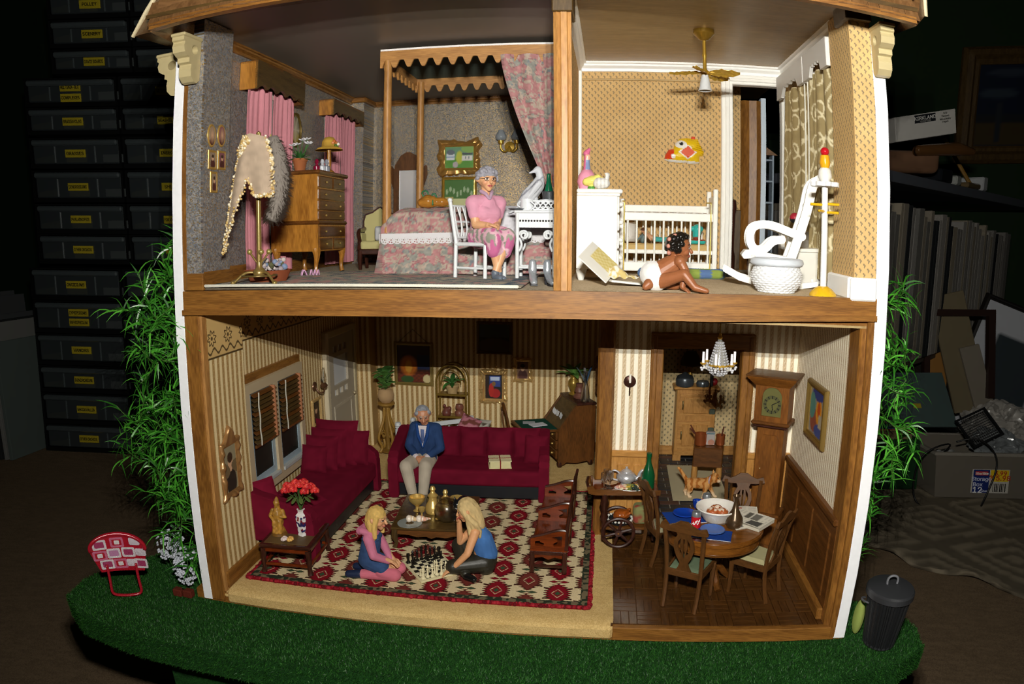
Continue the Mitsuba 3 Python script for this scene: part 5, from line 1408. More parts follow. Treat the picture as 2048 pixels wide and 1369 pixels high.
ks = thing('kitchen_scale', 'dark kitchen scale with a round grey pan on the oak icebox', 'scale')
M = mat(59.0, 53.0, IT)
put('pan', piece(lathe([(0, 0), (1.0, 0), (1.1, .5), (.9, .9), (0, .9)], 20), '#5c6266', 40), 'metal', M, ks)
put('column', piece(rbox(1.2, 1.7, -.3, .3, 0, 3.6, .1), '#1e1c1a'), 'satin', M, ks)
put('red_crock', piece(ball(0, 0, .6, .65, 2), '#8a1c20', 180), 'satin', mat(61.0, 53.8, IT), label='small dark red pot at the right end of the oak icebox', cat='pot')
bt = thing('butcher_block', 'square brown butcher block table with copper pans in the kitchen', 'table')
M = mat(59.2, 43.3, .12, -9)
put('block', wd(rbox(-2.3, 2.3, -1.6, 1.8, 2.3, 5.5, .15), 5.5, 0), 'wood', M, bt)
for x in (-1.9, 1.9):
    for y in (-1.2, 1.4):
        put('leg', wd(lathe([(0, 0), (.4, 0), (.5, 1), (.45, 2.4), (0, 2.4)], 12, x, y, 0), 6, 2), 'wood', M, bt)
BT = 5.68
for x, y, r, h, ang, lb in ((57.9, 43.6, .95, 1.7, 140, 'larger copper saucepan with long handle at the left of the butcher block'), (61.0, 43.6, .7, 1.5, 78, 'smaller copper saucepan at the right of the butcher block')):
    t = thing('copper_pan', lb, 'saucepan', 'copper pans on the butcher block')
    M = mat(x, y, BT)
    put('pan', piece(lathe([(0, 0), (r * .95, 0), (r, .2), (r, h), (r * 1.06, h), (r * 1.06, h + .08), (r * .9, h + .05), (r * .9, .2), (0, .15)], 24), '#a85a30', 40), 'metal', M, t)
    a = math.radians(ang)
    for q in range(2 if r > .8 else 1):
        put('handle', piece(tube([(r * math.cos(a) * .9, .2 * q, h * .8), (r * math.cos(a) + 1.3 * math.cos(a), .3 * q, h + 1.4 - q * .6)], .12, 6), '#5a2c1c', 180), 'satin', M, t)
ctn = lambda u, v: blend([(ell(u, v, .6, .2, .4, .25), '#b07a64'), (rect(u, v, 0, .85, 1, 1), '#5c7078')], '#a8a09c')
ct = thing('milk_carton', 'pale carton standing between the copper pans', 'carton')
put('box', piece(rbox(-.7, .7, -.4, .4, 0, 2.1, .05), '#a29a96'), 'satin', mat(59.4, 43.6, BT, -6), ct)
put('print', canvas(1.3, 2.0, ctn, 16, .03), 'satin', mat(59.36, 43.18, BT + 1.05, -6), ct)
kr = thing('kitchen_rug', 'pale woven mat on the kitchen floor under the cat', 'rug')
put('mat', piece(sheet(60, 60, lambda u, v: (u * 8.2 - .3 - .4 * (1 - v), v * 16.0, .05 + .03 * np.sin(u * 190) * np.sin(v * 190)), .08), '#b4a888', 180), 'cloth', mat(53.8, 33.6, .05), kr)

# cat on the mat
cx = thing('ginger_cat', 'ginger tabby cat with pale collar walking on the kitchen mat', 'cat')
M = mat(56.8, 34.9, .14, -12)
cat_ = blob([[((-1.3, 0, 2.2), .78), ((0, 0, 2.25), .82), ((1.2, 0, 2.3), .82)], [((1.2, 0, 2.5), .7), ((1.9, .0, 3.0), .62), ((2.3, -.05, 3.25), .78)],
             [((2.75, -.3, 3.05), .42), ((2.95, -.35, 2.95), .28)], [((2.0, .45, 3.85), .2), ((1.95, .55, 4.25), .06)], [((2.35, -.5, 3.8), .2), ((2.4, -.6, 4.25), .06)],
             [((-1.4, .35, 2.0), .6), ((-1.6, .4, 1.2), .38), ((-1.95, .42, .75), .25), ((-1.75, .42, .2), .22), ((-1.5, .42, .18), .2)],
             [((-1.2, -.4, 2.0), .6), ((-1.1, -.45, 1.2), .38), ((-1.4, -.45, .75), .25), ((-1.2, -.45, .2), .22), ((-.95, -.45, .18), .2)],
             [((1.1, -.4, 2.0), .5), ((1.0, -.45, 1.1), .28), ((.8, -.45, .2), .22), ((1.0, -.45, .17), .2)],
             [((1.4, .4, 2.0), .5), ((1.9, .45, 1.2), .28), ((2.4, .45, .3), .22), ((2.65, .45, .2), .2)],
             [((-1.8, 0, 2.6), .34), ((-2.3, .1, 3.3), .28), ((-2.8, .15, 4.0), .25), ((-3.1, .15, 4.3), .2)]], .13, 6, 12)


def tabby(v):
    s = (np.sin(v[:, 0] * 7 + meshkit.noise(v * 2) * 4) > .2)[:, None] & (v[:, 2:3] > 1.2)
    c = np.where(s, lin('#a8642a'), lin('#cf9658'))
    w = np.clip((1.3 - v[:, 2:3]) / .7, 0, 1) + np.clip((v[:, 0:1] - 2.6) / .3, 0, 1) * (v[:, 2:3] < 3.15)
    c = c * (1 - np.clip(w, 0, 1)) + lin('#e0c4a0') * np.clip(w, 0, 1)
    for e in ((2.78, -.52, 3.42), (2.95, -.08, 3.4)):
        c = np.where((np.linalg.norm(v - V(e), axis=1) < .14)[:, None], lin('#20160c'), c)
    return np.where((np.linalg.norm(v - V((3.2, -.38, 3.05)), axis=1) < .12)[:, None], lin('#8a4a40'), c)


put('body', piece(cat_, tabby, 180), 'matte', M, cx)
put('collar', piece(tube([(1.75 + .25 * math.cos(a), .72 * math.cos(a), 2.95 + .6 * math.sin(a)) for a in np.linspace(0, 6.1, 20)], .12, 6, True), '#b4a4b0', 180), 'satin', M, cx)
# black cat on the coffee table
bc = thing('black_cat', 'black cat with white paws leaning over the coffee table beside the fish bowl', 'cat')
M = mat(25.6, 17.4, CT, -100)
bcat = blob([[((-1.2, 0, 1.6), .85), ((0, 0, 1.7), .75), ((1.0, 0, 1.5), .65)], [((1.0, 0, 1.7), .5), ((1.5, .2, 2.3), .62)], [((1.5, .5, 2.8), .16), ((1.5, .6, 3.2), .05)], [((1.4, -.15, 2.8), .16), ((1.35, -.2, 3.2), .05)],
             [((1.0, .3, 1.2), .35), ((1.5, .35, .2), .2)], [((1.0, -.3, 1.2), .35), ((1.3, -.35, .2), .2)], [((-1.3, .4, 1.3), .55), ((-1.2, .5, .2), .24)], [((-1.3, -.4, 1.3), .55), ((-1.2, -.5, .2), .24)],
             [((-1.9, 0, 1.6), .25), ((-2.6, .3, 1.0), .2), ((-2.8, .6, .3), .16)]], .16, 5, 12)
put('body', piece(bcat, lambda v: np.where(((v[:, 2] < .35) & (v[:, 0] > .8))[:, None] | (np.linalg.norm(v - V((1.9, .2, 1.7)), axis=1) < .35)[:, None], lin('#d8d6d2'), lin('#101216')), 180), 'gloss', M, bc)
# ---------------------------------------------------------------- bedroom
UF = 32.62


def floral(v, pal=('#ac7476', '#7e8a82', '#ada090', '#8c5058')):
    a, b, c = meshkit.fbm(v * 1.05, 3, 2), meshkit.fbm(v * 1.1 + 40, 3, 5), meshkit.noise(v * 2.6, 9)
    o = np.broadcast_to(lin(pal[0]), v.shape).copy()
    o[b > .53] = lin(pal[1])
    o[np.abs(a - .5) < .045] = lin(pal[2])
    o[(np.abs(b - .53) < .02)] = lin(pal[3])
    o[(c > .74) & (b < .5)] = lin(pal[2])
    o[(c < .2) & (b > .5)] = lin('#55707a')
    o = o * .68 + lin(pal[0]) * .17 + lin(pal[1]) * .15
    return o * (.82 + .36 * meshkit.noise(v * 4, 3)[:, None])


def rug2(p):
    v = np.c_[p[:, 0], p[:, 1], 0 * p[:, 0]]
    a, b = meshkit.fbm(v * .5, 3, 3), meshkit.fbm(v * .9 + 9, 3, 4)
    o = np.where((a > .52)[:, None], lin('#6f6a62'), lin('#827a6c'))
    o = np.where((np.abs(b - .5) < .05)[:, None], lin('#3f4b52'), o)
    o = np.where((b > .66)[:, None], lin('#8a6460'), o)
    e = np.minimum(p[:, 1] - .6, 31 - p[:, 0])
    return np.where(((e > .6) & (e < 1.6) & (meshkit.noise(v * 2) > .4))[:, None], lin('#3a4650'), o)


r2 = thing('bedroom_rug', 'grey blue patterned rug with a white front edge on the bedroom floor', 'rug')
put('pile', piece(sheet(110, 80, lambda u, v: (u * 31.2, v * 24, .1 + 0 * u), .14), lambda p: rug2(p), 180), 'cloth', mat(3.6, -.35, UF), r2)
put('white_edge', piece(rbox(3.8, 34.6, -.62, -.25, UF, UF + .28, .08), '#cfcbbc'), 'cloth', ID, r2)

# windows with pelmets and pink curtains on the left wall


def pleats(y0, y1, z0, z1, n, amp=.28, taper=0.0, x=1.1, bell=None, gather=0.0, rows=22):
    """A hanging curtain along y: n folds, pulled together lower down by gather."""
    def f(u, v):
        z = z0 + (z1 - z0) * v
        k = 1 + taper * (1 - v) + (0 if bell is None else bell(v))
        yc = y0 if gather else (y0 + y1) / 2
        y = (y0 + (y1 - y0) * u) if not gather else y0 + (y1 - y0) * u * (1 - gather * (1 - v) ** .8)
        y = (y - yc) * k + yc
        ph = u * n * 2 * math.pi + 1.2 * np.sin(v * 2 + u * 5)
        return x + amp * np.sin(ph) + .12 * np.sin(ph * 2.3 + 1), y, z
    return sheet(int(n * (12 if rows < 50 else 30) + 1), rows, f, .06)


for k, (y0, y1, zt, zb) in enumerate(((12.6, 26.0, 58.5, 55.2), (36.8, 50.4, 57.8, 55.6))):
    w = ('near', 'far')[k]
    wn = thing('window_2' if k == 0 else 'window_3', None)
    labels[wn] = {'kind': 'structure', 'label': f'{w} bedroom window behind pink curtains on the left wall', 'category': 'window'}
    put('pane', piece(cuboid(.05, .3, y0 + 3, y1 - 3, 38, 55), '#b9b9b4'), 'gloss', ID, wn)
    put('frame', piece(plate(sg.box(y0 + 2.4, 37.4, y1 - 2.4, 55.6).difference(sg.box(y0 + 3.2, 38.2, y1 - 3.2, 55)), .0, .6, 'x'), '#c8c4b8'), 'satin', ID, wn)
    t = thing('window_pelmet', f'brown wooden pelmet box above the {w} bedroom window', 'pelmet', 'pelmets')
    sc = [(y0, zt), (y1, zt)] + [(y1 - (y1 - y0) * q, zb + .55 * abs(math.sin(q * 15.7)) + (.0 if .1 < q < .9 else -.3)) for q in np.linspace(0, 1, 41)]
    put('front', wd(plate(sc, 2.2, 2.6, 'x'), 3.5, 1), 'wood', ID, t)
    put("end", wd(rbox(0.05, 2.5, y0, y0 + .35, zb - .2, zt, .05), 8, 2), "wood", ID, t)
    put("end", wd(rbox(0.05, 2.5, y1 - .35, y1, zb - .2, zt, .05), 5, 2), 'wood', ID, t)
    put('top', wd(rbox(0.05, 2.6, y0, y1, zt - .3, zt + .02, .05), 5, 1), 'wood', ID, t)
    for q in (0, 1):
        a, b = (y0 + .4, (y0 + y1) / 2 - .2) if q == 0 else ((y0 + y1) / 2 + .5, y1 - .4)
        put('pink_curtain', piece(pleats(a, b, 33.0, zb + .6, 4, .26, .06, 1.0, lambda v: .06 * np.sin(v * 9)), lambda v: lin('#cc8892') * (.85 + .3 * meshkit.noise(v * V([1, 1, .2]))[:, None]), 60), 'cloth', ID,
            label=f'pink curtain on the {("near", "far")[q]} side of the {w} bedroom window', cat='curtain', group='pink bedroom curtains')

# small gilt frames on the front left panel, round mirror with a painted reflection between the windows
for (y, z, w, h, ov, lb) in ((2.1, 48.0, 1.0, 1.9, 1, 'oval gilt miniature, left of the upper pair on the front panel'), (4.0, 48.2, 1.0, 1.9, 1, 'oval gilt miniature, right of the upper pair on the front panel'),
                             (2.3, 45.5, 1.0, 1.5, 0, 'square gilt miniature, left of the middle pair on the front panel'), (4.1, 45.6, 1.0, 1.5, 0, 'square gilt miniature, right of the middle pair on the front panel'), (2.6, 43.2, .8, 1.7, 0, 'single gilt miniature lowest on the front panel')):
    picture(3.1, y, z, 90, w, h, .26, .12, lambda u, v: portrait(u, v, '#4a2420', '#8a7460' if y < 4 else '#7a4a50'), lb, 0, '#c8a054', oval=bool(ov), cat='miniature')
picture(.1, 28.3, 52.1, 90, 2.6, 3.8, .5, .35, lambda u, v: blend([(np.sin(u * 60) * np.sin(v * 70) > .2, '#c0b49a'), (rect(u, v, 0, 0, 1, .3), '#a08a30')], '#6c6658'), 'round topped mirror in dark gilt frame between the two bedroom windows', .1, '#7a6430', oval=True, cat='mirror', name='wall_mirror')

# coat stand with shawl and fur
cs = thing('coat_stand', 'brass coat stand with ball ended feet at the front left of the bedroom', 'coat stand')
M = mat(8.6, 2.0, UF)
put('pole', piece(lathe([(0, .8), (.55, .8), (.7, 1.3), (.3, 1.8), (.25, 3), (.24, 15.2), (0, 15.4)], 14), '#9a8048', 60), 'metal', M, cs)
for a in (200, 330, 90):
    c, s_ = math.cos(math.radians(a)), math.sin(math.radians(a))
    put('foot', [piece(tube(curve([(.2 * c, .2 * s_, 1.2), (1.4 * c, 1.4 * s_, 1.2), (2.2 * c, 2.2 * s_, .6), (2.6 * c, 2.6 * s_, .25)], 12), .14, 7), '#9a8048', 180), piece(ball(2.65 * c, 2.65 * s_, .27, .26, 2), '#9a8048', 180)], 'metal', M, cs)
for a in (180, 20, 300):
    c, s_ = math.cos(math.radians(a)), math.sin(math.radians(a))
    put('hook', [piece(tube([(0, 0, 1.9), (1.0 * c, .6 * s_, 3.2)], .1, 6), '#9a8048', 180), piece(ball(1.05 * c, .62 * s_, 3.3, .27, 2), '#b09a58', 180)], 'metal', M, cs)
    put('upper_hook', piece(tube(curve([(0, 0, 14.2), (.9 * c, .9 * s_, 14.0), (1.2 * c, 1.2 * s_, 15.0)], 8), .1, 6), '#b09a58', 180), 'metal', M, cs)
put('ring', piece(tube([(1.7 * math.cos(a), 1.7 * math.sin(a), .95) for a in np.linspace(0, 6.2, 28)], .1, 6, True), '#7a6638', 180), 'metal', M, cs)
sh = thing('beaded_shawl', 'beige shawl with gold beaded edging hanging on the coat stand', 'shawl')


def shawl(u, v):
    top = V([0, 0, 14.2])
    # v 0 top .. 1 hem, u across; a long tail falls at the left
    w = 1.35 + 1.35 * np.sin(np.clip(v * 1.5, 0, 1.57)) * (1 - .3 * v)
    drop = np.where(u < .42, 4.6 + 7.2 * (1 - u / .42) ** .9, 4.6 + 1.8 * np.clip((u - .42) / .2, 0, 1) - .2 * u)
    x = (u - .55) * 2 * w - .9 * (u < .42) * (1 - u / .42) * v ** 2 * 1.1
    y = -1.0 - .35 * np.sin(u * 9) * v - .9 * np.cos((u - .5) * 3) + .4
    return x, y, 15.0 - drop * v - .8 * np.abs(u - .5) * (1 - v)


sm = sheet(50, 40, shawl, .1)
put('cloth', piece(sm, lambda p: lin('#aa9682') * (.85 + .3 * meshkit.noise(p * 2, 4)[:, None]), 60), 'cloth', M, sh)
uu = np.linspace(0, 1, 60)
bd = []
for (a, b) in [(u, 1.0) for u in uu] + [(1.0, v) for v in np.linspace(0, 1, 46)] + [(0.0, v) for v in np.linspace(.05, 1, 50)] + [(RNG.uniform(.1, .45), RNG.uniform(.02, .22)) for _ in range(60)]:
    p = V(shawl(V([a]), V([b])))[:, 0]
    for _ in range(2):
        q = p + RNG.uniform(-.16, .16, 3)
        bd.append(piece(ball(q[0], q[1] - .08, q[2], RNG.uniform(.1, .17), 1), ('#d4bc8c', '#e6dac0', '#bc9c60')[RNG.integers(3)], 180))
put('beaded_edge', bd, 'gloss', M, sh, kind='stuff')
fb_ = thing('fur_stole', 'fluffy grey fur stole hanging behind the shawl on the coat stand', 'fur stole')
core = curve([(1.2, .6, 14.6), (2.0, .3, 12.8), (2.3, 0, 10.5), (2.2, -.1, 8.2), (1.5, -.2, 6.4)], 30)
put('core', piece(tube(core, np.interp(np.linspace(0, 1, 30), [0, .5, 1], [.6, 1.0, .7]), 12), '#7d756e', 180), 'cloth', M, fb_)
hv, hf = [], []
for i in range(2600):
    t = RNG.uniform(0, 1)
    p = core[int(t * 29)]
    d = RNG.normal(size=3); d[2] = d[2] * .5 - .7; d /= np.linalg.norm(d)
    b = p + d * V([1, 1, .6]) * np.interp(t, [0, .5, 1], [.55, .95, .65])
    e = b + d * RNG.uniform(.35, .8) + V([0, 0, -.2])
    s_ = np.cross(d, V([.3, .8, .1])); s_ = s_ / np.linalg.norm(s_) * .04
    k = len(hv); hv += [b - s_, b + s_, e]; hf += [(k, k + 1, k + 2), (k, k + 2, k + 1)]
put('fur', piece((hv, hf), lambda p: lin('#a8a19b') * (.7 + .6 * meshkit.noise(p * 3, 2)[:, None]), 180), 'cloth', M, fb_, kind='stuff')
fp_ = thing('terracotta_trough', 'wide terracotta bowl behind the coat stand', 'planter')
tm = lathe([(0, 0), (1.8, 0), (2.4, 1.3), (2.5, 1.35), (2.2, 1.3), (1.7, .3), (0, .3)], 28)
put('bowl', piece(tm, '#8a4a30', 40), 'matte', mat(7.9, 5.2, UF), fp_)
put('flower_cluster', [piece(ball(RNG.uniform(-1.2, 1.2), RNG.uniform(-.8, .8), RNG.uniform(1.3, 2.4), RNG.uniform(.18, .32), 1), ('#9a8f94', '#7a8aa8', '#c0b4b0', '#5a5a40')[RNG.integers(4)], 180) for _ in range(40)], 'matte', mat(8.6, 5.2, UF), label='grey white flowers in the terracotta bowl', cat='flowers')

# dresser
ds = thing('tall_dresser', 'golden brown tall chest of drawers on curved legs against the left wall', 'chest of drawers')
M = mat(1.5, 18.7, UF, s=(.0091, .01, .01))
put('case', [wd(rbox(0, 6.9, 0, 9.3, 6.4, 12.4, .06), 8, 2), wd(rbox(-.1, 7.0, -.1, 9.4, 2.8, 6.3, .06), 8.3, 2)], 'wood_polished', M, ds)
put('mid_moulding', wd(rbox(-.1, 7.3, -.3, 9.6, 6.1, 6.6, .2), 5, 1), 'wood_polished', M, ds)
put('top', wd(rbox(-.2, 7.4, -.4, 9.7, 12.3, 12.8, .15), 5, 1), 'wood_polished', M, ds)
for (z0, z1, split) in ((10.7, 12.1, 1), (9.2, 10.5, 0), (7.9, 9.1, 0), (6.7, 7.8, 0), (4.6, 5.9, 0), (3.0, 4.4, 1)):
    for (a, b) in (((.3, 4.5), (4.8, 9.0)) if split else ((.3, 9.0),)):
        d = put('drawer', wd(rbox(6.8, 7.15, a, b, z0, z1, .1), 5, 1), 'wood_polished', M, ds)  # grazing-flash shade put into the colour: darker wood than the case
        for y in ((a + b) / 2,) if split else (2.2, 7.1):
            put('pull', piece(ball(7.25, y, (z0 + z1) / 2, .22, 1, (.5, 1, .6)), BRASS, 180), 'metal', M, d)
for x, y in ((.5, .4), (6.5, .4), (.5, 9.0), (6.5, 9.0)):
    put('leg', wd(tube(curve([(x, y, 3.2), (x + .1, y, 2.2), (x - .05, y, 1.0), (x + .1, y - .05, 0)], 10), [.62, .6, .5, .42, .36, .3, .28, .28, .32, .36], 8), 8, 2), 'wood_polished', M, ds)
DT2 = UF + 12.82
put('terracotta_pot', piece(lathe([(0, 0), (.6, 0), (.9, 1.4), (1.0, 1.4), (1.0, 1.75), (.85, 1.75), (.8, 1.4), (0, 1.3)], 22), '#a0603a', 40), 'matte', mat(4.3, 21.2, DT2), label='terracotta flowerpot on top of the tall dresser', cat='flowerpot')
wf = thing('white_flowers', 'green plant with white star flowers in the terracotta pot on the dresser', 'flowers')
M = mat(4.3, 21.2, DT2)
put('leaf', [piece(moved(broad_leaf(1.5, .3, .6, 5, 3), 0, 0, 1.5, rz=k * 33, ry=-(20 + 50 * (k % 3) / 2)), '#2e5a2a', 60) for k in range(22)], 'satin', M, wf)
for x, y, z in ((-.9, -.2, 3.4), (-.5, .2, 3.6), (.5, -.3, 4.0), (1.0, .2, 3.7), (1.3, -.2, 3.5), (.8, .4, 4.2)):
    fl = put('blossom', [piece(moved(ball(.32, 0, 0, .3, 1, (1, .5, .3)), x, y, z, rz=72 * k, ry=-20), '#d8d8dc', 180) for k in range(5)], 'satin', M, wf)
    put('stem', piece(tube([(0, 0, 1.4), (x * .6, y, 2.6), (x, y, z)], .05, 5), '#3c6a30', 180), 'satin', M, fl)
hs = thing('hat_stand', 'wooden hat block stand on the dresser by the far window', 'hat stand')
M = mat(7.0, 24.4, DT2)
put('post', wd(lathe([(0, 0), (.75, 0), (.7, .2), (.25, .5), (.3, 1.4), (.25, 2.6), (.3, 3.2), (0, 3.2)], 14), 8, 2), 'wood_polished', M, hs)
ht_ = thing('straw_hat', 'yellow straw sun hat with orange flowers on the hat stand', 'hat')
put('hat', piece(lathe([(1.85, 3.0), (1.5, 3.3), (1.0, 3.45), (.95, 4.1), (.6, 4.65), (0, 4.8), (0, 4.7), (.5, 4.5), (.85, 4.0), (.9, 3.35), (1.5, 3.15)], 30), lambda v: lin('#b8923c') * (.75 + .4 * (np.sin(v[:, 2:3] * 40) > 0)), 60), 'matte', M, ht_)
put('flowers', [piece(ball(.8 + RNG.uniform(-.2, .7), -.4 + RNG.uniform(-.4, .4), 3.6 + RNG.uniform(-.1, .5), .22, 1), c, 180) for c in ('#b8703c', '#c86a30', '#5c7a30', '#4a6a28', '#d08a5a', '#e8e0d0')], 'satin', M, ht_)
for x, y, c, lb in ((6.3, 22.0, '#7a1030', 'small crimson perfume bottle on the dresser'), (6.9, 22.4, '#b9bcc4', 'small clear perfume bottle on the dresser'), (7.3, 22.9, '#8a8c96', 'small silver topped bottle on the dresser')):
    put('perfume_bottle', piece(lathe([(0, 0), (.42, 0), (.45, .7), (.18, .9), (.18, 1.1), (.3, 1.2), (.2, 1.6), (0, 1.7)], 14), c, 50), 'gloss', mat(x, y, DT2), label=lb, cat='bottle', group='perfume bottles on the dresser')
put('folded_note', piece(rbox(-.8, .8, -.5, .5, 0, .15, .04), '#d8d4cc'), 'matte', mat(2.6, 19.6, DT2, 8), label='white folded paper at the left edge of the dresser top', cat='paper')
for k in range(2):
    put('pink_sandal', [piece(rbox(-.35, .35, -1.1, 1.1, 0, .15, .05), '#c08ab0')] + [piece(tube(curve([(-.35, y, .1), (-.1, y, .8), (.3, y + .2, .1)], 8), .08, 5), '#d0a0c4', 180) for y in (-.6, -.1, .5)], 'satin', mat(7.8 + 1.1 * k, 14.6 + .6 * k, UF, 30 + 40 * k), label=('left', 'right')[k] + ' pink strappy sandal on the floor under the dresser', cat='shoe', group='pink sandals')

# armchair
ac = thing('armchair', 'pale yellow wing armchair with dark wooden frame by the back wall', 'armchair')
M = mat(11.2, 30.6, UF, 8)
FA = '#b4ab78'
bk_ = [(-1.9, 3.2), (1.9, 3.2), (2.1, 6.6), (1.9, 7.4), (1.0, 7.7), (0, 8.4), (-1.0, 7.7), (-1.9, 7.4), (-2.1, 6.6)]
put('backrest', piece(moved(plate(sg.Polygon(bk_).buffer(.15), 0, .6, 'y'), 0, 3.6, 0, rx=6 * -1), FA), 'cloth', M, ac)
put('back_frame', wd(moved(plate(sg.Polygon(bk_).buffer(.4).difference(sg.Polygon(bk_).buffer(.1)), .05, .75, 'y'), 0, 3.6, 0, rx=-6), 2, 2), 'wood_polished', M, ac)
put('seat', piece(soft_box(-2.0, 2.0, -.2, 3.9, 2.6, 3.9, .4), FA, 60), 'cloth', M, ac)
put('seat_rail', wd(rbox(-2.2, 2.2, -.3, 3.8, 2.0, 2.8, .15), 2, 0), 'wood_polished', M, ac)
for s in (-1, 1):
    put('arm_panel', piece(soft_box(s * 2.1 - .25, s * 2.1 + .25, .4, 3.8, 2.7, 5.0, .24), FA, 60), 'cloth', M, ac)
    put('arm', wd(tube(curve([(s * 2.15, 4.0, 5.6), (s * 2.2, 2, 5.3), (s * 2.2, .4, 5.3), (s * 2.2, -.2, 4.9), (s * 2.15, .2, 4.2), (s * 2.15, -.1, 2.6)], 18), .28, 8), 2, 1), 'wood_polished', M, ac)
    put('front_leg', wd(tube([(s * 2.0, -.1, 2.5), (s * 2.05, -.25, 1.3), (s * 2.0, -.1, 0)], [.36, .3, .24], 8), 2, 2), 'wood_polished', M, ac)
    put('rear_leg', wd(tube([(s * 1.9, 3.7, 2.5), (s * 1.9, 4.2, 0)], [.3, .24], 8), 2, 2), 'wood_polished', M, ac)
put('chair_cushion', [piece(soft_box(-1.3, 1.3, -.5, .5, 0, 2.0, .35), lambda v: np.where((np.abs(v[:, 0]) < .85)[:, None], lin('#8c8c8c') * (.5 + meshkit.noise(v * 7)[:, None]), lin('#a8a8ac')), 60)], 'satin', mat(12.3, 31.6, UF + 3.9, 10), label='silver and white bolster cushion on the yellow armchair', cat='cushion')

# bed
bd_ = thing('canopy_bed', 'four poster bed with scalloped wooden canopy and flowered spread in the bedroom', 'bed')
M = mat(0, 0, 0)
for x, y in ((16.6, 19.0), (36.2, 19.0), (16.6, 34.6), (36.2, 34.6)):
    put('post', wd(lathe([(0, UF), (.5, UF), (.55, UF + 6), (.48, UF + 20), (.46, 58.8), (0, 58.8)], 14, x, y), 1, 2), 'wood', M, bd_)


def scallop(a, b, n):
    pts = [(a, 59.55), (b, 59.55)]
    for q in np.linspace(1, 0, n * 12 + 1):
        pts.append((a + (b - a) * q, 57.95 - .55 * min(1.0, max(-.7, 1.25 * math.cos(q * n * 2 * math.pi)))))
    return sg.Polygon(pts)


put('front_canopy_rail', wd(plate(scallop(15.7, 36.9, 12), 18.55, 18.85, 'y'), 1, 0), 'wood', M, bd_)
put('rear_canopy_rail', wd(plate(scallop(15.7, 36.9, 12), 34.7, 35.0, 'y'), 1, 0), 'wood', M, bd_)
put('left_canopy_rail', wd(plate(scallop(18.6, 35.0, 9), 15.7, 16.0, 'x'), 1, 1), 'wood', M, bd_)
put('canopy_top', [piece(cuboid(16, 36.9, 18.8, 34.8, 59.3, 59.45), '#4e5850')], 'matte', M, bd_)
put('white_edge', piece(rbox(15.7, 37.0, 18.5, 18.95, 59.5, 59.75, .05), '#e0dcda'), 'satin', M, bd_)
put('mattress', piece(soft_box(16.9, 36.9, 19.5, 34.2, 35.5, 39.5, .8, 1.2), '#c9c4c0', 60), 'cloth', M, bd_)


def spread(u, v):
    """v 0 at the front hem of the top cover, over the bed; u from the foot to the pillows."""
    x = 16.3 + 14 * u
    s = v * 24
    y = np.where(s < 3.2, 18.5 + .15 * np.sin(u * 40) * (1 - s / 3.2), np.where(s < 19, 18.5 + (s - 3.2), 34.3))
    z = np.where(s < 3.2, 36.6 + s, 39.8 + .9 * np.sin(np.clip((s - 3.2) / 15.8, 0, 1) * math.pi) ** .7)
    foot = np.clip(1 - u * 7, 0, 1)
    return x - .3 * foot, y, z - 1.6 * foot ** 2 - .1 * np.sin(u * 9 + v * 14)


put('bedspread', piece(sheet(110, 120, spread, .12), floral, 60), 'cloth', M, bd_)


def skirt(u, v):
    s = u * 36
    x = np.where(s < 16, 16.2, 16.2 + (s - 16))
    y = np.where(s < 16, 34.4 - s, 18.4)
    n = np.sin(s * 2.6) * .18 * (1 - v)
    fl = .9 * (1 - v)
    return np.where(s < 16, x - fl + n, x + n * .2), np.where(s < 16, y, y - fl * .5 + n), UF + .05 + 4.9 * v


put('flounce', piece(sheet(260, 40, skirt, .08), floral, 60), 'cloth', M, bd_)
lace = []
for s in np.linspace(0, 34.5, 46):
    if s < 15.5:
        x, y, rz = 15.9, 34 - s, 90
    else:
        x, y, rz = 16.0 + (s - 15.5), 18.15, 0
    d = sg.Point(0, 0).buffer(.5, 8)
    for q in range(6):
        d = d.difference(sg.Point(.3 * math.cos(q), .3 * math.sin(q)).buffer(.09, 3))
    d = d.difference(sg.Point(0, 0).buffer(.1, 4)).union(sg.box(-.45, .2, .45, .75))
    lace.append(piece(moved(plate(d, -.03, .03, 'y'), x, y, 36.7 + .012 * (s - 15.5) * (s > 15.5), rz=rz), '#cfcccf'))
put('lace_edging', lace, 'matte', M, bd_)
put('white_sheet', piece(sheet(40, 50, lambda u, v: (29.6 + u * 7.0, np.where(v < .2, 18.35, 18.35 + (v - .2) * 19.5), np.where(v < .2, 36.6 + 16 * v, 39.85 + .9 * np.sin(np.clip((v - .2) / .8, 0, 1) * math.pi) ** .7) + .06 * np.sin(u * 12)), .14), lambda p: lin('#c6c4ca') * (.9 + .2 * (meshkit.noise(p * 3) > .5)[:, None]), 60), 'cloth', M, bd_)
cu = thing('bed_curtain', 'flowered pink and green curtain gathered at the head of the canopy bed', 'curtain')


def drape(u, v):
    z = 58.3 - 15.5 * v
    left = 30.2 + 5.4 * v ** 1.35
    x = left + (36.7 - left) * u
    return x, 18.7 - .3 - .35 * np.sin(u * 16 + v * 2) * (1 - .4 * v), z


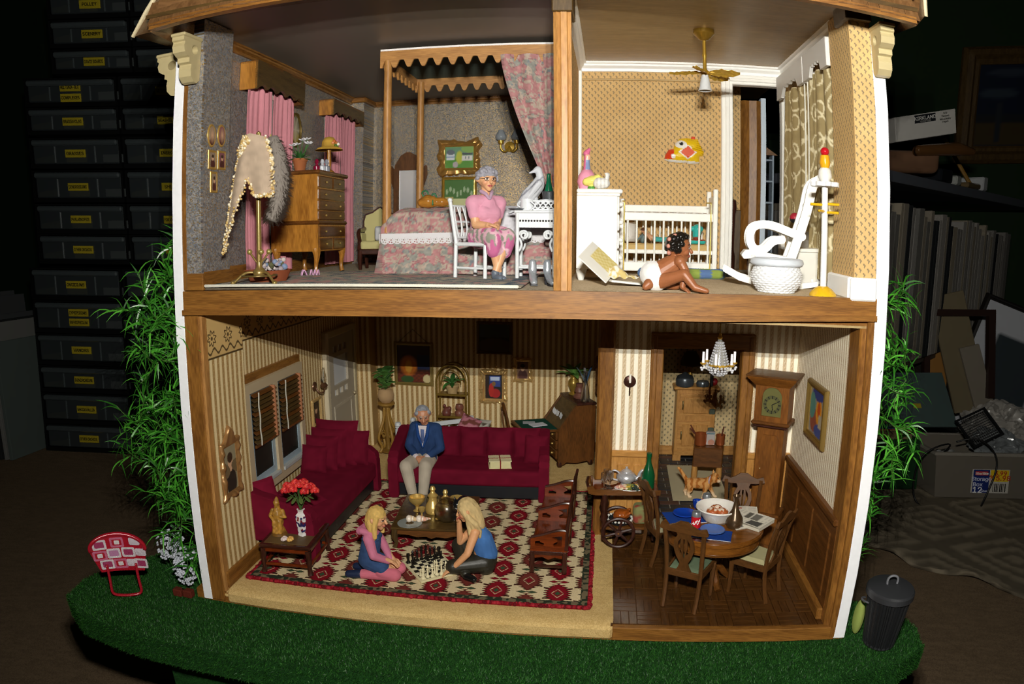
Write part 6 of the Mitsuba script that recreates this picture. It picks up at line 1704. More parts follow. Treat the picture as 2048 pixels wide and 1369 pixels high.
put('cloth', piece(sheet(90, 120, drape, .08), floral, 60), 'cloth', ID, cu)
vb = thing('wooden_violin', 'brown carved violin tied with green ribbon lying on the bed', 'violin')
M = mat(21.2, 23.0, 40.7, 8)
put('body', wd(blob([[((-1.3, 0, .55), .55), ((-.5, 0, .7), .85)], [((-.5, 0, .7), .85), ((.5, 0, .6), .55), ((1.2, 0, .6), .6), ((2.3, 0, .5), .2)]], .15, 4), 8, 0, 180), 'wood_polished', M, vb)
put('neck', wd(rbox(1.2, 2.5, -.15, .15, .4, .7, .08), 2, 0), 'wood_polished', M, vb)
put('ribbon', [piece(tube(curve(p, 16), .1, 5), '#2c6a44', 180) for p in ([(-.4, 0, .7), (-.9, -.1, 2.0), (-1.2, 0, 1.9), (-.6, .1, .8)], [(-.4, 0, .7), (.3, -.1, 1.6), (.5, 0, 1.2), (-.2, .1, .8)], [(.1, -.7, .2), (.1, -.6, .8), (.1, .6, .8)])], 'satin', M, vb)

# back wall of the bedroom
vil = lambda u, v: blend([(rect(u, v, 0, .5, 1, 1), '#5c8a6a'), (ell(u, v, .85, .9, .3, .2), '#7aa050'), (ell(u, v, .5, .2, .6, .3, 2), '#4c8a2c'), (ell(u, v, .5, .5, .14, .35, 2), '#b0b83c'), (rect(u, v, .05, .38, .33, .72), '#c8d0d8'), (ell(u, v, .19, .74, .16, .12), '#5a6470'), (rect(u, v, .05, .5, .33, .55), '#5a7aa8'), (rect(u, v, .58, .35, .95, .6), '#d0d0cc'), (rect(u, v, .58, .6, .95, .7), '#3c4250'), (rect(u, v, .7, .4, .73, .55), '#384a60'), (rect(u, v, .82, .4, .85, .55), '#384a60'), (ell(u, v, .36, .16, .1, .14), '#a8a0a4')], '#6c9a44')
picture(17.9, BW, 50.2, 0, 4.9, 3.6, .95, .7, vil, 'bright village painting in an ornate gold frame on the bedroom back wall', .6, '#b88a48', seed=3)
lily = lambda u, v: blend([(rect(u, v, 0, 0, 1, .3), '#c8c890'), (rect(u, v, 0, 0, .3, .35), '#b8a868')] + [(ell(u, v, a, .55 + .1 * math.sin(a * 40), .04, .12, 3), '#9ab08a') for a in np.linspace(.08, .92, 8)], '#3c6a24')
picture(17.9, BW, 44.2, 0, 5.0, 4.4, .5, .45, lily, 'green and white painting in a flat gold frame below the village painting', .08, '#b8903c', seed=5)
wl_ = thing('wall_lamp', 'double brass wall lamp with frosted glass shades on the bedroom back wall', 'wall lamp')
M = mat(26.4, BW, 51.8)
pl_ = lathe([(0, 0), (.9, 0), (.8, .25), (.3, .4), (0, .4)], 18)
pl_.vertices = pl_.vertices[:, [0, 2, 1]] * V([1, -1, 1])
put('backplate', piece(pl_, '#c09a3c'), 'metal', M, wl_)
for s in (-1, 1):
    a = put('arm', piece(tube(curve([(0, -.4, 0), (s * .8, -1.2, -.9), (s * 1.3, -1.3, -.4), (s * 1.3, -1.3, .4)], 16), .17, 7), '#c09a3c', 180), 'metal', M, wl_)
    put('gallery', piece(lathe([(0, .3), (.45, .4), (.5, .9), (.35, .9), (0, .8)], 14, s * 1.3, -1.3), '#c09a3c'), 'metal', M, a)
    put('glass_shade', piece(lathe([(.4, .9), (.85, 1.1), (.95, 1.6), (.6, 2.3), (.4, 2.7), (.35, 2.7), (.55, 2.2), (.85, 1.6), (.75, 1.15)], 20, s * 1.3, -1.3), '#8c9298', 60), 'gloss', M, a)
mr = thing('carved_mirror', 'carved wooden pier mirror with scrolled crest behind the bed posts', 'mirror')
M = mat(9.0, BW, UF)
mo = sg.Polygon([(-2.4, 0), (2.4, 0), (2.4, 12.5), (3.2, 14.8), (3.1, 16.2), (2.3, 15.2), (2.2, 16.4), (1.2, 18.0), (.3, 18.5), (-.3, 18.5), (-1.2, 18.0), (-2.2, 16.4), (-2.3, 15.2), (-3.1, 16.2), (-3.2, 14.8), (-2.4, 12.5)]).buffer(.2)
put('frame', wd(plate(mo.difference(sg.box(-1.6, 8.5, 1.6, 15.6)), -.5, 0, 'y'), 5, 2), 'wood', M, mr)
put('mirror_glass', piece(cuboid(-1.7, 1.7, -.2, -.1, 8.4, 15.7), '#d8d8dc'), 'metal', M, mr)
put('lower_panel', wd(rbox(-1.5, 1.5, -.65, -.4, 1.5, 7.8, .12), 8, 2), 'wood', M, mr)

# white wicker table and chair at the front
wt = thing('wicker_table', 'white wicker side table with scrolled brackets beside the partition', 'table')
M = mat(35.0, 13.2, UF)
put('top', piece(rbox(-2.3, 2.2, -2.0, 2.0, 7.0, 7.3, .1), '#cfd2d4'), 'satin', M, wt)
for s in (-1, 1):
    ap_ = sg.box(-2.0, 5.5, 2.0, 7.0)
    for k in range(12):
        ap_ = ap_.difference(sg.Point(-1.65 + k * .3, 6.2).buffer(.11, 5))
    put('apron', piece(plate(ap_, s * 1.7 - .1, s * 1.7 + .1, 'y'), '#c9ccce'), 'satin', M, wt)
    put('side_apron', piece(plate(sg.box(-1.7, 5.5, 1.7, 7.0), s * 1.95 - .1, s * 1.95 + .1, 'x'), '#c9ccce'), 'satin', M, wt)
    put('stretcher', piece(tube([(-1.9, s * 1.6, 1.3), (1.9, s * 1.6, 1.3)], .16, 7), '#c9ccce', 180), 'satin', M, wt)
    for q in (-1, 1):
        put('leg', piece(tube([(q * 1.95, s * 1.7, 7.0), (q * 1.95, s * 1.7, 0)], .22, 8), '#c9ccce', 180), 'satin', M, wt)
        sc = [(q * (1.25 + (.5 - .035 * t) * math.cos(t)), s * 1.75, 4.7 + (.5 - .035 * t) * math.sin(t)) for t in np.linspace(0, 11, 40)]
        put('scroll', [piece(tube(sc, .13, 6), '#c9ccce', 180), piece(tube(curve([(q * 1.75, s * 1.75, 4.4), (q * 1.5, s * 1.75, 3.8), (q * 1.75, s * 1.75, 3.0)], 10), .13, 6), '#c9ccce', 180)], 'satin', M, wt)
WT = UF + 7.32
lb_ = thing('lattice_basket', 'white lattice basket on the wicker table', 'basket')
put('lattice', [piece(tube(curve([(-1.1 + .55 * k + .5 * q, -.0, 0), (-1.1 + .55 * k, -.05, .45), (-1.1 + .55 * k + .5 * q, 0, .9)], 6), .09, 5), '#d6d9dc', 180) for k in range(5) for q in (-1, 1)] + [piece(tube([(-1.3, 0, z), (1.3, 0, z)], .12, 6), '#d6d9dc', 180) for z in (.05, .95)] + [piece(rbox(-1.2, 1.2, .15, 1.5, 0, .12, .03), '#b8bcc0')], 'satin', mat(36.0, 11.6, WT), lb_)
for x, y, lb in ((34.0, 12.6, 'white mug at the left on the wicker table'), (35.9, 13.6, 'white mug at the right behind the lattice basket')):
    m_ = thing('white_mug', lb, 'mug', 'white mugs on the wicker table')
    put('body', piece(lathe([(0, 0), (.72, 0), (.78, .2), (.75, 1.2), (.68, 1.2), (.66, .2), (0, .15)], 20), '#cdd0d4', 50), 'gloss', mat(x, y, WT), m_)
    put('handle', piece(tube(curve([(-.7, 0, .3), (-1.1, 0, .6), (-.7, 0, 1.0)], 8), .09, 6), '#c4c8cc', 180), 'gloss', mat(x, y, WT), m_)
put('silver_tray', piece(lathe([(0, 0), (.7, 0), (.95, .15), (.9, .2), (0, .1)], 20), '#70747a', 50), 'metal', mat(32.9, 12.4, WT), label='small silver dish at the left edge of the wicker table', cat='dish')
cbk = thing('wine_bucket', 'silver wine bucket on the wicker table', 'bucket')
put('bucket', piece(lathe([(0, 0), (.6, 0), (.8, 2.0), (.9, 2.1), (.75, 2.05), (.55, .2), (0, .2)], 20), '#5a5e62', 50), 'metal', mat(36.2, 14.2, WT), cbk)
put('champagne_bottle', piece(lathe([(0, .3), (.45, .3), (.5, 2.0), (.24, 3.2), (.2, 3.9), (.26, 4.0), (0, 4.1)], 16), '#0c5a3c', 50), 'gloss', mat(36.1, 14.2, WT), label='green champagne bottle in the silver bucket', cat='bottle')
br = thing('white_bird', 'large white bird statue with folded wings standing at the back of the wicker table', 'bird statue')
M = mat(34.2, 17.5, 39.9, 0)
bird = blob([[((-1.6, 0, .9), .35), ((-.6, 0, 1.8), .9), ((.4, 0, 3.0), .8), ((.7, 0, 3.9), .45), ((.5, 0, 4.7), .42)], [((.4, 0, 4.8), .42), ((.0, -.1, 4.6), .2), ((-.5, -.2, 4.4), .08)], [((-.9, -.5, 1.2), .3), ((.6, -.7, 3.2), .45)], [((-1.4, .2, .7), .25), ((-2.8, .3, -.1), .12)], [((.1, 0, 1.5), .4), ((.2, 0, 0), .35)]], .18, 5, 12)
put('body', piece(bird, lambda v: np.where((np.abs(v[:, 0] * .9 - v[:, 2] + 3.0) < .12)[:, None] & (v[:, 1:2] < -.2), lin('#8a8c98'), lin('#c4c6cc')), 180), 'satin', M, br)
wc = thing('wicker_chair', 'white wicker chair on which the grey haired woman sits', 'chair')
M = mat(29.0, 12.6, UF, 66)
for s in (-1, 1):
    put('back_post', piece(tube([(s * 1.9, 2.0, 0), (s * 1.9, 1.9, 4), (s * 1.85, 2.7, 8.2)], .22, 7), '#cdd0d2', 180), 'satin', M, wc)
    put('front_leg', piece(tube([(s * 1.9, -1.8, 3.8), (s * 1.9, -1.8, 0)], .22, 7), '#cdd0d2', 180), 'satin', M, wc)
    put('side_stretcher', piece(tube([(s * 1.9, -1.8, 1.2), (s * 1.9, 1.9, 1.2)], .14, 6), '#cdd0d2', 180), 'satin', M, wc)
    put('post_knob', piece(ball(s * 1.85, 2.72, 8.4, .27, 2), '#cdd0d2', 180), 'satin', M, wc)
put('seat', piece(rbox(-2.1, 2.1, -2.0, 2.1, 3.5, 3.9, .15), '#c9ccce'), 'satin', M, wc)
put('front_stretcher', piece(tube([(-1.9, -1.8, 1.2), (1.9, -1.8, 1.2)], .14, 6), '#cdd0d2', 180), 'satin', M, wc)
put('back_lattice', [piece(tube(curve([(-1.6 + .5 * k, 2.1, 4.4), (-1.6 + .5 * k + .25 * (-1) ** k, 2.3, 6.0), (-1.6 + .5 * k, 2.7, 7.8)], 7), .1, 5), '#c9ccce', 180) for k in range(8)] + [piece(tube([(-1.85, 2.1 + .6 * (z - 4.4) / 3.4, z), (1.85, 2.1 + .6 * (z - 4.4) / 3.4, z)], .14, 6), '#cdd0d2', 180) for z in (4.4, 6.1, 7.8)], 'satin', M, wc)
for k, (x, y, lb) in enumerate(((35.4, 4.6, 'silver high heeled shoe at the left below the wicker table'), (37.0, 4.3, 'silver high heeled shoe at the right against the partition post'))):
    so = thing('silver_shoe', lb, 'shoe', 'silver shoes')
    M = mat(x, y, UF, 10 + 12 * k, s=(.01, .01, .0085))
    up = blob([[((0, -1.1, .35), .34), ((0, -.3, .5), .38), ((0, .5, 1.1), .36), ((0, .8, 1.6), .42)], [((0, .75, 1.6), .42), ((0, .8, 2.5), .36)]], .12, 4, 12)
    put('upper', piece(up, '#b4b8be' if k == 0 else '#a0a6ae', 180), 'metal', M, so)
    put('heel', piece(tube([(0, .9, 1.1), (0, .95, 0)], [.3, .16], 8), '#2a2a2e', 180), 'satin', M, so)
    put('sole', piece(hull([(x_, y_, z_) for x_ in (-.34, .34) for y_, z_ in ((-1.4, 0), (-1.4, .12), (-.3, 0), (-.3, .15))]), '#1c1c20'), 'satin', M, so)
# ---------------------------------------------------------------- nursery
NF = UF
IV = '#e6e5df'
nd = thing('nursery_dresser', 'white chest of drawers seen from its side against the partition', 'chest of drawers')
M = mat(39.2, 12.4, NF)
put('case', piece(rbox(0, 4.3, 0, 6.4, 1.2, 9.0, .06), IV), 'satin', M, nd)
put('top', [piece(rbox(0, 4.8, -.35, 6.8, 9.2, 9.65, .12), IV), piece(rbox(0, 4.55, -.2, 6.6, 8.9, 9.25, .1), IV)], 'satin', M, nd)
for x in (.5, 3.9):
    for y in (.4, 6.0):
        put('foot', piece(lathe([(0, -.02), (.3, 0), (.55, 1.0), (.45, 1.3), (0, 1.3)], 10, x, y), IV), 'satin', M, nd)
for k in range(4):
    d = put('drawer', piece(rbox(4.25, 4.5, .3, 6.1, 1.5 + k * 1.9, 3.2 + k * 1.9, .08), IV), 'satin', M, nd)
    for y in (1.2, 5.2):
        put('knob', piece(ball(4.7, y, 2.4 + k * 1.9, .25, 2), IV, 180), 'satin', M, d)
ND = NF + 9.67
rbt = thing('rabbit_bottle', 'pink rounded china jar with a bonneted figure on top on the white dresser', 'ornament')
M = mat(40.2, 14.0, ND)
put('jar', piece(lathe([(0, 0), (.8, 0), (1.05, .8), (.9, 1.5), (.5, 2.1), (0, 2.2)], 22), lambda v: lin('#d890a8') * (1.2 - .25 * v[:, 2:3] / 2), 60), 'gloss', M, rbt)
put('figure', [piece(blob([[((0, 0, 2.1), .4), ((0, 0, 3.0), .32), ((.05, 0, 3.6), .34)], [((-.05, .1, 3.9), .36), ((.25, .1, 4.35), .16)]], .14, 4, 10), lambda v: np.where((v[:, 2] > 3.75)[:, None] | (v[:, 0:1] < -.12), lin('#d06a90'), np.where((v[:, 2] > 3.2)[:, None], lin('#dcae94'), lin('#7a8ab0'))), 180)], 'gloss', M, rbt)
dk_ = thing('yellow_duck', 'yellow toy duck on the white dresser', 'toy duck')
put('body', piece(blob([[((-.5, 0, .75), .45), ((.1, 0, .9), .55)], [((.3, 0, 1.0), .42), ((.7, 0, 1.25), .35)], [((.85, 0, 1.2), .16), ((1.15, 0, 1.2), .08)], [((0, 0, .5), .2), ((0, 0, .1), .4)]], .12, 4, 12), lambda v: np.where((v[:, 2] < .28)[:, None], lin('#4a8a3c'), lin('#dcd070')), 180), 'gloss', mat(40.7, 12.9, ND), dk_)
ck_ = thing('white_hen', 'white ribbed china hen in front of the yellow duck on the white dresser', 'ornament')
put('body', piece(blob([[((-.3, 0, .6), .62), ((.35, 0, .6), .55)], [((.5, 0, .9), .25), ((.62, 0, 1.5), .24)], [((.62, 0, 1.5), .24), ((.4, 0, 1.6), .12)]], .1, 3, 12), lambda v: lin('#d8d6d2') * (.8 + .25 * (np.sin(v[:, 0:1] * 16) > 0)), 180), 'satin', mat(41.8, 12.5, ND), ck_)

bo = thing('open_box', 'white card box with yellow checked lining lying open on the nursery floor', 'box')
chk = lambda p: np.where(((np.abs(p[:, 0:1] - .3) < 1.3) & (p[:, 1:2] > -.4)), np.where(((np.floor(p[:, 1:2] * 3) + np.floor(p[:, 0:1] * 3)) % 2 > 0), lin('#cdbb72'), lin('#d8ca90')), lin('#dedcd4'))
g = grid(30, 30, lambda u, v: ((u - .5) * 3.6, (v - .5) * 4.6, .13 + 0 * u))
put('lid', [piece(rbox(-1.8, 1.8, -2.3, 2.3, 0, .12, .03), '#dddbd3'), piece(g, chk, 180)], 'satin', mat(41.6, 5.8, NF + 2.2, 0, rx=24, ry=42), bo)
put('tray', [piece(rbox(-1.5, 2.3, -1.4, 1.2, 0, .2, .04), '#dddbd3')], 'satin', mat(43.8, 6.2, NF + .25, 20, ry=6), bo)
put('tissue', [piece(sheet(24, 18, lambda u, v: ((u - .5) * 3.4, (v - .5) * 2.2, .5 + 1.0 * np.sin(np.clip(u * 1.3, 0, 1) * 3.1) * np.sin(v * 3.1) + .12 * np.sin(u * 20) * np.cos(v * 14)), .05), lambda p: np.where((meshkit.noise(p * 2.5) > .52)[:, None], lin('#cdb878'), lin('#e0dcd0')), 60)], 'matte', mat(43.6, 6.2, NF + .3, 20), bo)

cr = thing('white_crib', 'white spindle baby crib with gold rods against the nursery back wall', 'crib')
M = mat(44.2, 24.4, NF)
L_, D_ = 11.4, 5.8


def bar(x0, x1, y0, y1, z0, z1):
    return piece(rbox(x0, x1, y0, y1, z0, z1, .08), IV)


for x, h in ((0, 9.2), (L_, 10.6)):
    for y in (0, D_):
        put('post', bar(x - .28, x + .28, y - .28, y + .28, 0, h if x else h), 'satin', M, cr)
    put('end_panel', bar(x - .1, x + .1, .2, D_ - .2, 2.2, h - .8), 'satin', M, cr)
put('front_rail', bar(.2, L_ - .3, -.25, .15, 6.6, 7.6), 'satin', M, cr)
put('front_rail', bar(.2, L_ - .3, -.25, .15, .5, 1.6), 'satin', M, cr)
put('rear_rail', bar(0, L_, D_ - .2, D_ + .1, 7.8, 8.7), 'satin', M, cr)
put('rear_rail', bar(0, L_, D_ - .2, D_ + .1, .6, 1.5), 'satin', M, cr)
for k in range(10):
    x = .75 + k * (L_ - 1.6) / 9
    put('spindle', piece(tube([(x, -.05, 1.4), (x, -.05, 6.8)], .13, 7), IV, 180), 'satin', M, cr)
    put('spindle', piece(tube([(x, D_ - .05, 1.4), (x, D_ - .05, 8.0)], .12, 6), IV, 180), 'satin', M, cr)
put('mattress', [piece(rbox(.3, L_ - .3, .35, D_ - .3, 2.9, 3.8, .15), '#b79c68'), bar(.1, L_ - .1, .1, .3, 2.6, 3.1)], 'cloth', M, cr)
for x in (.3, L_ - .6):
    put('gold_rod', piece(tube([(x - .5, .1, 8.9), (x, -.45, 8.9), (x, -.45, 8.6), (x, -.45, .6)], .09, 6), '#d8bc60', 180), 'metal', M, cr)
put('crib_pillow', piece(cushion(2.6, 2.6, 1.3, 6), '#d2cfca', 60), 'cloth', mat(45.4, 27.6, NF + 5.2, 55, rx=-12), label='white pillow leaning at the left end of the crib', cat='pillow')
me = thing('mermaid_doll', 'mermaid doll with shiny teal tail lying in the crib', 'doll')
put('body', piece(blob([[((-1.6, 0, 1.6), .36)], [((-1.4, 0, 1.2), .25), ((-.8, 0, .8), .32), ((-.1, 0, .5), .32)], [((-.1, 0, .5), .34), ((1.0, 0, .45), .3), ((1.8, 0, .7), .16)], [((1.8, 0, .7), .16), ((2.5, .3, 1.2), .22)], [((1.8, 0, .7), .16), ((2.5, -.4, .9), .22)], [((-1.2, -.2, 1.1), .14), ((-.7, -.6, .4), .12)]], .12, 4, 10), lambda v: np.where((v[:, 0:1] > -.4), lin('#3a9490'), np.where((v[:, 0:1] < -1.45) & (v[:, 2:3] > 1.5), lin('#4a2c1a'), lin('#b88a6a'))), 180), 'gloss', mat(48.6, 27.0, NF + 3.85), me)
mt2 = thing('mermaid_doll', 'small brown haired doll beside the mermaid in the crib', 'doll')
put('body', piece(blob([[((0, 0, .3), .35), ((.1, 0, 1.0), .3)], [((.2, 0, 1.6), .38)], [((-.2, 0, .9), .14), ((-.6, -.2, .4), .12)]], .12, 4, 10), lambda v: np.where(v[:, 2:3] > 1.6, lin('#3a2416'), np.where(v[:, 2:3] > 1.2, lin('#b08868'), lin('#5a6a6a'))), 180), 'satin', mat(47.0, 28.0, NF + 3.85), mt2)
tl = thing('teal_toy', 'teal toy creature on a teal dish at the right end of the crib', 'toy')
put('body', piece(blob([[((0, 0, 1.0), .5), ((.1, 0, 1.9), .62)], [((-.5, 0, 1.9), .36)], [((.5, 0, 1.9), .36)], [((-.9, 0, .3), .3), ((.9, 0, .3), .3)]], .14, 4, 12), lambda v: np.where((v[:, 2:3] < .9) & (v[:, 2:3] > .45), lin('#8a3a2a'), lin('#2fa098')), 180), 'gloss', mat(53.6, 26.6, NF + 3.85), tl)
tb = thing('play_mat_roll', 'blue and green quilted bolster on the floor under the crib', 'bolster')
put('bolster', piece(blob([[((0, 0, .55), .62), ((9.2, .4, .55), .62)]], .25, 3, 18), lambda v: np.where(((np.floor(v[:, 0:1] * .75) + np.floor(v[:, 1:2] * 1.4)) % 2 > 0), lin('#8a9c4c'), lin('#5a74a0')), 180), 'cloth', mat(46.6, 19.6, NF), tb)
bs = thing('black_shoes', 'pair of small black shoes on the floor by the nursery door', 'shoes')
for k in range(2):
    put('shoe', piece(blob([[((0, -.7, .25), .26), ((0, 0, .3), .3), ((0, .5, .4), .32)], [((0, .5, .4), .3), ((.1, .6, .75), .22)]], .12, 3, 10), '#101014', 180), 'gloss', mat(56.9 + 1.0 * k, 25.2, NF, 60 + 30 * k), bs)

# rocking chair
rk = thing('rocking_chair', 'white rocking chair with tall curved back and scrolled arms in the nursery', 'rocking chair')
M = mat(60.3, 11.3, NF, -8)
for s in (-1, 1):
    y = s * 1.9
    put('rocker', piece(plate(sg.Polygon([(-5.6, 1.5), (-4, .65), (-2, .15), (0, 0), (2.2, .0), (4.2, .4), (4.2, .75), (2, .4), (0, .42), (-2, .6), (-4, 1.15), (-5.5, 1.95)]).buffer(.08), y - .22, y + .22, 'y'), IV, 30), 'satin', M, rk)
    put('front_leg', piece(lathe([(0, .5), (.25, .5), (.3, 1.4), (.22, 2.2), (.32, 3.2), (0, 3.4)], 10, -2.6, y), IV, 60), 'satin', M, rk)
    put('rear_leg', piece(tube([(1.6, y, .3), (1.5, y, 3.2)], .26, 8), IV, 180), 'satin', M, rk)
    arm = curve([(2.4, y, 5.3), (.6, y, 5.9), (-1.6, y, 6.4), (-2.6, y, 6.1), (-3.0, y, 5.0), (-2.5, y, 3.9), (-1.6, y, 3.8), (-.6, y, 4.7), (.3, y, 4.9)], 36)
    put('arm', piece(plate(sg.LineString(arm[:, [0, 2]]).buffer(.42), y - .3, y + .3, 'y'), IV, 30), 'satin', M, rk)
    put('back_stile', piece(plate(sg.LineString(curve([(1.3, 3.0), (2.3, 6.0), (3.2, 9.4), (3.8, 11.0), (4.6, 11.4)], 20)).buffer(.48), y - .26, y + .26, 'y'), IV, 30), 'satin', M, rk)
put('seat', piece(plate(sg.Polygon([(-3.4, 3.6), (-3.7, 3.2), (-3.5, 2.9), (-2.8, 3.0), (0, 2.6), (1.8, 2.5), (1.8, 3.0), (0, 3.2), (-2.8, 3.7)]).buffer(.1), -2.1, 2.1, 'y'), IV, 40), 'satin', M, rk)
for k in range(4):
    y = -1.2 + .8 * k
    put('back_slat', piece(tube([(1.5, y, 3.0), (2.5, y, 6.2), (3.6, y, 10.4)], .17, 6), IV, 180), 'satin', M, rk)
for z, x in ((8.6, 3.1), (10.7, 3.9)):
    put('back_rail', piece(tube([(x, -1.9, z), (x, 1.9, z)], .28, 7), IV, 180), 'satin', M, rk)

pb = thing('toy_box', 'white wooden toy box behind the rocking chair at the right nursery wall', 'box')
M = mat(62.9, 12.4, NF)
put('chest', piece(rbox(0, 2.9, 0, 6.0, .3, 3.7, .08), '#d4d2ca'), 'satin', M, pb)
put('lid', piece(hull([(0, -.2, 3.7), (3.0, -.2, 3.7), (0, 6.2, 3.7), (3.0, 6.2, 3.7), (0, -.1, 4.0), (2.4, -.1, 4.1), (0, 6.1, 4.0), (2.4, 6.1, 4.1), (3.0, -.2, 4.0), (3.0, 6.2, 4.0)]), '#dad8d0'), 'satin', M, pb)
put('red_ball', piece(ball(0, 0, .6, .62, 3), lambda v: np.where(v[:, 2:3] < .5, lin('#1c1a1c'), lin('#a02434')), 180), 'satin', mat(64.2, 19.0, 39.4), label='small red and black ball behind the rocking chair', cat='ball')
bk2 = thing('white_basket', 'round white woven basket at the front of the nursery', 'basket')
M = mat(58.6, 3.9, NF)


def weave(u, v):
    a, z = u * 2 * math.pi, 2.6 * v
    r = 1.7 + .75 * np.sin(np.clip(v * 1.15, 0, 1) * 2.4) + .05 * np.sin(a * 22 + np.pi * np.floor(v * 12)) + .05 * np.sin(v * 75)
    return r * np.cos(a), r * np.sin(a), z


put('woven_body', piece(grid(200, 40, weave), '#d8dadc', 60), 'satin', M, bk2)
put('rim', piece(lathe([(1.9, 2.45), (2.45, 2.5), (2.6, 2.75), (2.5, 3.1), (2.2, 3.2), (1.9, 3.05), (1.85, 2.7)], 32), '#c6ccd4', 60), 'satin', M, bk2)
put('inside', piece(lathe([(0, .3), (1.6, .3), (2.1, 1.5), (1.9, 2.6)], 24), '#b8babc', 60), 'satin', M, bk2)
put('base', piece(lathe([(0, 0), (1.75, 0), (1.8, .25), (0, .3)], 24), '#d0d2d2'), 'satin', M, bk2)
ks_ = thing('clothes_stand', 'childs white clothes stand with yellow base and pegs by the right column', 'coat stand')
M = mat(62.6, 1.6, NF)
put('base', piece(lathe([(0, 0), (1.3, 0), (1.25, .25), (.8, .7), (.45, .9), (0, .9)], 28), '#d0a41c', 40), 'gloss', M, ks_)
put('pole', piece(cyl(0, 0, .8, 10.2, .3, 16), '#dedede', 40), 'satin', M, ks_)
put('shelf', piece(plate(sg.Point(0, 0).buffer(1.1, 20).union(sg.MultiPoint([(1.1 * math.cos(a), 1.1 * math.sin(a)) for a in np.linspace(0, 6.28, 9)]).buffer(.3)), 10.1, 10.5), '#dadada'), 'satin', M, ks_)
for a, z in ((0, 8.5), (180, 8.4), (230, 7.8), (320, 7.7)):
    c, s_ = math.cos(math.radians(a)), math.sin(math.radians(a))
    put('peg', piece(tube([(.2 * c, .2 * s_, z), (1.4 * c, 1.4 * s_, z)], .14, 7), '#d0a41c', 180), 'gloss', M, ks_)
tt = thing('toy_figure', 'white, yellow and red stacked wooden toy on top of the clothes stand', 'toy')
M = mat(62.6, 1.6, NF + 10.5)
put('body', piece(lathe([(0, 0), (.4, 0), (.68, .5), (.6, 1.1), (.35, 1.4), (0, 1.4)], 20), '#d8d6ce', 60), 'gloss', M, tt)
put('bill', piece(lathe([(0, 1.2), (.4, 1.3), (.52, 1.8), (.42, 2.5), (0, 2.6)], 20), '#d89a1c', 60), 'gloss', M, tt)
put('red_ball', piece(ball(0, 0, 2.85, .42, 3), '#b01420', 180), 'gloss', M, tt)

# window dressing of the right wall
pv = thing('window_pelmet', 'white scalloped pelmet above the lace curtains on the right nursery wall', 'pelmet')
for k, (a, b) in enumerate(((6.6, 16.2), (16.6, 30.0))):
    pts = [(a, 58.6), (b, 58.6), (b, 55.5), (b - 2.6, 55.5)] + [(b - 2.6 - (b - a - 5.0) * q, 55.6 + .9 * min(1, 6 * q, 6 * (1 - q)) + .28 * abs(math.sin(q * 12.6))) for q in np.linspace(0, 1, 33)] + [(a + 2.4, 55.5), (a, 55.5)]
    put('board', piece(plate(pts, 64.6, 65.0, 'x'), '#c6c4c0'), 'satin', ID, pv)
    put('return', piece(rbox(64.6, 66.2, a, a + .3, 55.5, 58.6, .05), '#d8d6d2'), 'satin', ID, pv)
wn = thing('window_4', None)
labels[wn] = {'kind': 'structure', 'label': 'nursery window with white casing behind the lace curtains', 'category': 'window'}
put('casing', piece(plate(sg.box(7.5, 36, 29.6, 56).difference(sg.box(9, 37.5, 28.4, 55)), 65.9, 66.3, 'x'), '#d4d2cc'), 'satin', ID, wn)
put('pane', piece(cuboid(66.1, 66.3, 9, 28.4, 37.5, 55), '#c8c6be'), 'gloss', ID, wn)


def lace_col(v):
    a = np.abs(np.sin(v[:, 2] * .75 + 1.3 * np.sin(v[:, 1] * .9)) * .9 - (v[:, 1] * .55 % 2 - 1))
    b = np.abs(np.hypot((v[:, 1] * .45 % 1) - .5, (v[:, 2] * .28 % 1) - .5) - .26)
    on = (a < .09) | (b < .035)
    return np.where(on[:, None], lin('#d6cba8'), lin('#97865f') * (.9 + .2 * meshkit.noise(v * 1.5)[:, None]))


for k, (a, b, lb) in enumerate(((17.6, 27.6, 'far lace curtain with vine pattern on the right nursery wall'), (6.8, 16.0, 'near lace curtain with vine pattern on the right nursery wall'))):
    t = thing('lace_curtain', lb, 'curtain', 'lace nursery curtains')
    put('lace', piece(pleats(a, b, 33.5 if k else 38.5, 56.2, 3, .35, 0, 65.45, rows=130, bell= (lambda v: -.0 + .12 * np.sin(v * 3.14)) if k == 0 else (lambda v: -.1 * (1 - v))), lace_col, 60), 'cloth', ID, t)
    put('edge', piece(tube([(65.1, (a if k == 0 else b) - .1 + (.2 if k else 0), z) for z in np.linspace(40, 56, 30)], .1, 5), '#d8d4c6', 180), 'cloth', ID, t)

# ceiling fan
fn_ = thing('ceiling_fan', 'brass ceiling fan with leaf shaped blades and a white glass lamp', 'ceiling fan')
M = mat(53.0, 14.4, 0)
put('canopy', piece(lathe([(0, 60.4), (1.15, 60.4), (1.2, 59.9), (.5, 59.2), (.25, 59.1), (0, 59.1)], 24), '#8a6a24', 50), 'metal', M, fn_)
put('rod', piece(lathe([(0, 59.3), (.18, 59.3), (.2, 57.6), (.28, 57.4), (.2, 57.2), (.2, 55.9), (.4, 55.6), (.42, 55.2), (0, 55.1)], 14), '#b08a30', 60), 'metal', M, fn_)
for k, a in enumerate((178, 40, -18, 250)):
    bl = broad_leaf(3.6, 1.5, .12, 14, 7, -.1)
    bl.vertices += (meshkit.noise(bl.vertices * 5)[:, None] - .5) * V([0, 0, .35])
    put('blade', piece(moved(bl, .3 * math.cos(math.radians(a)), .3 * math.sin(math.radians(a)), 55.5, rz=a, rx=-22), '#c8a03c', 0), 'metal', M, fn_)
